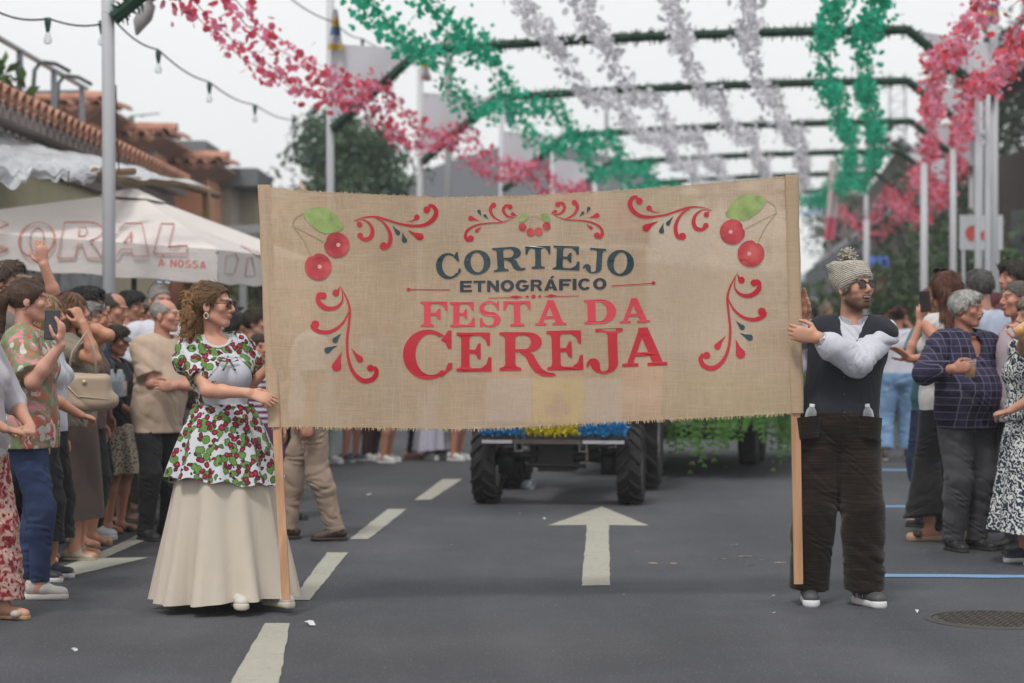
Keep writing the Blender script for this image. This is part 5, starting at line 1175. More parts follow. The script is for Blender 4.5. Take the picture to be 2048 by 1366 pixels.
def house_a():
    h = empty('tiled_house', (-6.5, 26, 0), 0, 'pale yellow house with a clay tiled eave and roof terrace at left', 'house'); X0, Z = -5.55, 4.02; O = Vector((-6.5, 26, 0))
    L = lambda x, y, z: Vector((x, y, z)) - O
    m = MB(); m.box(L(-8.95, 25, 1.85), (6, 20, 3.7)); m.build('wall', PLAS((.40, .36, .24)), h)
    m = MB(); m.box(L(-6.2, 25, 3.50), (.7, 20, .10)); m.build('soffit', PLAS((.20, .17, .16)), h)
    m = MB(); ys = np.arange(15.3, 35.2, .36); 
    for y in ys: half_tile(m, L(X0, y, Z), L(X0 - 2.6, y, Z + .85), .14); 
    for y in ys: half_tile(m, L(X0 + .03, y + .18, Z + .02), L(X0 - 2.6, y + .18, Z + .85), .11, up=-1)
    m.build('roof_tiles', TILE, h)
    m = MB()
    for j in range(2):
        m.box(L(X0 - .42 - .2 * j, 25, Z - .07 - .19 * j), (.5, 20, .03)); m.box(L(X0 - .62 - .2 * j, 25, Z - .16 - .19 * j), (.05, 20, .19))
        for y in ys: half_tile(m, L(X0 - .04 - .2 * j, y, Z - .215 - .19 * j), L(X0 - .6 - .2 * j, y, Z - .205 - .19 * j), .155, 8, thick=.03)
    m.build('eave_scallops', PLAS((.40, .34, .32)), h)
    m = MB(); m.box(L(-9.4, 25, 3.78), (4.4, 20, .12)); m.build('terrace_floor', PLAS((.25, .24, .23)), h)
    xr = -6.15; r = empty('terrace_railing', (0, 0, 0)); bpy.data.objects.remove(r)
    ST = plain((.22, .24, .27), .4, .7, name='galvanised'); m = MB()
    m.bar(L(xr, 15, 4.97), L(xr, 29.6, 4.97), .07, .04); m.bar(L(xr, 15, 4.36), L(xr, 30.4, 4.36), .05, .05)
    for y in (16, 18.6, 21.5, 25.6, 27.5, 29.3): m.bar(L(xr, y, 3.8), L(xr, y, 4.97), .07, .07)
    m.bar(L(xr, 29.3, 4.9), L(xr - 2.2, 29.6, 4.9), .05, .04); m.bar(L(xr, 29.3, 4.36), L(xr - 2.2, 29.6, 4.36), .05, .04)
    m.build('railing', ST, h)
    for y in (26.6, 28.0):
        m = MB(); m.tube([L(xr - .1, y, 4.1), L(xr - .05, y, 4.85), L(xr - .0, y + .15, 4.98), L(xr + .15, y + .35, 4.98), L(xr + .3, y + .5, 4.9)], .03, 6); m.build('vent_pipe', plain((.05, .07, .07), .4, name='dark_pipe'), h, True)
    m = MB(); m.box(L(-5.9, 21.4, 2.62), (1.1, 6.0, .12)); m.box(L(-5.42, 21.4, 2.5), (.1, 6.0, .42)); m.build('awning_box', plain((.055, .055, .065), .7, name='awning'), h)
    m = MB(); m.box(L(-5.93, 22.0, 1.1), (.06, 4.4, 2.2)); m.build('dark_doorway', plain((.035, .033, .038), .7, name='shutter'), h)
    m = MB()
    for y, w in ((25.0, .25), (25.5, .5), (26.3, .3)): m.box(L(-5.92, y, 1.15), (.07, w, 2.3))
    m.build('door_frame', plain((.16, .17, .19), .5, .3, name='aluminium'), h)
    m = MB(); m.box(L(-5.92, 28.2, 1.2), (.08, 3.0, 2.4)); n = NT('marble_panel'); a = n.noise(n.coord(), 3, 6, .7, 1.5); m.build('marble_panel', n.done(n.bsdf(n.ramp(a.outputs[0], [(.42, (.05, .05, .055)), (.5, (.24, .24, .27)), (.7, (.32, .32, .35))]), .3)), h)
    bl = []; rr = random.Random(8)
    for i in range(18): y = rr.uniform(20, 25.5); bl.append((*L(-6.6 + rr.uniform(-.3, .3), y, 4.25 + rr.uniform(0, .35)), .4, .5, .35))
    pl = empty('terrace_plant', O + L(-6.6, 22.5, 3.84) , 0, 'leafy green plants behind the terrace railing on the tiled roof', 'plant')
    bl = [(b[0] - .0 + O.x - pl.location.x, b[1] + O.y - pl.location.y, b[2] + O.z - pl.location.z, *b[3:]) for b in bl]
    leaf_cloud('leaves', bl, 1900, .22, leaf_mat((.03, .07, .015), (.10, .17, .045)), pl, 4)
    m = MB(); m.box((0, 0, .1), (.5, 4.6, .2)); m.build('planter', plain((.2, .1, .07), .8, name='terracotta'), pl)
house_a()
def house_b():
    O = at(330, 672, 40); O.z = 0; h = empty('stepped_house', O, 0, 'terracotta coloured house with three stepped tiled roof ends and grey parapets', 'house')
    def blk(px0, px1, ptop, pbot, d, depth):
        a, b = at(px0, ptop, d), at(px1, pbot, d); x0, x1, z1, z0 = a.x - O.x, b.x - O.x, a.z, b.z; y = d - O.y
        w = MB(); w.box(((x0 + x1) / 2 - .1, y + depth / 2 + .25, z1 / 2 - .14), (x1 - x0 - .5, depth, z1 - .45)); w.build('wall', plain((.58, .30, .19), .9, 0, .2, 2.5, .08, .2, 'terracotta_plaster'), h)
        e = MB(); rg = [[(x0 + .15, y - .0, z1 - .42), (x1 - .45, y - .0, z1 - .42), (x1 - .45, y + depth, z1 - .42)], [(x0, y - .32, z1 - .18), (x1 - .02, y - .32, z1 - .18), (x1 - .02, y + depth, z1 - .18)]]
        e.loft(rg, closed=False); e.box(((x0 + x1) / 2, y + depth / 2 - .1, z1 - .15), (x1 - x0, depth + .4, .06)); e.build('cornice', PLAS((.34, .22, .18)), h)
        t = MB(); n = max(3, int((x1 - x0) / .26))
        for i in range(n): x = x0 + (x1 - x0) * (i + .5) / n; half_tile(t, (x, y - .42, z1 - .14), (x, y + depth * .5, z1 + .05), .115)
        for i in range(n): x = x0 + (x1 - x0) * i / n; half_tile(t, (x, y - .40, z1 - .12), (x, y + depth * .5, z1 + .02), .11, up=-1)
        k = max(2, int((x1 - x0) / .55))
        for i in range(k): xa = x0 + (x1 - x0) * i / k; half_tile(t, (xa, y + .12, z1 + .03), (xa + (x1 - x0) / k + .1, y + .12, z1 + .03), .15, 8)
        for i in range(4): half_tile(t, (x1 - .06, y - .4 + i * .6, z1 - .1 + .03 * i), (x1 - .06, y + .3 + i * .6, z1 - .06 + .03 * i), .13)
        t.build('roof', TILE, h)
    blk(60, 216, 200, 330, 36, 3); blk(205, 342, 262, 420, 38, 3); blk(285, 447, 318, 470, 40, 3)
    def slab_(px0, px1, p0, p1, d, th, name, c):
        a, b = at(px0, p0, d), at(px1, p1, d); m = MB(); m.box(((a.x + b.x) / 2 - O.x, d - O.y + th / 2, (a.z + b.z) / 2), (b.x - a.x, th, a.z - b.z)); m.build(name, PLAS(c), h)
    slab_(338, 412, 281, 330, 42.5, 2, 'parapet', (.17, .18, .19)); slab_(300, 515, 336, 372, 41.9, 2.6, 'parapet', (.155, .165, .18)); slab_(400, 465, 372, 640, 42.2, 2, 'wall', (.40, .37, .31)); slab_(286, 400, 372, 640, 42.6, 2, 'wall', (.30, .31, .34)); slab_(470, 512, 372, 640, 43.4, 1, 'wall', (.42, .36, .27))
    a = at(290, 290, 38); m = MB(); m.box((a.x - O.x, -1.84, a.z - .35), (.36, .06, .5)); m.build('shutter', plain((.4, .4, .42), .7, name='shutter_white'), h)
    m = MB(); a = at(263, 232, 40); a -= O; m.tube([a + Vector((0, 0, -.3)), a], .06, 6); m.tube([a, a + Vector((.55, 0, .05))], .015, 4); m.tube([a + Vector((.2, -.2, .0)), a + Vector((.2, .2, 0))], .012, 4); m.build('aerial', plain((.15, .2, .2), .5, name='aerial_metal'), h)
house_b()
def house_c():   # pink brown tiled-roof house just left of the banner
    O = at(560, 672, 62); O.z = 0; h = empty('roofed_house', O, 0, 'low house with a pale pink brown roof beyond the beige wall at left', 'house')
    a = at(465, 395, 60) - O; b = at(640, 350, 60) - O; m = MB(); m.add([(a.x, a.y, 4.1), (b.x + 2, a.y, 4.1), (b.x + 2, a.y + 4, 6.2), (a.x + 1.6, a.y + 4, 6.2)], [(0, 1, 2, 3)]); m.box((a.x + 3.5, a.y + .1, 4.05), (7.4, .2, .16))
    m.build('roof', plain((.36, .26, .20), .9, 0, .2, 6, .3, name='pink_tile'), h); m = MB(); m.box((a.x + 3.7, a.y + 2, 2), (6.4, 3, 4)); m.build('wall', PLAS((.34, .29, .24)), h)
house_c()

# ---------------------------------------------------------------- canopy of plastic sheeting on rough poles
def canopy():
    c0 = at(205, 345, 18.4); r = empty('plastic_canopy', (c0.x, c0.y, 0), 0, 'clear crinkled plastic sheet canopy stretched over rough wooden poles at left', 'canopy'); O = r.location
    n = NT('plastic_sheet'); v = n.coord(); a = n.noise(v, 2.2, 5, .65, 2.0); t = n.n('BsdfTransparent'); g = n.bsdf((.62, .64, .69), .22, normal=n.bump(a.outputs[0], 1.0, .12), spec=.8); mx = n.n('MixShader'); mx.inputs[0].default_value = .72; n.l(t.outputs[0], mx.inputs[1]); n.l(g, mx.inputs[2]); PS = n.done(mx.outputs[0])
    FL, FR, BR, BL = at(-60, 318, 17.2), at(212, 336, 18.4), at(432, 380, 24.5), at(-60, 252, 24.5)
    m = MB(); N, M = 60, 40; rg = []; rr = random.Random(6); ph = [rr.uniform(0, 6) for _ in range(8)]
    for j in range(M + 1):
        v_ = j / M; row = []
        for i in range(N + 1):
            u = i / N; p = (FL * (1 - u) + FR * u) * (1 - v_) + (BL * (1 - u) + BR * u) * v_; 
            w = .035 * math.sin(9 * u + 4 * v_ + ph[0]) * math.sin(11 * v_ - 3 * u + ph[1]) + .02 * math.sin(25 * u - 13 * v_ + ph[2]) + .012 * math.sin(41 * u + 30 * v_)
            edge = max(0, 1 - v_ * 8); w += -.14 * edge * edge * .4 + edge * .02 * math.sin(60 * u)
            row.append(p + Vector((.02 * math.sin(30 * v_), -.06 * edge * math.sin(17 * u), w)) - O)
        rg.append(row)
    # front skirt hanging down
    sk_ = []
    for j in range(9):
        t_ = j / 8; row = []
        for i in range(N + 1):
            u = i / N; p = rg[0][i]; d_ = (.09 + .07 * math.sin(5.1 * u + 1) * (1 - u)) * (1 if u < .93 else .4); row.append(p + Vector((.03 * math.sin(28 * u + 5 * t_) * t_, -.05 * math.sin(17 * u + 3 * t_) * t_, -d_ * t_)))
        sk_.append(row)
    m.loft(rg, closed=False); m.loft(sk_[1:] if False else sk_, closed=False); m.build('plastic_sheet', PS, r, True)
    W = plain((.20, .13, .07), .85, 0, .35, 10, .4, name='rough_wood'); 
    def pole(pts, rad, nm='wooden_pole'):
        m = MB(); m.tube([Vector(p) - O for p in pts], [rad * (1 + .12 * math.sin(i * 2.3)) for i in range(len(pts))], 8); m.build(nm, W, r, True)
    e = [at(190 + 245 * t, 343 + 45 * t + 5 * math.sin(t * 7), 18.45 + 5.6 * t) for t in np.linspace(0, 1, 12)]; pole(e, .04)
    pole([at(205, 345, 18.2), at(268, 343, 18.6)], .03); b = e[-2]; pole([b, (b.x + .03, b.y, 1.2), (b.x - .02, b.y, 0)], .05)
    pole([at(222, 352, 18.2), at(224, 402, 18.2)], .03, 'wooden_batten')
    m = MB(); m.tube([Vector(p) - O for p in (at(110, 352, 18.2), at(160, 358, 18.2), at(210, 352, 18.2))], .008, 5); m.tube([Vector(p) - O for p in (at(138, 342, 18), at(136, 372, 18))], .006, 4); m.tube([Vector(p) - O for p in (at(232, 170, 18.3), at(235, 260, 18.3), at(238, 345, 18.3))], .006, 4)
    m.build('tie_wire', plain((.02, .02, .025), .6, name='wire'), r)
canopy()

# ---------------------------------------------------------------- parasol with outline lettering
def parasol():
    O = at(268, 672, 20.0); O.z = 0; r = empty('beer_parasol', O, 0, 'large square off white parasol lettered CORAL in red outline', 'parasol')
    AP = at(268, 384, 20.0); FL, FR, BR = at(-240, 450, 17.4), at(435, 499, 17.9), at(640, 524, 22); BL = FL + BR - FR
    n = NT('canvas'); a = n.noise(n.coord(), 3, 5, .6); b = n.noise(n.coord((1, 1, 1)), 120, 2); CV = n.done(n.bsdf(n.mix(a.outputs[0], (.55, .51, .495), (.66, .62, .605)), .9, normal=n.bump(a.outputs[0], .4, .05), spec=.2))
    C = [FL, FR, BR, BL]; m = MB()
    for i in range(4):
        A_, B_ = C[i], C[(i + 1) % 4]; rg = []
        for j in range(11):
            t = j / 10; row = []
            for k in range(13):
                u = k / 12; p = AP * (1 - t) + (A_ * (1 - u) + B_ * u) * t; p = p - Vector((0, 0, .07 * math.sin(u * math.pi) * t * (1 - t) * 2)); row.append(p - O)
            rg.append(row)
        m.loft(rg, closed=False)
    cn = m.build('canopy', CV, r, True)
    m = MB(); VD = Vector((0, 0, -.29))
    for i in range(4):
        A_, B_ = C[i], C[(i + 1) % 4]; o_ = ((A_ + B_) / 2 - AP); o_.z = 0; o_.normalize(); rg = []
        for j in range(5):
            t = j / 4; rg.append([A_ * (1 - u) + B_ * u + VD * t + o_ * (.012 * math.sin(u * 23 + t) * t) + Vector((0, 0, -.015 * math.sin(u * math.pi * 5) ** 2 * t)) - O for u in np.linspace(0, 1, 40)])
        m.loft(rg, closed=False)
    vl = m.build('valance', CV, r, True)
    m = MB(); rg = []
    for t in (0, 1): rg.append([AP + ((c - AP) * (.02 if t == 0 else .16)) + Vector((0, 0, .04 if t == 0 else .015)) - O for c in C])
    m.loft(rg, cap=True); m.build('vent_cap', CV, r)
    m = MB(); m.tube([(0, 0, 0), AP - O], .028, 10); m.build('pole', plain((.3, .3, .3), .4, .4, name='alu'), r, True); m = MB(); m.box((0, 0, .06), (.7, .7, .12)); m.build('base', plain((.2, .2, .2), .9, name='concrete'), r)
    m = MB()
    for c in C: m.bar(AP - O - Vector((0, 0, .04)), c - O - Vector((0, 0, .03)), .025, .015)
    m.build('rib', plain((.25, .25, .25), .4, .5, name='alu2'), r)
    # lettering projected on the front panel and the valance below it
    eye = Vector((0, 0, CAMZ))
    def hit(px, py, A_, B_, fold, off=.006):
        d = at(px, py, 1.0) - eye; fy = fold(px)
        if py <= fy: nn = (A_ - AP).cross(B_ - AP).normalized(); q = AP
        else: nn = (B_ - A_).cross(VD).normalized(); q = A_
        p = eye + d * ((q - eye).dot(nn) / d.dot(nn)); s_ = -1 if nn.dot(d) > 0 else 1
        return p + nn * (s_ * off) - Vector((0, off * 2.5, 0)) - O
    def foldf(A_, B_):
        pa, pb = [(1024 + v.x / v.y * FPX, HORIZ - (v.z - CAMZ) / v.y * FPX) for v in (A_, B_)]
        return lambda x: pa[1] + (pb[1] - pa[1]) * (x - pa[0]) / (pb[0] - pa[0])
    RD = plain((.50, .14, .11), .7, name='red_print'); f1 = foldf(FL, FR)
    def outline(loops, par, A_=FL, B_=FR, fold=f1, w=.0075):
        m = MB()
        for L in loops:
            P = []
            for a, b in zip(L, L[1:] + L[:1]):
                k = max(1, int(math.hypot(b[0] - a[0], b[1] - a[1]) / 6)); P += [hit(a[0] + (b[0] - a[0]) * i / k, a[1] + (b[1] - a[1]) * i / k, A_, B_, fold) for i in range(k)]
            m.tube(P + [P[0]], w, 4, cap=False, flat=.5)
        return m
    it = lambda pts, x0, y0, x1, y1, sk=.10: [(x0 + u * (x1 - x0) + sk * (y1 - y0) * (v - .3), y1 - v * (y1 - y0) + (-.02 * (x0 - 100))* 0) for u, v in pts]
    M_ = MB()
    def lt(loops, box, sk=.12):
        mm = outline([it(L, *box, sk) for L in loops], None); M_.add(mm.v, mm.f)
    lt([arc(.5, .5, .52, .5, 50, 320, 22) + arc(.52, .5, .2, .3, 310, 60, 14)], (-52, 442, 26, 508))
    lt([arc(.5, .5, .5, .5, 0, 360, 30)[:-1], arc(.5, .5, .2, .32, 0, 360, 22)[:-1]], (38, 446, 108, 514))
    lt([[(0, 0), (.07, 1), (.6, 1)] + arc(.62, .74, .34, .26, 80, -80, 10) + [(.84, .3), (1, 0), (.66, 0), (.52, .4), (.42, .4), (.40, 0)], [(.42, .84), (.56, .84), (.62, .74), (.56, .6), (.42, .6)]], (118, 446, 206, 516))
    lt([[(0, 0), (.42, 1), (.78, 1), (1, 0), (.66, 0), (.62, .22), (.40, .22), (.34, 0)], [(.45, .42), (.60, .42), (.58, .74)]], (205, 448, 300, 512)); lt([[(0, 0), (.10, 1), (.5, 1), (.44, .24), (1, .24), (1, 0)]], (310, 449, 376, 507), .14)
    M_.build('outline_lettering', RD, cn)
    # small solid words on the valance
    ZF = {'N': SANS['N'], 'O': SANS['O'], 'A': [SANS['A'][0]], 'S': [[arc(.48, .73, .44, .28, 20, 262, 16) + arc(.5, .27, .28, .12, 80, -150, 10)[0:0] + [(.55, .42)] + arc(.5, .27, .22, .12, 60, -160, 10) + [(.02, .2)] + arc(.5, .27, .48, .29, -160, 90, 16) + [(.45, .6)] + arc(.5, .73, .20, .11, 240, 20, 10)]]}
    m = MB(); x = 319
    for c in 'A NOSSA':
        w = {' ': 8, 'I': 4}.get(c, 13)
        if c != ' ':
            for pg in ZF[c]:
                lp = [[(x + u * w, 533.5 - v * 15.5 + (x - 319) * .06) for u, v in L] for L in pg]; tri = tessellate_polygon([[Vector((a, b, 0)) for a, b in L] for L in lp]); m.add([hit(a, b, FL, FR, lambda q: 0, .03) for L in lp for a, b in L], tri)
            if x == 319:
                lp = [[(323, 510), (327, 510), (331, 515.5), (328, 515.5)]]; m.add([hit(a, b, FL, FR, lambda q: 0, .012) for L in lp for a, b in L], [(0, 1, 2, 3)])
        x += w + 1.6
    m.build('small_lettering', RD, vl)
    f2 = foldf(FR, BR); m = outline([[(448, 548), (452, 512), (470, 506), (476, 520), (468, 548)], [(490, 552), (495, 515), (503, 515), (510, 552)], [(400 + 80, 470 + 22), (515, 505), (528, 520)]], None, FR, BR, f2, .005); m.build('side_lettering', plain((.40, .2, .18), .8, name='faded_red'), vl)
parasol()

# ---------------------------------------------------------------- festival arches, garlands, flags
FUZZ = leaf_mat((.008, .035, .022), (.02, .075, .045), 'green_tinsel'); POLE_W = plain((.46, .47, .50), .5, 0, .08, 6, .05, name='white_pole')
def fuzz_bar(m, a, b, r, n_per_m=170, seed=0):
    R = np.random.RandomState(seed); a, b = Vector(a), Vector(b); L = (b - a).length; m.tube([a + (b - a) * t for t in np.linspace(0, 1, 8)], r * .72, 7); d = (b - a).normalized()
    x = d.cross(Vector((0, .3, 1))).normalized(); y = d.cross(x)
    for i in range(int(L * n_per_m)):
        t = R.rand(); an = R.rand() * 6.28; o = x * math.cos(an) + y * math.sin(an); p = a + (b - a) * t + o * r * .5; q = p + (o + d * R.uniform(-.7, .7)).normalized() * r * R.uniform(.5, 1.1); s_ = d * .012 if R.rand() < .5 else o.cross(d) * .012
        m.add([p - s_, p + s_, q + s_ * .4, q - s_ * .4], [(0, 1, 2, 3)])
# per arch: distance, left pole x, knuckles, right pole x, heights
AR = []
for i, (d, pxl, pxr, zb) in enumerate(((17.1, 215, 2200, 5.0), (26.2, 660, 1990, 5.12), (31.3, 840, 1961, 5.1), (37.2, 1003, 1945, 5.1), (43.2, 1105, 1905, 5.1), (49.0, 1190, 1845, 5.1), (55.0, 1250, 1733, 5.1))):
    xl, xr = (pxl - 1024) / FPX * d, (pxr - 1024) / FPX * d; AR.append((d, xl, xr, zb))
ORD = ['nearest', 'second nearest', 'third nearest', 'fourth nearest', 'fifth nearest', 'sixth nearest', 'farthest']
ANCH = []
for i, (d, xl, xr, zb) in enumerate(AR):
    tl = .12 if i else .1; W = xr - xl; kL, kR = Vector((xl + 1.16, d, zb - .06)), Vector((xr - 1.12, d, zb + .2)); jL, jR = Vector((xl + .03, d, 4.05)), Vector((xr - .03, d, 4.42))
    if i == 0: kL = Vector((xl + 1.2, d, 5.0)); jL = Vector((xl + .05, d, 4.05))
    r = empty('festival_arch', (xl, d, 0), 0, 'green tinsel wrapped festival arch on white poles, %s of the row over the street' % ORD[i], 'arch', 'tinsel arches over the street'); O = r.location
    for x, top in ((xl, 6.6 if i < 2 else 5.5), (xr, 6.6)):
        m = MB(); m.tube([Vector((x, d + .06, 0)) - O, Vector((x, d + .06, 3)) - O, Vector((x - .02 * (i == 0), d + .06, top)) - O], .052 if i else .055, 10); m.build('pole', POLE_W, r, True)
    for nm, a, b, s_ in (('slanted_arm', jL, kL, 1), ('top_beam', kL, kR, 2), ('slanted_arm', kR, jR, 3)):
        m = MB()
        if nm == 'top_beam':
            P = [kL + (kR - kL) * t + Vector((0, 0, .05 * math.sin(t * math.pi))) for t in np.linspace(0, 1, 5)]
            for k in range(4): fuzz_bar(m, P[k] - O, P[k + 1] - O, .085, max(60, 190 - i * 20), s_ * 10 + k)
        else: fuzz_bar(m, a - O, b - O, .085, 190 - i * 20, s_)
        m.build(nm, FUZZ, r)
    ANCH.append((jL, kL, kR, jR))
    # white cloth panel in each corner
    for (j, k, sd) in (((jL, kL, 1), (kR, jR, -1)) if i < 5 else ()):
        low, hi = (j, k) if sd == 1 else (k, j)
        if i == 0 and sd == -1: continue
        pt = Vector(((jL if sd == 1 else jR).x, d, zb + .02)); a_, b_ = (jL, kL) if sd == 1 else (jR, kR); m = MB(); rg = []
        for u in np.linspace(0, 1, 9):
            top = pt + (b_ - pt) * u; bot = a_ + (b_ - a_) * u; rg.append([top * (1 - v) + bot * v + Vector((0, .015 * math.sin(u * 7 + v * 3 + i), 0)) for v in np.linspace(0, 1, 8)])
        if i == 0: continue
        m.loft(rg, closed=False); o = m.build('cloth_panel', cloth((.50, .50, .54), 30, .06, .3), None, True); tag(o, 'white triangular cloth in the %s corner of the %s arch' % ('left' if sd == 1 else 'right', ORD[i]), 'cloth panel', 'white corner cloths of the arches')
# knotted cloth on the first arch
m = MB(); P0 = at(300, -30, 18.2); rg = []
for t, w in ((0, .22), (.3, .14), (.42, .045), (.5, .11), (.75, .13), (1, .02)):
    c = at(316 - 42 * t, -40 + 110 * t, 18.2); rg.append([c + Vector((.6 * w * math.cos(a) * (1 + .25 * math.sin(3 * a)), .4 * w * math.sin(a), .1 * w * math.sin(3 * a))) for a in [6.283 * k / 12 for k in range(12)]])
m.loft(rg, cap=True); tag(m.build('knotted_cloth', cloth((.30, .29, .30), 30, .1, .4), None, True), 'grey white cloth knotted at the end, hanging from the nearest arch', 'cloth')
# flags and pennants
def flag(px, py0, py1, w0, w1, d, cols, label, tail=0):
    m = MB(); N = 14; rg = []
    for j in range(N + 1):
        t = j / N; py = py0 + (py1 - py0) * t; w = w0 + (w1 - w0) * t; row = []
        for k in range(9): u = k / 8; q = at(px + w * (u - .5) + tail * t * t, py, d); row.append(q + Vector((0, .06 * math.sin(u * 9 + t * 3), 0)))
        rg.append(row)
    me = MB(); n9 = 9
    for j in range(N): me.loft([rg[j], rg[j + 1]], closed=False, mi=min(len(cols) - 1, int(j / N * len(cols))))
    tag(me.build('flag', [cloth(c, 30, .1, .3) for c in cols], None, True), label, 'flag', 'flags on the white poles')
BL_, YE_, WHc = (.06, .12, .25), (.45, .30, .04), (.42, .43, .47)
flag(671, 18, 100, 8, 34, 26.1, [WHc, YE_, BL_, WHc, YE_], 'limp white, blue and yellow flag at the top of the tall left pole')
flag(848, 120, 162, 14, 22, 31.2, [YE_, WHc, (.3, .2, .2)], 'small drooping flag where the third nearest arch meets its pole', 6)
flag(1017, 202, 248, 14, 22, 37.1, [WHc, BL_, BL_], 'small blue and white pennant under the green garland', 6)
flag(1984, 8, 46, 22, 26, 26.0, [BL_, YE_, BL_], 'blue and yellow flag under the arch corner at upper right'); flag(2034, 60, 110, 20, 16, 24, [(.3, .3, .33)], 'grey cloth pennant at the upper right photo edge')
flag(1668, 320, 480, 18, 22, 48, [(.5, .42, .44), (.5, .42, .44), (.5, .10, .16)], 'long pale hanging banner with a pink foot beyond the knitted hat', -10)
# extra poles of the street
for px, top, d, w, c, lab in ((897, 70, 40, .085, (.20, .21, .22), 'grey concrete lamp pole behind the pink garlands'), (1733, 440, 34, .06, (.45, .46, .49), 'short white pole rising behind the knitted hat'), (1848, 330, 30, .06, (.45, .46, .49), 'white pole in the hedge left of the logo sign'), (1906, 300, 31, .055, (.45, .46, .49), 'white pole in the hedge just left of the logo sign edge'), (1955, 180, 26, .04, (.45, .46, .49), 'leftmost white pole of the trio above the plaid shirted man'), (1975, 170, 25, .04, (.45, .46, .49), 'middle white pole of the trio above the plaid shirted man'), (1213, 200, 46, .06, (.25, .26, .27), 'thin grey pole among the green garlands')):
    p = at(px, 672, d); m = MB(); r = empty('street_pole', (p.x, p.y, 0), 0, lab, 'pole'); z = at(px, top, d).z; m.tube([(0, 0, 0), (0, 0, z * .5), (0, 0, z)], [w, w * .95, w * .85], 10); m.build('shaft', plain(c, .55, 0, .1, 5, .05, name='pole_paint'), r, True); m = MB(); m.ball((0, 0, z), (w * .9, w * .9, w * .5), 10, 6); m.build('cap', plain(c, .55, 0, .1, 5, .05, name='pole_paint'), r, True)
# petal garlands
def petal_mat(cols, name):
    n = NT(name); g = n.n('NewGeometry'); n2 = n.noise(n.coord(), .7, 2); f = n.math('ADD', n.math('MULTIPLY', g.outputs['Random Per Island'], .5), n.math('MULTIPLY', n2.outputs[0], .55)); c = n.ramp(f, [(.25 + .5 * i / max(1, len(cols) - 1), c) for i, c in enumerate(cols)])
    d = n.bsdf(c, .7, spec=.2); t = n.n('BsdfTranslucent'); n.l(c, t.inputs[0]); m = n.n('MixShader'); m.inputs[0].default_value = .35; n.l(d, m.inputs[1]); n.l(t.outputs[0], m.inputs[2]); return n.done(m.outputs[0])
PINK = petal_mat([(.55, .05, .07), (.66, .08, .14), (.70, .20, .33), (.75, .32, .44)], 'pink_petals'); GREEN = petal_mat([(.006, .26, .15), (.012, .36, .21), (.02, .44, .28)], 'green_petals'); WHT = petal_mat([(.58, .57, .62), (.68, .67, .72), (.76, .75, .78)], 'white_petals')
PINK2 = petal_mat([(.62, .05, .07), (.72, .09, .12), (.74, .24, .36), (.78, .34, .46)], 'coral_petals')
def garland(pts, sag, mt, label, group, seed, dens=34, spread=.17, size=.068, clump=.35):
    R = np.random.RandomState(seed); C = []
    m = MB()
    for a, b, sg in zip(pts, pts[1:], sag):
        a, b = np.array(a), np.array(b); L = np.linalg.norm(b - a); n = int(L * dens * 1.35); t = R.rand(n) ; ph = R.rand() * 6
        dn = .5 + .5 * np.sin(t * 9 + ph) ; t = np.where(R.rand(n) < clump, np.where(t < .5, t * t * 2, 1 - 2 * (1 - t) ** 2), t)
        P = a + (b - a) * t[:, None]; P[:, 2] -= sg * 4 * t * (1 - t); P += R.normal(size=(n, 3)) * np.array((spread, .1, spread)) * .55
        C.append(P); tt = np.linspace(0, 1, 10)
        for k in (-1, 1): m.tube([Vector(a + (b - a) * q - np.array((0, 0, sg * 4 * q * (1 - q))) + np.array((k * spread * .5, 0, .03 * math.sin(q * 20 + k)))) for q in tt], .006, 4)
    C = np.concatenate(C); n = len(C); u = R.normal(size=(n, 3)); u /= np.linalg.norm(u, axis=1)[:, None]; w = np.cross(u, R.normal(size=(n, 3))); w /= np.linalg.norm(w, axis=1)[:, None]; nn = np.cross(u, w)
    s_ = size * (.55 + .8 * R.rand(n, 1)); V = []; 
    for ca, sa, up in ((1, 0, .25), (.5, .8, .1), (-.5, .8, .2), (-1, 0, .3), (-.5, -.8, .1), (.5, -.8, .15)): V.append(C + (u * ca * .62 + w * sa * .5 + nn * up * .5) * s_)
    V = np.stack(V, 1).reshape(-1, 3); base = np.arange(n)[:, None] * 6; Q = np.concatenate([base + np.array([0, 1, 2, 3]), base + np.array([0, 3, 4, 5])])
    k0 = len(m.v); m.v += [tuple(v) for v in V]; m.f += [[int(i) + k0 for i in q] for q in Q]; m.m += [0] * len(Q)
    tag(m.build('petal_garland', mt), label, 'garland', group)
def along(i, tag_, t):      # a point on arch i
    jL, kL, kR, jR = ANCH[i]; return (jL + (kL - jL) * t) if tag_ == 'L' else (kL + (kR - kL) * t) if tag_ == 'B' else (jR + (kR - jR) * t)
def run(tag_, t, n0=0, n1=7, up0=None):
    P = [along(i, tag_, t) for i in range(n0, n1)]
    return [p - Vector((0, 0, .05)) for p in P]
def gar(tag_, t, sg, mt, lab, grp, seed, **k):
    P = run(tag_, t); d0 = P[0] - P[1]
    if tag_ == 'B': P[0] = P[1] + Vector((d0.x * .9, d0.y, .35))
    garland(P, sg if isinstance(sg, list) else [sg] * 6, mt, lab, grp, seed, **k)
gar('L', .57, .30, PINK, 'upper string of the pink petal garlands over the left side of the street', 'petal garlands', 1, dens=28, spread=.13, clump=.2)
gar('L', .38, .28, PINK, 'lower string of the pink petal garlands over the left side of the street', 'petal garlands', 2, dens=26, spread=.13, clump=.2)
gar('B', .03, .42, GREEN, 'outer green garland left of the white strings', 'petal garlands', 3, dens=44, clump=.2)
gar('B', .137, .38, GREEN, 'inner green garland left of the white strings', 'petal garlands', 4, dens=44, clump=.2)
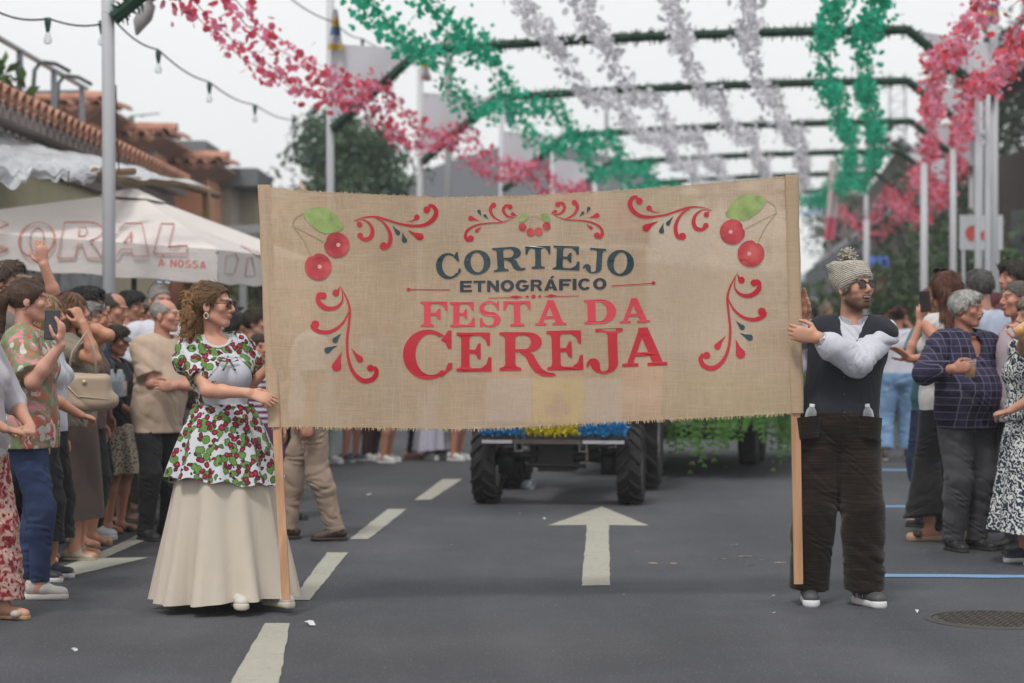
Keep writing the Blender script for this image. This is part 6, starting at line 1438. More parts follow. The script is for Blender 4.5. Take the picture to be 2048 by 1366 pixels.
for k, (t, o) in enumerate(((.283, 'leftmost'), (.382, 'second from left'), (.54, 'third from left'), (.675, 'rightmost'))): gar('B', t, .30 + .03 * k, WHT, 'white petal garland over the street, %s of the four' % o, 'petal garlands', 5 + k, dens=44, spread=.13, clump=.2)
gar('B', .825, .40, GREEN, 'left green garland of the pair at right', 'petal garlands', 10, dens=60, spread=.16, clump=.15); gar('B', .905, .42, GREEN, 'right green garland of the pair at right', 'petal garlands', 11, dens=60, spread=.16, clump=.15)
gar('R', .28, [.34, .34, .4, .55, .65, .7], PINK2, 'left of the two sagging pink garlands at the right of the street', 'petal garlands', 12, dens=56, spread=.15, size=.068, clump=.15); gar('R', .68, [.4, .4, .45, .6, .75, .8], PINK2, 'right of the two sagging pink garlands at the right of the street', 'petal garlands', 13, dens=56, spread=.15, size=.068, clump=.15)
garland([at(1585, 400, 62), at(1620, 425, 62), at(1665, 395, 62)], [.15, .15], plain((.02, .22, .42), .6, name='blue_petal'), 'small far blue garland beside the right banner pole', 'petal garlands', 14, dens=60, spread=.2)
# string lights
def lights(pts, bulbs, label):
    r = empty('string_lights', pts[0], 0, label, 'string lights', 'strings of bulbs'); O = r.location; m = MB(); P = []
    for a, b in zip(pts, pts[1:]): P += [a + (b - a) * t - Vector((0, 0, .05 * math.sin(t * math.pi))) for t in np.linspace(0, 1, 8)[:-1]]
    P.append(pts[-1]); m.tube([p - O for p in P], .009, 5); m.build('cable', plain((.02, .025, .03), .6, name='cable'), r)
    SG = plain((.01, .06, .045), .4, name='green_socket')
    for p in bulbs:
        b = MB(); b.lathe([(.0, .0), (.03, .0), (.028, -.05), (.018, -.1), (.016, -.12)], p - O, 'z', 10); s_ = b.build('socket', SG, r, True); b = MB(); b.lathe([(.016, -.12), (.024, -.145), (.036, -.18), (.034, -.205), (.02, -.222), (.0, -.226)], p - O, 'z', 12); b.build('bulb', fab_clear_bulb, s_, True)
fab_clear_bulb = fab_clear((.92, .94, .95), .05, .75)
lights([at(-30, 12, 16.5), at(98, 38, 17.2), at(225, 43, 18.2)], [at(96, 36, 17.2), at(204, 42, 18.1)], 'dark bulb string running from the left photo edge to the white pole')
lights([at(230, 42, 18.3), at(317, 100, 20), at(420, 165, 23), at(510, 210, 27), at(588, 240, 32), at(650, 262, 36)], [at(317, 102, 20), at(419, 166, 23), at(510, 211, 27), at(587, 238, 32)], 'bulb string falling away from the white pole over the roofs')
lights([at(560, -20, 25), at(670, 46, 26), at(725, 78, 31), at(790, 100, 34)], [at(725, 78, 31), at(758, 95, 33)], 'bulb string meeting the tall flag pole')
# ---------------------------------------------------------------- far buildings
def far_shed():
    r = empty('grey_shed', (at(1020, 672, 75).x, 75, 0), 0, 'long grey metal roofed hall behind the pink garlands', 'building'); O = r.location; m = MB(); a = [at(x, y, 72) for x, y in ((770, 372), (905, 320), (1060, 275), (1300, 330))]
    rg = [[p - O for p in a], [p - O + Vector((0, 14, .6)) for p in a], ]; m.loft(rg, closed=False); m.add([p - O for p in a] + [Vector((p.x, p.y, 4.6)) - O for p in a], [(0, 1, 5, 4), (1, 2, 6, 5), (2, 3, 7, 6)]); m.build('roof', plain((.17, .18, .20), .8, 0, .08, 3, .05, name='zinc'), r)
    m = MB(); m.box((0, 5, 2.3), (10, 10, 4.6)); m.build('wall', PLAS((.25, .17, .15)), r)
far_shed()
def right_bldgs():
    O = at(2040, 672, 34); O.z = 0; r = empty('tiled_house', O, 0, 'house with a tiled eave and dark glazing at the right photo edge', 'house')
    m = MB(); a, b = at(1925, 250, 38) - O, at(2120, 120, 32) - O; a.z = 5.5; b.z = 5.9
    m.add([a, b, b + Vector((3, 3, 1.2)), a + Vector((3, 3, 1.2))], [(0, 1, 2, 3)]); m.bar(a, b, .5, .16); m.build('fascia', plain((.16, .14, .14), .8, name='fascia'), r)
    m = MB()
    for t in np.linspace(0, 1, 26): p = a + (b - a) * t; half_tile(m, p + Vector((-.2, -.2, .15)), p + Vector((2, 2, .9)), .1)
    m.build('roof_tiles', TILE, r); m = MB(); m.box((2.6, 2, 2.4), (3.4, 8, 4.8)); m.build('wall', PLAS((.10, .075, .075)), r); m = MB(); m.box((.86, 1.5, 2.9), (.08, 5, 1.6)); m.build('window', plain((.02, .03, .035), .15, name='dark_glass'), r)
    p = at(1730, 480, 60); r = empty('grey_house', (p.x + 2, 62, 0), 0, 'dull grey gabled house with a sloping roof beyond the hedge', 'house'); O2 = r.location
    q = lambda x, y, d=60: at(x, y, d) - O2
    m = MB(); m.add([q(1640, 520), q(1800, 290), q(1960, 400), q(1960, 560), q(1640, 560)], [(0, 1, 2, 3, 4)]); m.box((1.0, 3, 1.5), (6, 5, 3)); m.build('wall', PLAS((.17, .15, .14)), r)
    m = MB(); m.bar(q(1630, 532, 59.6), q(1830, 385, 59.6), .5, .14, (0, 0, 1)); m.bar(q(1795, 280, 59.6), q(1970, 405, 59.6), .5, .14); m.bar(q(1640, 380, 59.6), q(1800, 282, 59.6), .5, .14); m.build('roof_edge', plain((.24, .24, .27), .8, name='zinc_edge'), r)
    m = MB(); m.add([q(1610, 545, 58), q(1740, 455, 58), q(1760, 560, 58), q(1610, 600, 58)], [(0, 1, 2, 3)]); m.build('roof', plain((.12, .125, .14), .8, 0, .1, 2, .05, name='slate'), r)
    m = MB(); m.add([q(1668, 480, 61), q(1715, 410, 61), q(1790, 430, 61), q(1700, 490, 61)], [(0, 1, 2, 3)]); m.build('balcony', plain((.32, .24, .17), .9, name='ochre'), r)
    p = at(1762, 518, 42); m = MB(); rr_ = empty('blue_awning', p, 0, 'small bright blue awning beyond the man in the knitted hat', 'awning'); m.add([(-.2, 0, -.1), (.2, 0, -.1), (.2, .3, .06), (-.2, .3, .06)], [(0, 1, 2, 3)]); m.box((0, 0, -.12), (.4, .02, .06)); m.build('canopy', plain((.03, .10, .42), .7, name='blue_cloth'), rr_)
    m = MB(); m.box((0, .15, -.55), (.32, .2, .7)); m.build('stall_back', plain((.16, .05, .05), .8, name='maroon'), rr_); m = MB(); m.box((-.17, .05, -1.2), (.03, .03, 2.1)); m.box((.17, .05, -1.2), (.03, .03, 2.1)); m.build('stall_leg', METAL, rr_)
    p = at(1962, 465, 29.5); rr_ = empty('logo_sign', (p.x, p.y, 0), 0, 'white rectangular sign with red round marks between the white poles', 'sign'); m = MB(); m.box((0, 0, p.z), (.62, .03, .5)); m.build('panel', plain((.48, .49, .52), .6, name='sign_white'), rr_)
    m = MB(); m.lathe([(.0, 0), (.11, 0), (.11, -.01)], (-.12, -.02, p.z - .01), 'y', 16); m.lathe([(.0, 0), (.07, 0), (.07, -.01)], (.06, -.02, p.z - .04), 'y', 16); m.build('red_mark', plain((.5, .07, .05), .6, name='sign_red'), rr_); m = MB(); m.box((-.25, .03, p.z / 2), (.04, .04, p.z)); m.box((.25, .03, p.z / 2), (.04, .04, p.z)); m.build('post', METAL, rr_)
    # lattice mast
    p = at(1795, 672, 110); m = MB(); rr_ = empty('radio_mast', (p.x, p.y, 0), 0, 'faint lattice mast rising behind the right garlands', 'mast'); 
    for x in (-.5, .5): m.bar((x, 0, 0), (x * .8, 0, 15.5), .10, .10)
    for k in range(20): m.bar((-.48, 0, .75 * k + .5), (.48, 0, .75 * k + 1.2), .05, .05); m.bar((-.48, 0, .75 * k + .5), (.48, 0, .75 * k + .5), .05, .05)
    m.build('lattice', plain((.30, .32, .36), .6, name='mast_steel'), rr_)
    m = MB(); rr_ = empty('pergola', at(470, 672, 30) * 1, 0, 'grey metal pergola frame seen beside the parasol tip', 'pergola'); rr_.location.z = 0
    m.bar((-.6, 0, 2.95), (1.2, 0, 3.03), .08, .08); m.bar((-.5, -1.4, 2.8), (1.1, -1.4, 2.9), .05, .05); m.build('rail', plain((.3, .31, .33), .5, .4, name='alu3'), rr_); m = MB()
    for x in (.12, .9): m.bar((x, 0, 0), (x, 0, 2.98), .1, .1)
    m.build('post', plain((.3, .31, .33), .5, .4, name='alu3'), rr_)
    m = MB(); m.tube([at(-30, 500, 30)] * 1 + [at(-29, 500, 30)], .001, 3)
right_bldgs()
# ---------------------------------------------------------------- decorated tractor and its trailer
RUB = plain((.022, .021, .021), .85, 0, .35, 9, .2, .3, 'tyre_rubber'); DK = plain((.018, .019, .021), .5, .3, .3, 12, .1, name='dark_machinery')
def tyre(parent, loc, R, W, name='wheel', lug=True, rimc=(.5, .5, .5)):
    w = empty(name, loc); w.parent = parent; m = MB()
    prof = [(R * .62, -W * .42), (R * .8, -W * .5), (R * .93, -W * .47), (R * .965, -W * .3), (R * .97, 0), (R * .965, W * .3), (R * .93, W * .47), (R * .8, W * .5), (R * .62, W * .42)]; m.lathe(prof, (0, 0, 0), 'x', 36)
    if lug:
        n = 17
        for k in range(n):
            for q in (1, -1):
                a0 = 2 * math.pi * (k + (.5 if q > 0 else 0)) / n; rg = []
                for j in range(6):
                    t = j / 5; x = q * W * (.02 + .49 * t); a = a0 + .30 * t * 1; r0 = R * (.97 - .10 * t ** 4); hw = .055
                    rg.append([(x, (r0 - .02) * math.cos(a - hw), (r0 - .02) * math.sin(a - hw)), (x, (r0 + .028) * math.cos(a - hw * .7), (r0 + .028) * math.sin(a - hw * .7)), (x, (r0 + .028) * math.cos(a + hw * .7), (r0 + .028) * math.sin(a + hw * .7)), (x, (r0 - .02) * math.cos(a + hw), (r0 - .02) * math.sin(a + hw))])
                m.loft(rg, closed=True, cap=True)
    m.build('tyre', RUB, w, False)
    m = MB(); m.lathe([(0, W * .1), (R * .2, W * .1), (R * .25, W * .3), (R * .58, W * .3), (R * .64, W * .43), (R * .64, -W * .43), (R * .58, -W * .3), (R * .25, -W * .3), (R * .2, -W * .1), (0, -W * .1)], (0, 0, 0), 'x', 24); m.build('rim', plain(rimc, .4, .5, .2, 8, .05, name='rim_paint'), w, True); return w
def tinsel(m, a, b, w, n, seed, L=.06):
    R = np.random.RandomState(seed); a, b = np.array(a), np.array(b)
    for i in range(n):
        p = a + (b - a) * R.rand() + np.array((0, R.uniform(-w, w) * .3 - .02, R.uniform(-w, w))); u = R.normal(size=3); u[1] -= .7; u /= np.linalg.norm(u); s_ = np.cross(u, R.normal(size=3)); s_ = s_ / np.linalg.norm(s_) * .006; q = p + u * L * R.uniform(.5, 1.1)
        m.add([p - s_, p + s_, q + s_ * .3, q - s_ * .3], [(0, 1, 2, 3)])
def tractor():
    O = gnd(1109, 1013); yaw = R_(-7.5); r = empty('tractor', O, yaw, 'small dark tractor with a blue and yellow tinsel front, behind the banner', 'tractor')
    FR_, RR_ = .335, .56
    for x in (-.605, .605): tyre(r, (x, .35, FR_), FR_, .205, rimc=(.35, .35, .35))
    for x in (-.62, .60): tyre(r, (x, 2.1, RR_), RR_, .30, rimc=(.55, .55, .57))
    m = MB(); m.box((0, 1.25, .62), (.36, 1.9, .34)); m.box((0, .35, .46), (.30, .5, .36)); m.box((0, .4, .36), (.2, .3, .16)); m.box((.0, 2.1, .58), (.6, .5, .4)); m.build('chassis', DK, r)
    m = MB(); m.tube([(-.6, .35, .37), (-.25, .35, .40), (.25, .35, .40), (.6, .35, .37)], [.07, .055, .055, .07], 10)
    for x in (-.43, .43): m.box((x, .33, .36), (.14, .2, .22)); m.tube([(x, .25, .5), (x * .6, .15, .53), (x * .3, .2, .55)], .022, 7)
    m.tube([(-.5, .22, .43), (0, .2, .36), (.5, .22, .43)], .016, 6); m.build('axle', DK, r, True); m = MB(); m.tube([(-.55, 2.1, .56), (.55, 2.1, .56)], .1, 10); m.build('axle', DK, r, True)
    m = MB(); m.box((-.08, .2, .5), (.16, .1, .3)); m.box((.11, .2, .52), (.1, .12, .26)); m.box((-.2, .24, .44), (.05, .1, .2)); m.tube([(-.25, .1, .33), (.25, .1, .33)], .02, 6); m.tube([(-.45, .15, .52), (-.2, .1, .50), (-.1, .12, .44)], .014, 5); m.tube([(.45, .15, .50), (.2, .1, .46), (.05, .12, .4)], .014, 5); m.lathe([(0, -.05), (.06, -.05), (.075, 0), (.06, .05), (0, .05)], (0, .18, .36), 'y', 14); m.build('front_engine_block', plain((.03, .03, .032), .45, .4, .4, 16, .2, name='greasy_metal'), r)
    m = MB()
    for k, x in enumerate((-.36, -.30, .28, .36, .42)): m.tube([(x, .05, .58), (x * 1.1, .12, .62), (x * 1.18, .25, .60), (x * 1.1, .3, .48)], .012, 5)
    m.build('hydraulic_hoses', plain((.03, .03, .032), .4, name='hose'), r, True); m = MB(); m.tube([(.30, .3, .45), (.30, .3, .62)], .05, 10)
    for k in range(6): m.tube([(.30, .3, .46 + .025 * k), (.30, .3, .468 + .025 * k)], .057, 10)
    m.build('blue_spring', plain((.02, .05, .12), .4, name='blue_rubber'), r, True)
    m = MB(); m.box((0, 1.0, .98), (.46, 1.3, .40)); m.box((0, .38, .95), (.42, .12, .36)); m.build('bonnet', plain((.35, .06, .04), .4, name='tractor_paint'), r); m = MB(); m.box((0, 2.0, 1.02), (.5, .5, .12)); m.box((0, 2.25, 1.25), (.5, .1, .4)); m.build('seat', plain((.03, .03, .03), .7, name='vinyl_black'), r)
    m = MB(); m.lathe([(.17, -.012), (.19, 0), (.17, .012)], (0, 1.62, 1.38), 'z', 18); m.tube([(0, 1.6, 1.1), (0, 1.62, 1.37)], .02, 6); m.build('steering_wheel', DK, r)
    for x in (-.62, .6):
        m = MB(); rg = []
        for a in np.linspace(.15, 2.6, 12): rg.append([(x + dx, 2.1 - .63 * math.cos(a), RR_ + .63 * math.sin(a)) for dx in (-.19, .19)])
        m.loft(rg, closed=False); m.build('mudguard', plain((.35, .06, .04), .4, name='tractor_paint'), r, True)
    # front board with tinsel
    zb = .565; m = MB(); m.box((0, -.03, zb + .02), (1.19, .10, .045)); m.build('front_board', plain((.035, .035, .038), .6, name='board_dark'), r)
    for x0, x1 in ((-.59, -.34), (.24, .58)): m = MB(); m.box(((x0 + x1) / 2, -.082, zb - .03), (x1 - x0, .012, .028)); m.build('white_strip', plain((.42, .42, .46), .5, name='strip'), r)
    m = MB(); m.box((-.05, -.07, zb - .028), (.56, .03, .04)); m.build('rusty_plate', plain((.10, .085, .08), .7, .3, .5, 14, .2, name='rusty_steel'), r)
    for x in (-.29, .24): m = MB(); m.tube([(x - .03, -.05, zb - .04), (x - .03, -.05, zb - .11), (x + .03, -.05, zb - .11), (x + .03, -.05, zb - .04)], .008, 5); m.build('tow_loop', METAL, r)
    m = MB(); m.tube([(.26, -.02, .52), (.27, -.02, .38)], .012, 6); m.build('lever', plain((.2, .13, .09), .5, .3, name='rust_rod'), r)
    BLt, YEt = plain((.02, .25, .55), .45, name='blue_tinsel'), plain((.62, .52, .012), .45, name='yellow_tinsel')
    for nm, x0, x1, mt, sd in (('blue_tinsel', -.595, -.235, BLt, 1), ('yellow_tinsel', -.235, .215, YEt, 2), ('blue_tinsel', .215, .595, BLt, 3)):
        m = MB(); tinsel(m, (x0, -.07, zb + .085), (x1, -.07, zb + .085), .045, 1100, sd, .05); m.box(((x0 + x1) / 2, -.05, zb + .085), (x1 - x0, .05, .085)); m.build(nm, mt, r)
    LV = plain((.55, .55, .66), .6, name='lavender_cloth')
    for nm, x0, x1, mt in (('pale_panel', -.56, -.18, LV), ('yellow_panel', -.18, .25, plain((.78, .64, .02), .6, name='yellow_cloth')), ('pale_panel', .25, .56, LV)):
        m = MB(); m.box(((x0 + x1) / 2, -.02, zb + .31), (x1 - x0 - .004, .03, .36)); m.build(nm, mt, r)
    m = MB(); m.box((.03, -.038, zb + .24), (.2, .006, .08)); m.box((.03, -.039, zb + .27), (.08, .006, .2)); m.build('emblem_cross', plain((.5, .25, .22), .6, name='emblem'), r)
tractor()
def trailer():
    O = Vector((1.98, 22.3, 0)); yaw = R_(-12); r = empty('trailer', O, yaw, 'low trailer hung with green fern fronds, towed behind the tractor', 'trailer')
    m = MB(); m.box((0, 0, .78), (2.0, 4.2, .14)); m.box((0, -2.6, .6), (.1, 1.4, .1)); m.build('deck', plain((.06, .05, .045), .8, name='deck_wood'), r)
    for y in (-.2, .55):
        for x in (-.62, .62): tyre(r, (x, y, .33), .33, .2, lug=False, rimc=(.2, .2, .2))
    m = MB(); m.tube([(-.6, -.2, .33), (.6, -.2, .33)], .05, 8); m.tube([(-.6, .55, .33), (.6, .55, .33)], .05, 8); m.box((0, 0, .62), (.9, 2.6, .14)); m.build('undercarriage', DK, r)
    R = np.random.RandomState(5); m = MB(); per = [(-1.02, -2.12), (1.02, -2.12), (1.02, 2.12), (-1.02, 2.12), (-1.02, -2.12)]
    for (a, b) in zip(per, per[1:]):
        a, b = np.array(a), np.array(b); L = np.linalg.norm(b - a)
        for i in range(int(L * 64)):
            t = R.rand(); c = a + (b - a) * t; z0 = .88 + R.uniform(-.12, .12); ln = R.uniform(.52, .76) * (.8 + .25 * math.sin(t * L * 6)); dx, dy = R.uniform(-.12, .12, 2); out = R.uniform(.0, .10)
            cx, cy = c; n = 9; ox, oy = (b - a)[1] / L, -(b - a)[0] / L
            for k in range(n):
                q = k / n; px_, py_, pz = cx + dx * q + ox * out * (1 + q), cy + dy * q + oy * out * (1 + q), z0 - ln * q; w = .055 * (1 - q * .6)
                for s_ in (-1, 1):
                    vx, vy = (b - a) / L; e = R.uniform(-.03, .03)
                    m.add([(px_, py_, pz), (px_ + vx * s_ * w + ox * e, py_ + vy * s_ * w + oy * e, pz - .02), (px_ + vx * s_ * w * .9 + ox * e, py_ + vy * s_ * w * .9 + oy * e, pz - .045), (px_, py_, pz - .022)], [(0, 1, 2, 3)])
    o = m.build('fern_fringe', leaf_mat((.05, .15, .03), (.16, .34, .08), 'fern'), r)
    m = MB(); m.box((0, 0, .9), (1.9, 4.0, .1)); m.build('green_cover', plain((.03, .08, .02), .9, name='green_cloth'), r)
trailer()
# ---------------------------------------------------------------- the crowd on both sides
def C(label, px, d, topy, **k):
    H = CAMZ + (HORIZ - topy) / FPX * d; return person(label, (px - 1024) / FPX * d, d, H=H, h=k.pop('h', .0075), **k)
BRN, DBR, BLK, GRY, BLD, RED_, WHT_ = (.075, .042, .026), (.035, .02, .014), (.014, .012, .012), (.22, .21, .20), (.30, .20, .09), (.11, .042, .022), (.50, .49, .47)
WS, BS, BRS = ('sneaker', (.55, .55, .55), (.6, .6, .6)), ('dress', (.012, .012, .013), (.02, .02, .02)), ('dress', (.09, .045, .03), (.05, .035, .025))
LIT = dict(kind='shirt'); J = fab_denim((.02, .032, .075), 2.0); LJ = fab_denim((.10, .17, .27), 2.6)
LC, RC = 'spectators lining the left side', 'spectators on the right side'
FLO = fab_floral((.50, .50, .46), [(.50, .10, .08), (.12, .24, .12), (.55, .22, .24), (.16, .34, .33)], 8, 1.0)
REDP = fab_floral((.16, .015, .025), [(.22, .02, .03), (.45, .33, .28), (.14, .01, .02)], 17, 3.0)
def phone(label, p, R=None, sz=(.075, .009, .155)):
    m = MB(); m.box((0, 0, 0), sz); r = empty('phone', p, 0, label, 'phone'); o = m.build('phone_case', plain((.03, .022, .024), .35, name='phone_case'), r)
    m = MB(); m.box((0, -sz[1] * .62, 0), (sz[0] * .9, .002, sz[2] * .93)); m.build('screen', plain((.03, .035, .045), .08, name='phone_glass'), r)
    bv = o.modifiers.new('b', 'BEVEL'); bv.width = .006; bv.segments = 2
    if R is not None: r.rotation_euler = R
    return r
def wp(I, side, off=(0, 0, 0)):     # world point near a hand
    S, E, W, fd, pn, cu = I['joints'][side]; return Vector(to_world(I, np.array(W) + nrm(fd) * .09)) + Vector(off)
def asp(px0, d0, yawdeg, *a): return aspec(Vector(((px0 - 1024) / FPX * d0, d0, 0)), R_(yawdeg), *a)
# --- left side, nearest first
C('brown haired woman in dark red patterned trousers and lace sleeve at the left photo edge', -52, 10.1, 578, yaw=70, fem=True, girth=1.1, hair=('long', (.07, .038, .026)), tone=(.48, .29, .22), arms=('front', 'front'), top=dict(kind='blouse', col=(.42, .40, .44), sleeve=1.3, hem=.86, loose=.02), bottom=dict(mat=REDP, flare=1.5, hem=.1, loose=.03), shoes=('sandal', (.42, .36, .30), (.35, .22, .11)), group=LC, feet=[(.07, -.12, 4), (-.1, .1, 0)])
I = C('stout woman in floral blouse and blue jeans holding a phone up in the left crowd', 52, 10.95, 560, yaw=96, fem=True, girth=1.22, hair=('tail', (.10, .055, .035)), tone=(.56, .34, .27), look=(8, 2), arms=(('down'), asp(52, 10.95, 96, 122, 690, 10.62, (-.1, -.4, -1), (-.9, .2, 0), (.05, 0, 1), (.25, .35, .25))), top=dict(kind='blouse', mat=FLO, sleeve=.85, hem=.83, loose=.03, flare=.02), bottom=dict(mat=J, hem=.1, loose=.008), shoes=('sneaker', (.50, .47, .44), (.55, .53, .50)), group=LC, feet=[(.07, .02, 5), (-.08, -.08, 0)])
phone('dark phone held upright by the woman in the floral blouse', at(104, 650, 10.62), (0, R_(3), R_(12)))
C('woman in black culottes and navy canvas shoes standing behind the floral blouse', 88, 11.75, 592, yaw=85, fem=True, hair=('long', (.30, .19, .09)), tone='tan', arms=('down', 'front'), top=dict(kind='tee', col=(.52, .53, .60), sleeve=.6, hem=.9), bottom=dict(col=(.012, .012, .013), hem=.27, flare=1.6, loose=.03), shoes=('sneaker', (.022, .024, .04), (.55, .55, .55)), group=LC)
I = C('auburn haired woman in olive knit top and long brown skirt filming with raised arms', 140, 12.86, 588, yaw=80, fem=True, girth=1.15, hair=('long', (.15, .07, .035)), tone=(.48, .27, .18), arms=(asp(140, 12.86, 80, 150, 640, 12.9, (.6, .3, -.8), (0, 1, 0), (-.3, 0, 1), (.5, .6, .4)), asp(140, 12.86, 80, 166, 646, 12.62, (.75, -.2, -.8), (-.6, .6, 0), (-.45, .1, .8), (.5, .6, .4))), top=dict(kind='tee', col=(.22, .195, .15), sleeve=.62, hem=.86, loose=.022), bottom=dict(kind='skirt', col=(.066, .046, .04), hem=.28, rx=.25, ry=.22, amp=.04, folds=5, waist=1.03), shoes=('loafer', (.42, .37, .28), (.36, .29, .18)), group=LC, feet=[(.08, -.02, 8), (-.07, -.06, -4)])
def handbag():
    p = at(173, 782, 12.5); r = empty('handbag', p, R_(8), 'large beige leather handbag hanging at the hip of the woman in olive knit', 'handbag'); S = Sdf()
    S.u(pr_b((0, 0, 0), (.15, .055, .105), .04), .01).u(pr_c((-.12, 0, -.085), (.15, 0, -.06), .05, .045), .05).u(pr_c((-.11, 0, .085), (.09, 0, .06), .02, .015), .04); S.fn(wob(.004, 22, 1)); mm = S.mesh('bag_body', .008); LE = plain((.36, .27, .20), .5, 0, .12, 12, .12, .5, 'beige_leather'); mm.materials.append(LE); link('bag_body', mm, r)
    m = MB(); m.tube([(-.11, -.02, .10), (-.08, -.03, .24), (.0, .0, .36), (.05, .0, .24), (.06, -.02, .08)], .009, 6); m.build('strap', LE, r, True)
    m = MB(); m.tube([(-.135, -.06, .06), (-.05, -.066, -.03), (.13, -.062, -.05)], .004, 5); m.build('seam', plain((.50, .42, .33), .5, name='piping'), r, True); m = MB(); m.ball((-.01, -.062, .055), (.014, .006, .014), 10, 6); m.build('clasp', GOLD, r, True)
handbag()
I = C('short woman in dark cap and black jacket with leopard skirt and bare legs', 228, 14.6, 655, yaw=70, fem=True, hair=('short', DBR), tone=(.42, .23, .16), cap=dict(col=(.025, .025, .03), brim=(.16, .16, .16)), look=(10, 8), arms=('phone', 'front'), top=dict(kind='jacket', col=(.014, .014, .016), sleeve=1.5, hem=.85, loose=.02), bottom=dict(kind='skirt', mat=fab_leopard(), hem=.50, rx=.24, ry=.2, amp=.12, waist=1.0), shoes=('sandal', (.015, .015, .015), (.03, .025, .02)), group=LC)
phone('black phone held up by the short woman in the dark cap', wp(I, 1, (0, -.03, .05)), (R_(-15), 0, R_(35)))
def water_pack():
    p = at(222, 768, 14.0); r = empty('bottle_pack', p, 0, 'shrink wrapped pack of small water bottles carried in the left crowd', 'bottles')
    for i in range(3):
        for j in range(2): m = MB(); m.lathe([(.0, -.09), (.03, -.085), (.03, .03), (.026, .06), (.013, .085), (.013, .1), (0, .1)], ((i - 1) * .062, (j - .5) * .062, 0), 'z', 12); m.build('bottle', CLEAR, r, True)
    m = MB(); m.box((0, 0, -.03), (.195, .13, .1)); m.build('wrap', CLEAR, r)
water_pack()
C('balding man in light blue shirt looking down in the left crowd', 226, 15.3, 588, yaw=60, hair=('ring', (.05, .04, .035)), tone=(.40, .22, .16), look=(10, 14), top=dict(kind='shirt', col=(.33, .42, .52), sleeve=1.8, hem=.85), bottom=dict(col=(.10, .095, .06)), shoes=BRS, group=LC)
C('black haired man in white shirt behind the balding man', 258, 16.4, 584, yaw=75, hair=('short', BLK), tone=(.42, .24, .17), top=dict(kind='shirt', col=WHITE, sleeve=1.8, hem=.85), bottom=dict(col=(.085, .08, .05)), shoes=BRS, group=LC, look=(0, 10))
I = C('grey cropped man in white tee with blue logo and sunglasses on his head', 318, 15.4, 572, yaw=35, hair=('crop', (.30, .29, .28)), tone=(.46, .25, .18), glasses=dict(up=True, lens=plain((.20, .25, .30), .08, name='pale_lens'), frame=FRAME), arms=('front', 'down'), top=dict(kind='tee', mat=cloth((.52, .53, .60), 50, .06, .3), sleeve=.75, hem=.84, loose=.022), bottom=dict(col=(.03, .035, .05)), shoes=BS, group=LC, girth=1.12)
m = MB(); rg = [[np.array((.02 + r * math.cos(a), 0, 1.30 + .75 * r * math.sin(a))) for a in [6.283 * k / 24 for k in range(24)]] for r in (.002, .05, .1, .145)]
g_ = [o for o in I['root'].children if o.name.startswith('t_shirt')][0]
bm_ = np.empty(len(g_.data.vertices) * 3, np.float32); g_.data.vertices.foreach_get('co', bm_); bm_ = bm_.reshape(-1, 3)
def frontof(x, z):
    k = np.abs(bm_[:, 0] - x) + np.abs(bm_[:, 2] - z); s_ = bm_[k < .03]; return (s_[:, 1].min() if len(s_) else -.12) - .006
m.loft([[Vector((p[0], frontof(p[0], p[2]), p[2])) for p in r] for r in rg]); m.build('printed_logo', plain((.03, .08, .38), .7, name='blue_print'), I['root'])
C('bald man in beige polo shirt with folded arms behind the cherry print woman', 312, 14.1, 600, yaw=50, hair=('ring', (.35, .33, .31)), tone=(.50, .29, .22), girth=1.08, belly=.02, arms=('fold', 'fold'), look=(25, 0), lean=(.06, 0), top=dict(kind='shirt', col=(.46, .35, .27), sleeve=.8, hem=.78, loose=.026), bottom=dict(col=(.016, .015, .018)), shoes=BS, group=LC)
C('man in olive trousers and brown leather shoes behind the short woman', 268, 17.2, 612, yaw=80, hair=('short', BRN), arms=('front', 'front'), top=dict(kind='jacket', col=(.03, .03, .035), sleeve=1.9, hem=.84), bottom=dict(col=(.085, .075, .045), loose=.03), shoes=('dress', (.12, .055, .04), (.06, .04, .03)), group=LC)
C('tall man in brown baseball cap at the far left of the crowd', 12, 12.9, 524, yaw=75, hair=('short', BRN), tone=(.48, .29, .22), cap=dict(col=(.17, .12, .09)), top=dict(kind='tee', col=(.2, .18, .17), hem=.85), bottom=dict(col=(.03, .03, .04)), shoes=BS, group=LC)
C('man with swept brown hair and glasses waving one raised arm', 66, 13.7, 553, yaw=85, hair=('short', (.095, .06, .04)), tone=(.48, .28, .21), arms=('down', asp(66, 13.7, 85, 88, 530, 13.5, (.2, .2, -1), (-.4, 1, 0), (-.15, 0, 1), (.15, .2, .15))), glasses=dict(lens=CLEAR, frame=FRAME), top=dict(kind='shirt', col=(.25, .23, .24), sleeve=.7, hem=.85), bottom=dict(col=(.03, .03, .04)), shoes=BS, group=LC, look=(-8, 0))
C('person in pale bucket hat between the floral blouse and the auburn hair', 70, 12.6, 588, yaw=100, fem=True, hair=('long', (.28, .17, .08)), tone=(.50, .31, .24), cap=dict(col=(.42, .42, .40), nobrim=True), top=dict(kind='shirt', col=(.22, .20, .30), hem=.85), bottom=dict(col=(.05, .05, .07)), shoes=BS, group=LC)
C('bearded man with bushy black hair and glasses in the left crowd', 172, 14.0, 578, yaw=70, hair=('mop', BLK), tone='tan', beard=((.02, .016, .014), .95), glasses=dict(lens=CLEAR, frame=FRAME), top=dict(kind='tee', col=(.03, .05, .13), hem=.85), bottom=dict(col=(.015, .015, .017)), shoes=('sneaker', (.55, .56, .58), (.55, .55, .55)), group=LC, look=(10, 5))
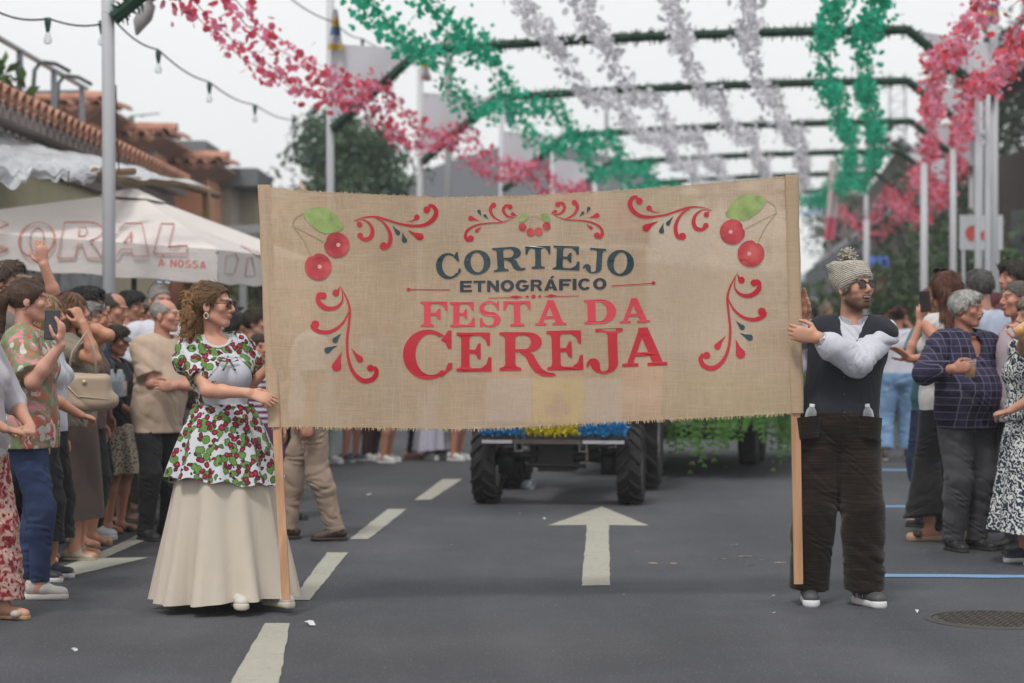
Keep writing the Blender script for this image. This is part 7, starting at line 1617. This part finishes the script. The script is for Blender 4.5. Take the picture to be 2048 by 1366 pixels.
C('grey haired woman behind the auburn haired filmer', 172, 13.6, 607, yaw=80, fem=True, hair=('short', (.24, .23, .22)), tone='tan', top=dict(kind='tee', col=(.10, .06, .05), hem=.85), bottom=dict(col=(.02, .02, .022), hem=.3), shoes=('sandal', (.3, .2, .13), (.2, .13, .08)), group=LC)
C('woman with loose orange brown curls low in the left crowd', 186, 14.4, 606, yaw=100, fem=True, hair=('curly', (.26, .12, .05)), tone='tan', top=dict(kind='tee', col=(.06, .07, .10), hem=.85), bottom=dict(mat=fab_denim((.03, .06, .16)), hem=.4), shoes=('sandal', (.10, .06, .04), (.14, .09, .05)), group=LC)
C('dark haired person far back at the left of the white umbrella pole', 150, 15.6, 582, yaw=80, hair=('short', (.05, .035, .03)), tone='tan', top=dict(kind='tee', col=(.15, .15, .17), hem=.85), bottom=dict(col=(.02, .02, .022)), shoes=BS, group=LC)
C('white haired man at the edge of the crowd near the canopy pole', 290, 17.8, 600, yaw=60, hair=('short', (.3, .29, .28)), tone='red', top=dict(kind='tee', col=(.55, .55, .6), hem=.85), bottom=dict(col=(.04, .04, .06)), shoes=WS, group=LC)
C('man in dark cap and sunglasses behind the cherry print woman', 452, 17.6, 594, yaw=60, hair=('crop', BLK), tone='red', cap=dict(col=(.03, .03, .032)), glasses=dict(lens=LENS, frame=FRAME), top=dict(kind='tee', col=(.05, .05, .06), hem=.85), bottom=dict(col=(.02, .02, .022)), shoes=BS, group=LC)
C('woman with long straight black hair behind the left banner pole', 472, 17.2, 626, yaw=75, fem=True, hair=('long', BLK), tone='tan', glasses=dict(lens=LENS, frame=FRAME), top=dict(kind='tee', col=(.35, .35, .38), hem=.85), bottom=dict(col=(.02, .02, .022)), shoes=WS, group=LC)
C('man with short dark hair in profile just left of the banner', 510, 16.8, 620, yaw=80, hair=('short', DBR), tone=(.46, .27, .2), top=dict(kind='tee', col=(.4, .42, .45), hem=.85), bottom=dict(col=(.02, .02, .022)), shoes=WS, group=LC)
C('child with a hair bun in purple and white striped top and purple skirt', 518, 15.4, 672, yaw=30, fem=True, bust=.0, hair=('bun', DBR), tone='tan', top=dict(kind='tee', mat=fab_stripe((.5, .5, .54), (.12, .03, .10)), hem=.85), bottom=dict(kind='skirt', col=(.085, .022, .07), hem=.35, rx=.25, ry=.2, amp=.1), shoes=WS, group=LC)
C('person in dark clothes partly hidden behind the left banner pole', 566, 15.6, 640, yaw=40, hair=('short', BLK), tone='tan', top=dict(kind='jacket', col=(.015, .015, .018), sleeve=1.9, hem=.82), bottom=dict(col=(.013, .013, .015)), shoes=BS, group=LC)
C('walking man in white shirt, wrinkled beige trousers and brown shoes behind the banner', 622, 14.05, 590, yaw=-82, tone='tan', girth=1.02, walk=0, feet=[(.08, .16, 2), (-.08, -.15, -6)], arms=('down', 'front'), top=dict(kind='shirt', col=(.62, .62, .66), sleeve=.7, hem=.86, loose=.03), bottom=dict(col=(.30, .225, .175), loose=.020, wob=.006, hem=.07, flare=.95), shoes=('loafer', (.05, .03, .022), (.035, .024, .018)))
# --- far row seen below the banner
FR = 'far spectators seen below the banner'
row = [(650, 22.4, 'mint trousers and white sneakers', dict(col=(.35, .42, .38)), WS), (700, 22.8, 'khaki shorts and dark legs', dict(kind='shorts', col=(.22, .16, .09), hem=.42), ('sneaker', (.03, .045, .08), (.4, .4, .42))), (738, 23.0, 'brown trousers near the khaki shorts', dict(col=(.06, .03, .025)), WS), (772, 22.6, 'navy shorts, bare legs and white sneakers', dict(kind='shorts', col=(.03, .05, .12), hem=.5), WS), (822, 23.4, 'black leggings and pink flat shoes', dict(col=(.010, .012, .018), loose=.002), ('loafer', (.42, .24, .22), (.35, .2, .17))), (868, 23.2, 'long pale lilac skirt', dict(kind='skirt', col=(.44, .43, .52), hem=.12, rx=.26, ry=.2, amp=.08), WS), (893, 24.4, 'pink patterned dress', dict(kind='skirt', col=(.38, .2, .24), hem=.35, rx=.22, ry=.18), BS), (912, 23.0, 'short dress, tanned legs and white sneakers', dict(kind='skirt', col=(.3, .22, .2), hem=.55, rx=.2, ry=.17), WS)]
for i, (px, d, lab, b, sh) in enumerate(row): C('far spectator in ' + lab + ' below the banner edge', px, d, 634 - (i * 7 % 13), yaw=50 + i * 9 % 40, fem=i % 2 == 1, tone=('tan', 'red', 'dark')[i % 3], hair=(('short', 'long', 'short', 'tail')[i % 4], (BRN, BLK, DBR, GRY)[i % 4]), top=dict(kind='tee', col=((.4, .4, .45), (.3, .1, .1), (.5, .5, .5), (.1, .12, .2))[i % 4], hem=.85), bottom=b, shoes=sh, group=FR, h=.011)
# --- right side
I = C('grey haired man with moustache in navy plaid shirt holding a beer cup', 1930, 13.4, 585, yaw=26, hair=('short', (.46, .45, .43)), tone=(.40, .21, .15), girth=1.22, belly=.07, look=(28, 2), beard=None, arms=('down', asp(1930, 13.4, 26, 1905, 738, 12.98, (-.9, .2, -.7), (1, .15, .0), (.75, -.5, .15), (.55, .6, .4))), top=dict(kind='shirt', mat=fab_plaid(), sleeve=1.88, hem=.83, loose=.026, vneck=.13), bottom=dict(col=(.055, .055, .062), loose=.026, waist=1.0, hem=.07), shoes=BS, group=RC, brow=(.2, .2, .2), h=.006)
m = MB(); 
def on_head(I, pts, r, mt, nm):
    m = MB(); m.tube([I['HM'] @ Vector(p) for p in pts], r, 6); return m.build(nm, mt, I['root'], True)
on_head(I, [(-.028, -.098, -.046), (-.012, -.106, -.038), (0, -.108, -.037), (.012, -.106, -.038), (.028, -.098, -.046)], [.003, .0065, .006, .0065, .003], hair_mat((.42, .41, .40)), 'moustache')
m = MB(); m.bar((-.17, -.1, .985), (.17, -.1, .985), .004, .03); 
def beer(label, p, rot=(0, 0, 0), full=.7, big=1.0):
    r = empty('beer_cup', p, 0, label, 'cup'); m = MB(); m.lathe([(0, 0), (.029, 0), (.041, .115), (.0425, .117)], (0, 0, 0), 'z', 18); m.build('cup_wall', fab_clear((.97, .97, .97), .05, .95), r, True)
    n = NT('beer'); m2 = MB(); h_ = .108 * full; m2.lathe([(0, .003), (.0275, .003), (.0275 + .012 * full, h_), (0, h_)], (0, 0, 0), 'z', 18); m2.build('beer', n.done(n.bsdf((.72, .33, .03), .15)), r, True); m3 = MB(); m3.lathe([(0, h_ + .001), (.0275 + .012 * full, h_ + .001), (.0275 + .0125 * full, h_ + .014), (0, h_ + .014)], (0, 0, 0), 'z', 18); m3.build('foam', plain((.55, .52, .46), .9, name='foam'), r, True); r.scale = (big,) * 3; r.rotation_euler = rot
beer('clear plastic cup of beer in the plaid shirted man\'s hand', at(1940, 755, 12.95) )
C('woman with long auburn curls in white sleeveless top and black flared trousers', 1893, 14.05, 546, yaw=-155, fem=True, hair=('wavy', (.10, .032, .018)), tone=(.47, .25, .17), glasses=dict(up=True, lens=LENS, frame=FRAME), arms=(asp(1893, 14.05, -155, 1822, 718, 13.9, (-.3, -.5, -1), (0, -.3, -.8), (-.75, .1, .55), (.1, .2, .15)), 'front'), top=dict(kind='vest', col=(.52, .51, .50), sleeve=0, hem=.84, loose=.02, flare=.02), bottom=dict(col=(.010, .010, .012), flare=2.6, hem=.16, loose=.018), shoes=('wedge', (.018, .016, .016), (.28, .19, .12)), group=RC, feet=[(.14, .0, 70), (-.10, .02, -10)])
I = C('person in teal shirt filming with a phone behind the auburn curls', 1868, 15.0, 575, yaw=-150, fem=True, hair=('long', (.22, .10, .05)), tone=(.5, .28, .2), arms=(asp(1868, 15.0, -150, 1840, 648, 14.7, (-.4, -.2, -1), (0, .3, -.1), (.08, 0, 1), (.3, .4, .3)), 'down'), top=dict(kind='shirt', col=(.05, .14, .16), sleeve=.9, hem=.84), bottom=dict(mat=fab_denim((.012, .02, .04))), shoes=BS, group=RC)
phone('phone raised above the right crowd by the teal sleeve', at(1850, 603, 14.6), (R_(-8), R_(4), R_(165)))
C('man with dark grey hair in pale blue shirt seen from behind', 1962, 14.6, 541, yaw=-140, hair=('short', (.085, .08, .078)), tone=(.46, .26, .2), top=dict(kind='shirt', col=(.36, .40, .50), sleeve=1.8, hem=.84, loose=.024), bottom=dict(col=(.05, .05, .07)), shoes=BS, group=RC, look=(-20, 0), girth=1.08)
C('balding man in pale pink shirt in profile facing left', 2040, 13.3, 563, yaw=-82, hair=('crop', (.10, .09, .085)), tone=(.44, .24, .18), top=dict(kind='shirt', col=(.44, .36, .40), sleeve=.8, hem=.84), bottom=dict(col=(.05, .05, .06)), shoes=BS, group=RC, girth=1.1)
I = C('woman in navy and white leaf print dress drinking beer at the right photo edge', 2068, 12.6, 600, yaw=-70, fem=True, girth=1.2, hair=('short', (.25, .2, .15)), tone=(.46, .27, .2), arms=('front', asp(2068, 12.6, -70, 2046, 672, 12.15, (.5, -.3, -1), (-.2, .3, 0), (-.4, 0, .9), (.6, .7, .4))), top=dict(kind='blouse', mat=fab_leafprint(), sleeve=.9, hem=.95, loose=.03), bottom=dict(kind='skirt', mat=fab_leafprint(), hem=.22, rx=.30, ry=.26, amp=.06, waist=1.05), shoes=('sneaker', (.022, .025, .045), (.55, .55, .57)), group=RC)
beer('tilted plastic cup of beer at the lips of the leaf print dress woman', at(2030, 668, 12.2), (0, R_(62), 0), .6, 1.15)
C('man with dark curly hair tallest at the right photo edge', 2032, 15.2, 523, yaw=-70, hair=('mop', (.03, .022, .018)), tone=(.44, .26, .19), top=dict(kind='tee', col=(.10, .03, .04), hem=.84), bottom=dict(col=(.03, .03, .04)), shoes=BS, group=RC)
C('person with burgundy hair between the pale blue shirt and the balding man', 1992, 17.0, 588, yaw=-60, fem=True, hair=('long', (.10, .012, .02)), tone='tan', top=dict(kind='tee', col=(.04, .10, .10), hem=.84), bottom=dict(col=(.03, .03, .04)), shoes=BS, group=RC)
I = C('woman in light blue jeans, white tee and red headband walking away', 1796, 23.0, 612, yaw=176, fem=True, girth=1.05, hair=('bun', (.035, .02, .014)), tone='tan', arms=('hip', 'eye'), top=dict(kind='tee', col=(.56, .55, .62), sleeve=.6, hem=.98, loose=.018), bottom=dict(mat=LJ, flare=1.45, hem=.14, loose=.028, waist=1.06), shoes=('sneaker', (.03, .05, .05), (.3, .25, .2)), group=RC, feet=[(.16, .05, 10), (-.12, -.12, -6)])
m = MB(); m.tube([I['HM'] @ Vector((.088 * math.sin(a), .014 - .108 * math.cos(a), .05 - .02 * math.cos(a) )) for a in [6.283 * k / 24 for k in range(25)]], .02, 8, flat=.4); m.build('headband', cloth((.45, .04, .03), 40, .1, .2), I['root'], True)
C('bare legged person in dark dress far behind the light jeans', 1848, 26, 622, yaw=160, fem=True, hair=('long', DBR), tone='tan', top=dict(kind='tee', col=(.04, .07, .12), hem=.85), bottom=dict(kind='skirt', col=(.03, .06, .10), hem=.5, rx=.2, ry=.17), shoes=BS, group=RC)
FB = 'distant blurred spectators up the street'
far = [(1622, 33, 612, 'navy top beside the right banner pole', (.03, .04, .08), BLK), (1640, 36, 618, 'red top behind the knitted hat man\'s raised hand', (.35, .04, .06), DBR), (1652, 31, 606, 'pale blue shirt left of the waistcoat shoulder', (.2, .27, .36), (.2, .15, .1)), (1775, 34, 618, 'white shirt right of the waistcoat shoulder', (.5, .5, .55), BRN), (1738, 40, 622, 'grey top half hidden by the waistcoat shoulder', (.22, .23, .25), BLD), (1826, 36, 624, 'green top beyond the light jeans', (.05, .12, .07), DBR), (1590, 30, 625, 'lavender top seen in the gap by the pole', (.35, .33, .45), BRN)]
for i, (px, d, ty, lab, c, hc_) in enumerate(far): C('distant spectator in ' + lab, px, d, ty, yaw=-40 + 37 * i % 90, fem=i % 2 == 0, hair=(('short', 'long')[i % 2 == 0], hc_), tone='tan', top=dict(kind='tee', col=c, hem=.85), bottom=dict(col=((.03, .035, .06), (.2, .2, .2), (.05, .04, .04))[i % 3]), shoes=WS if i % 2 else BS, group=FB, h=.014)

# ---------------------------------------------------------------- hazy air round the whole place
m = MB(); m.box((0, 155, 15), (400, 370, 32)); n = NT('haze_air'); v = n.n('VolumePrincipled'); v.inputs['Density'].default_value = .0013; v.inputs['Color'].default_value = (.95, .965, 1, 1); v.inputs['Anisotropy'].default_value = .15
n.l(v.outputs[0], n.out.inputs['Volume']); tag(m.build('haze', n.m), kind='stuff')
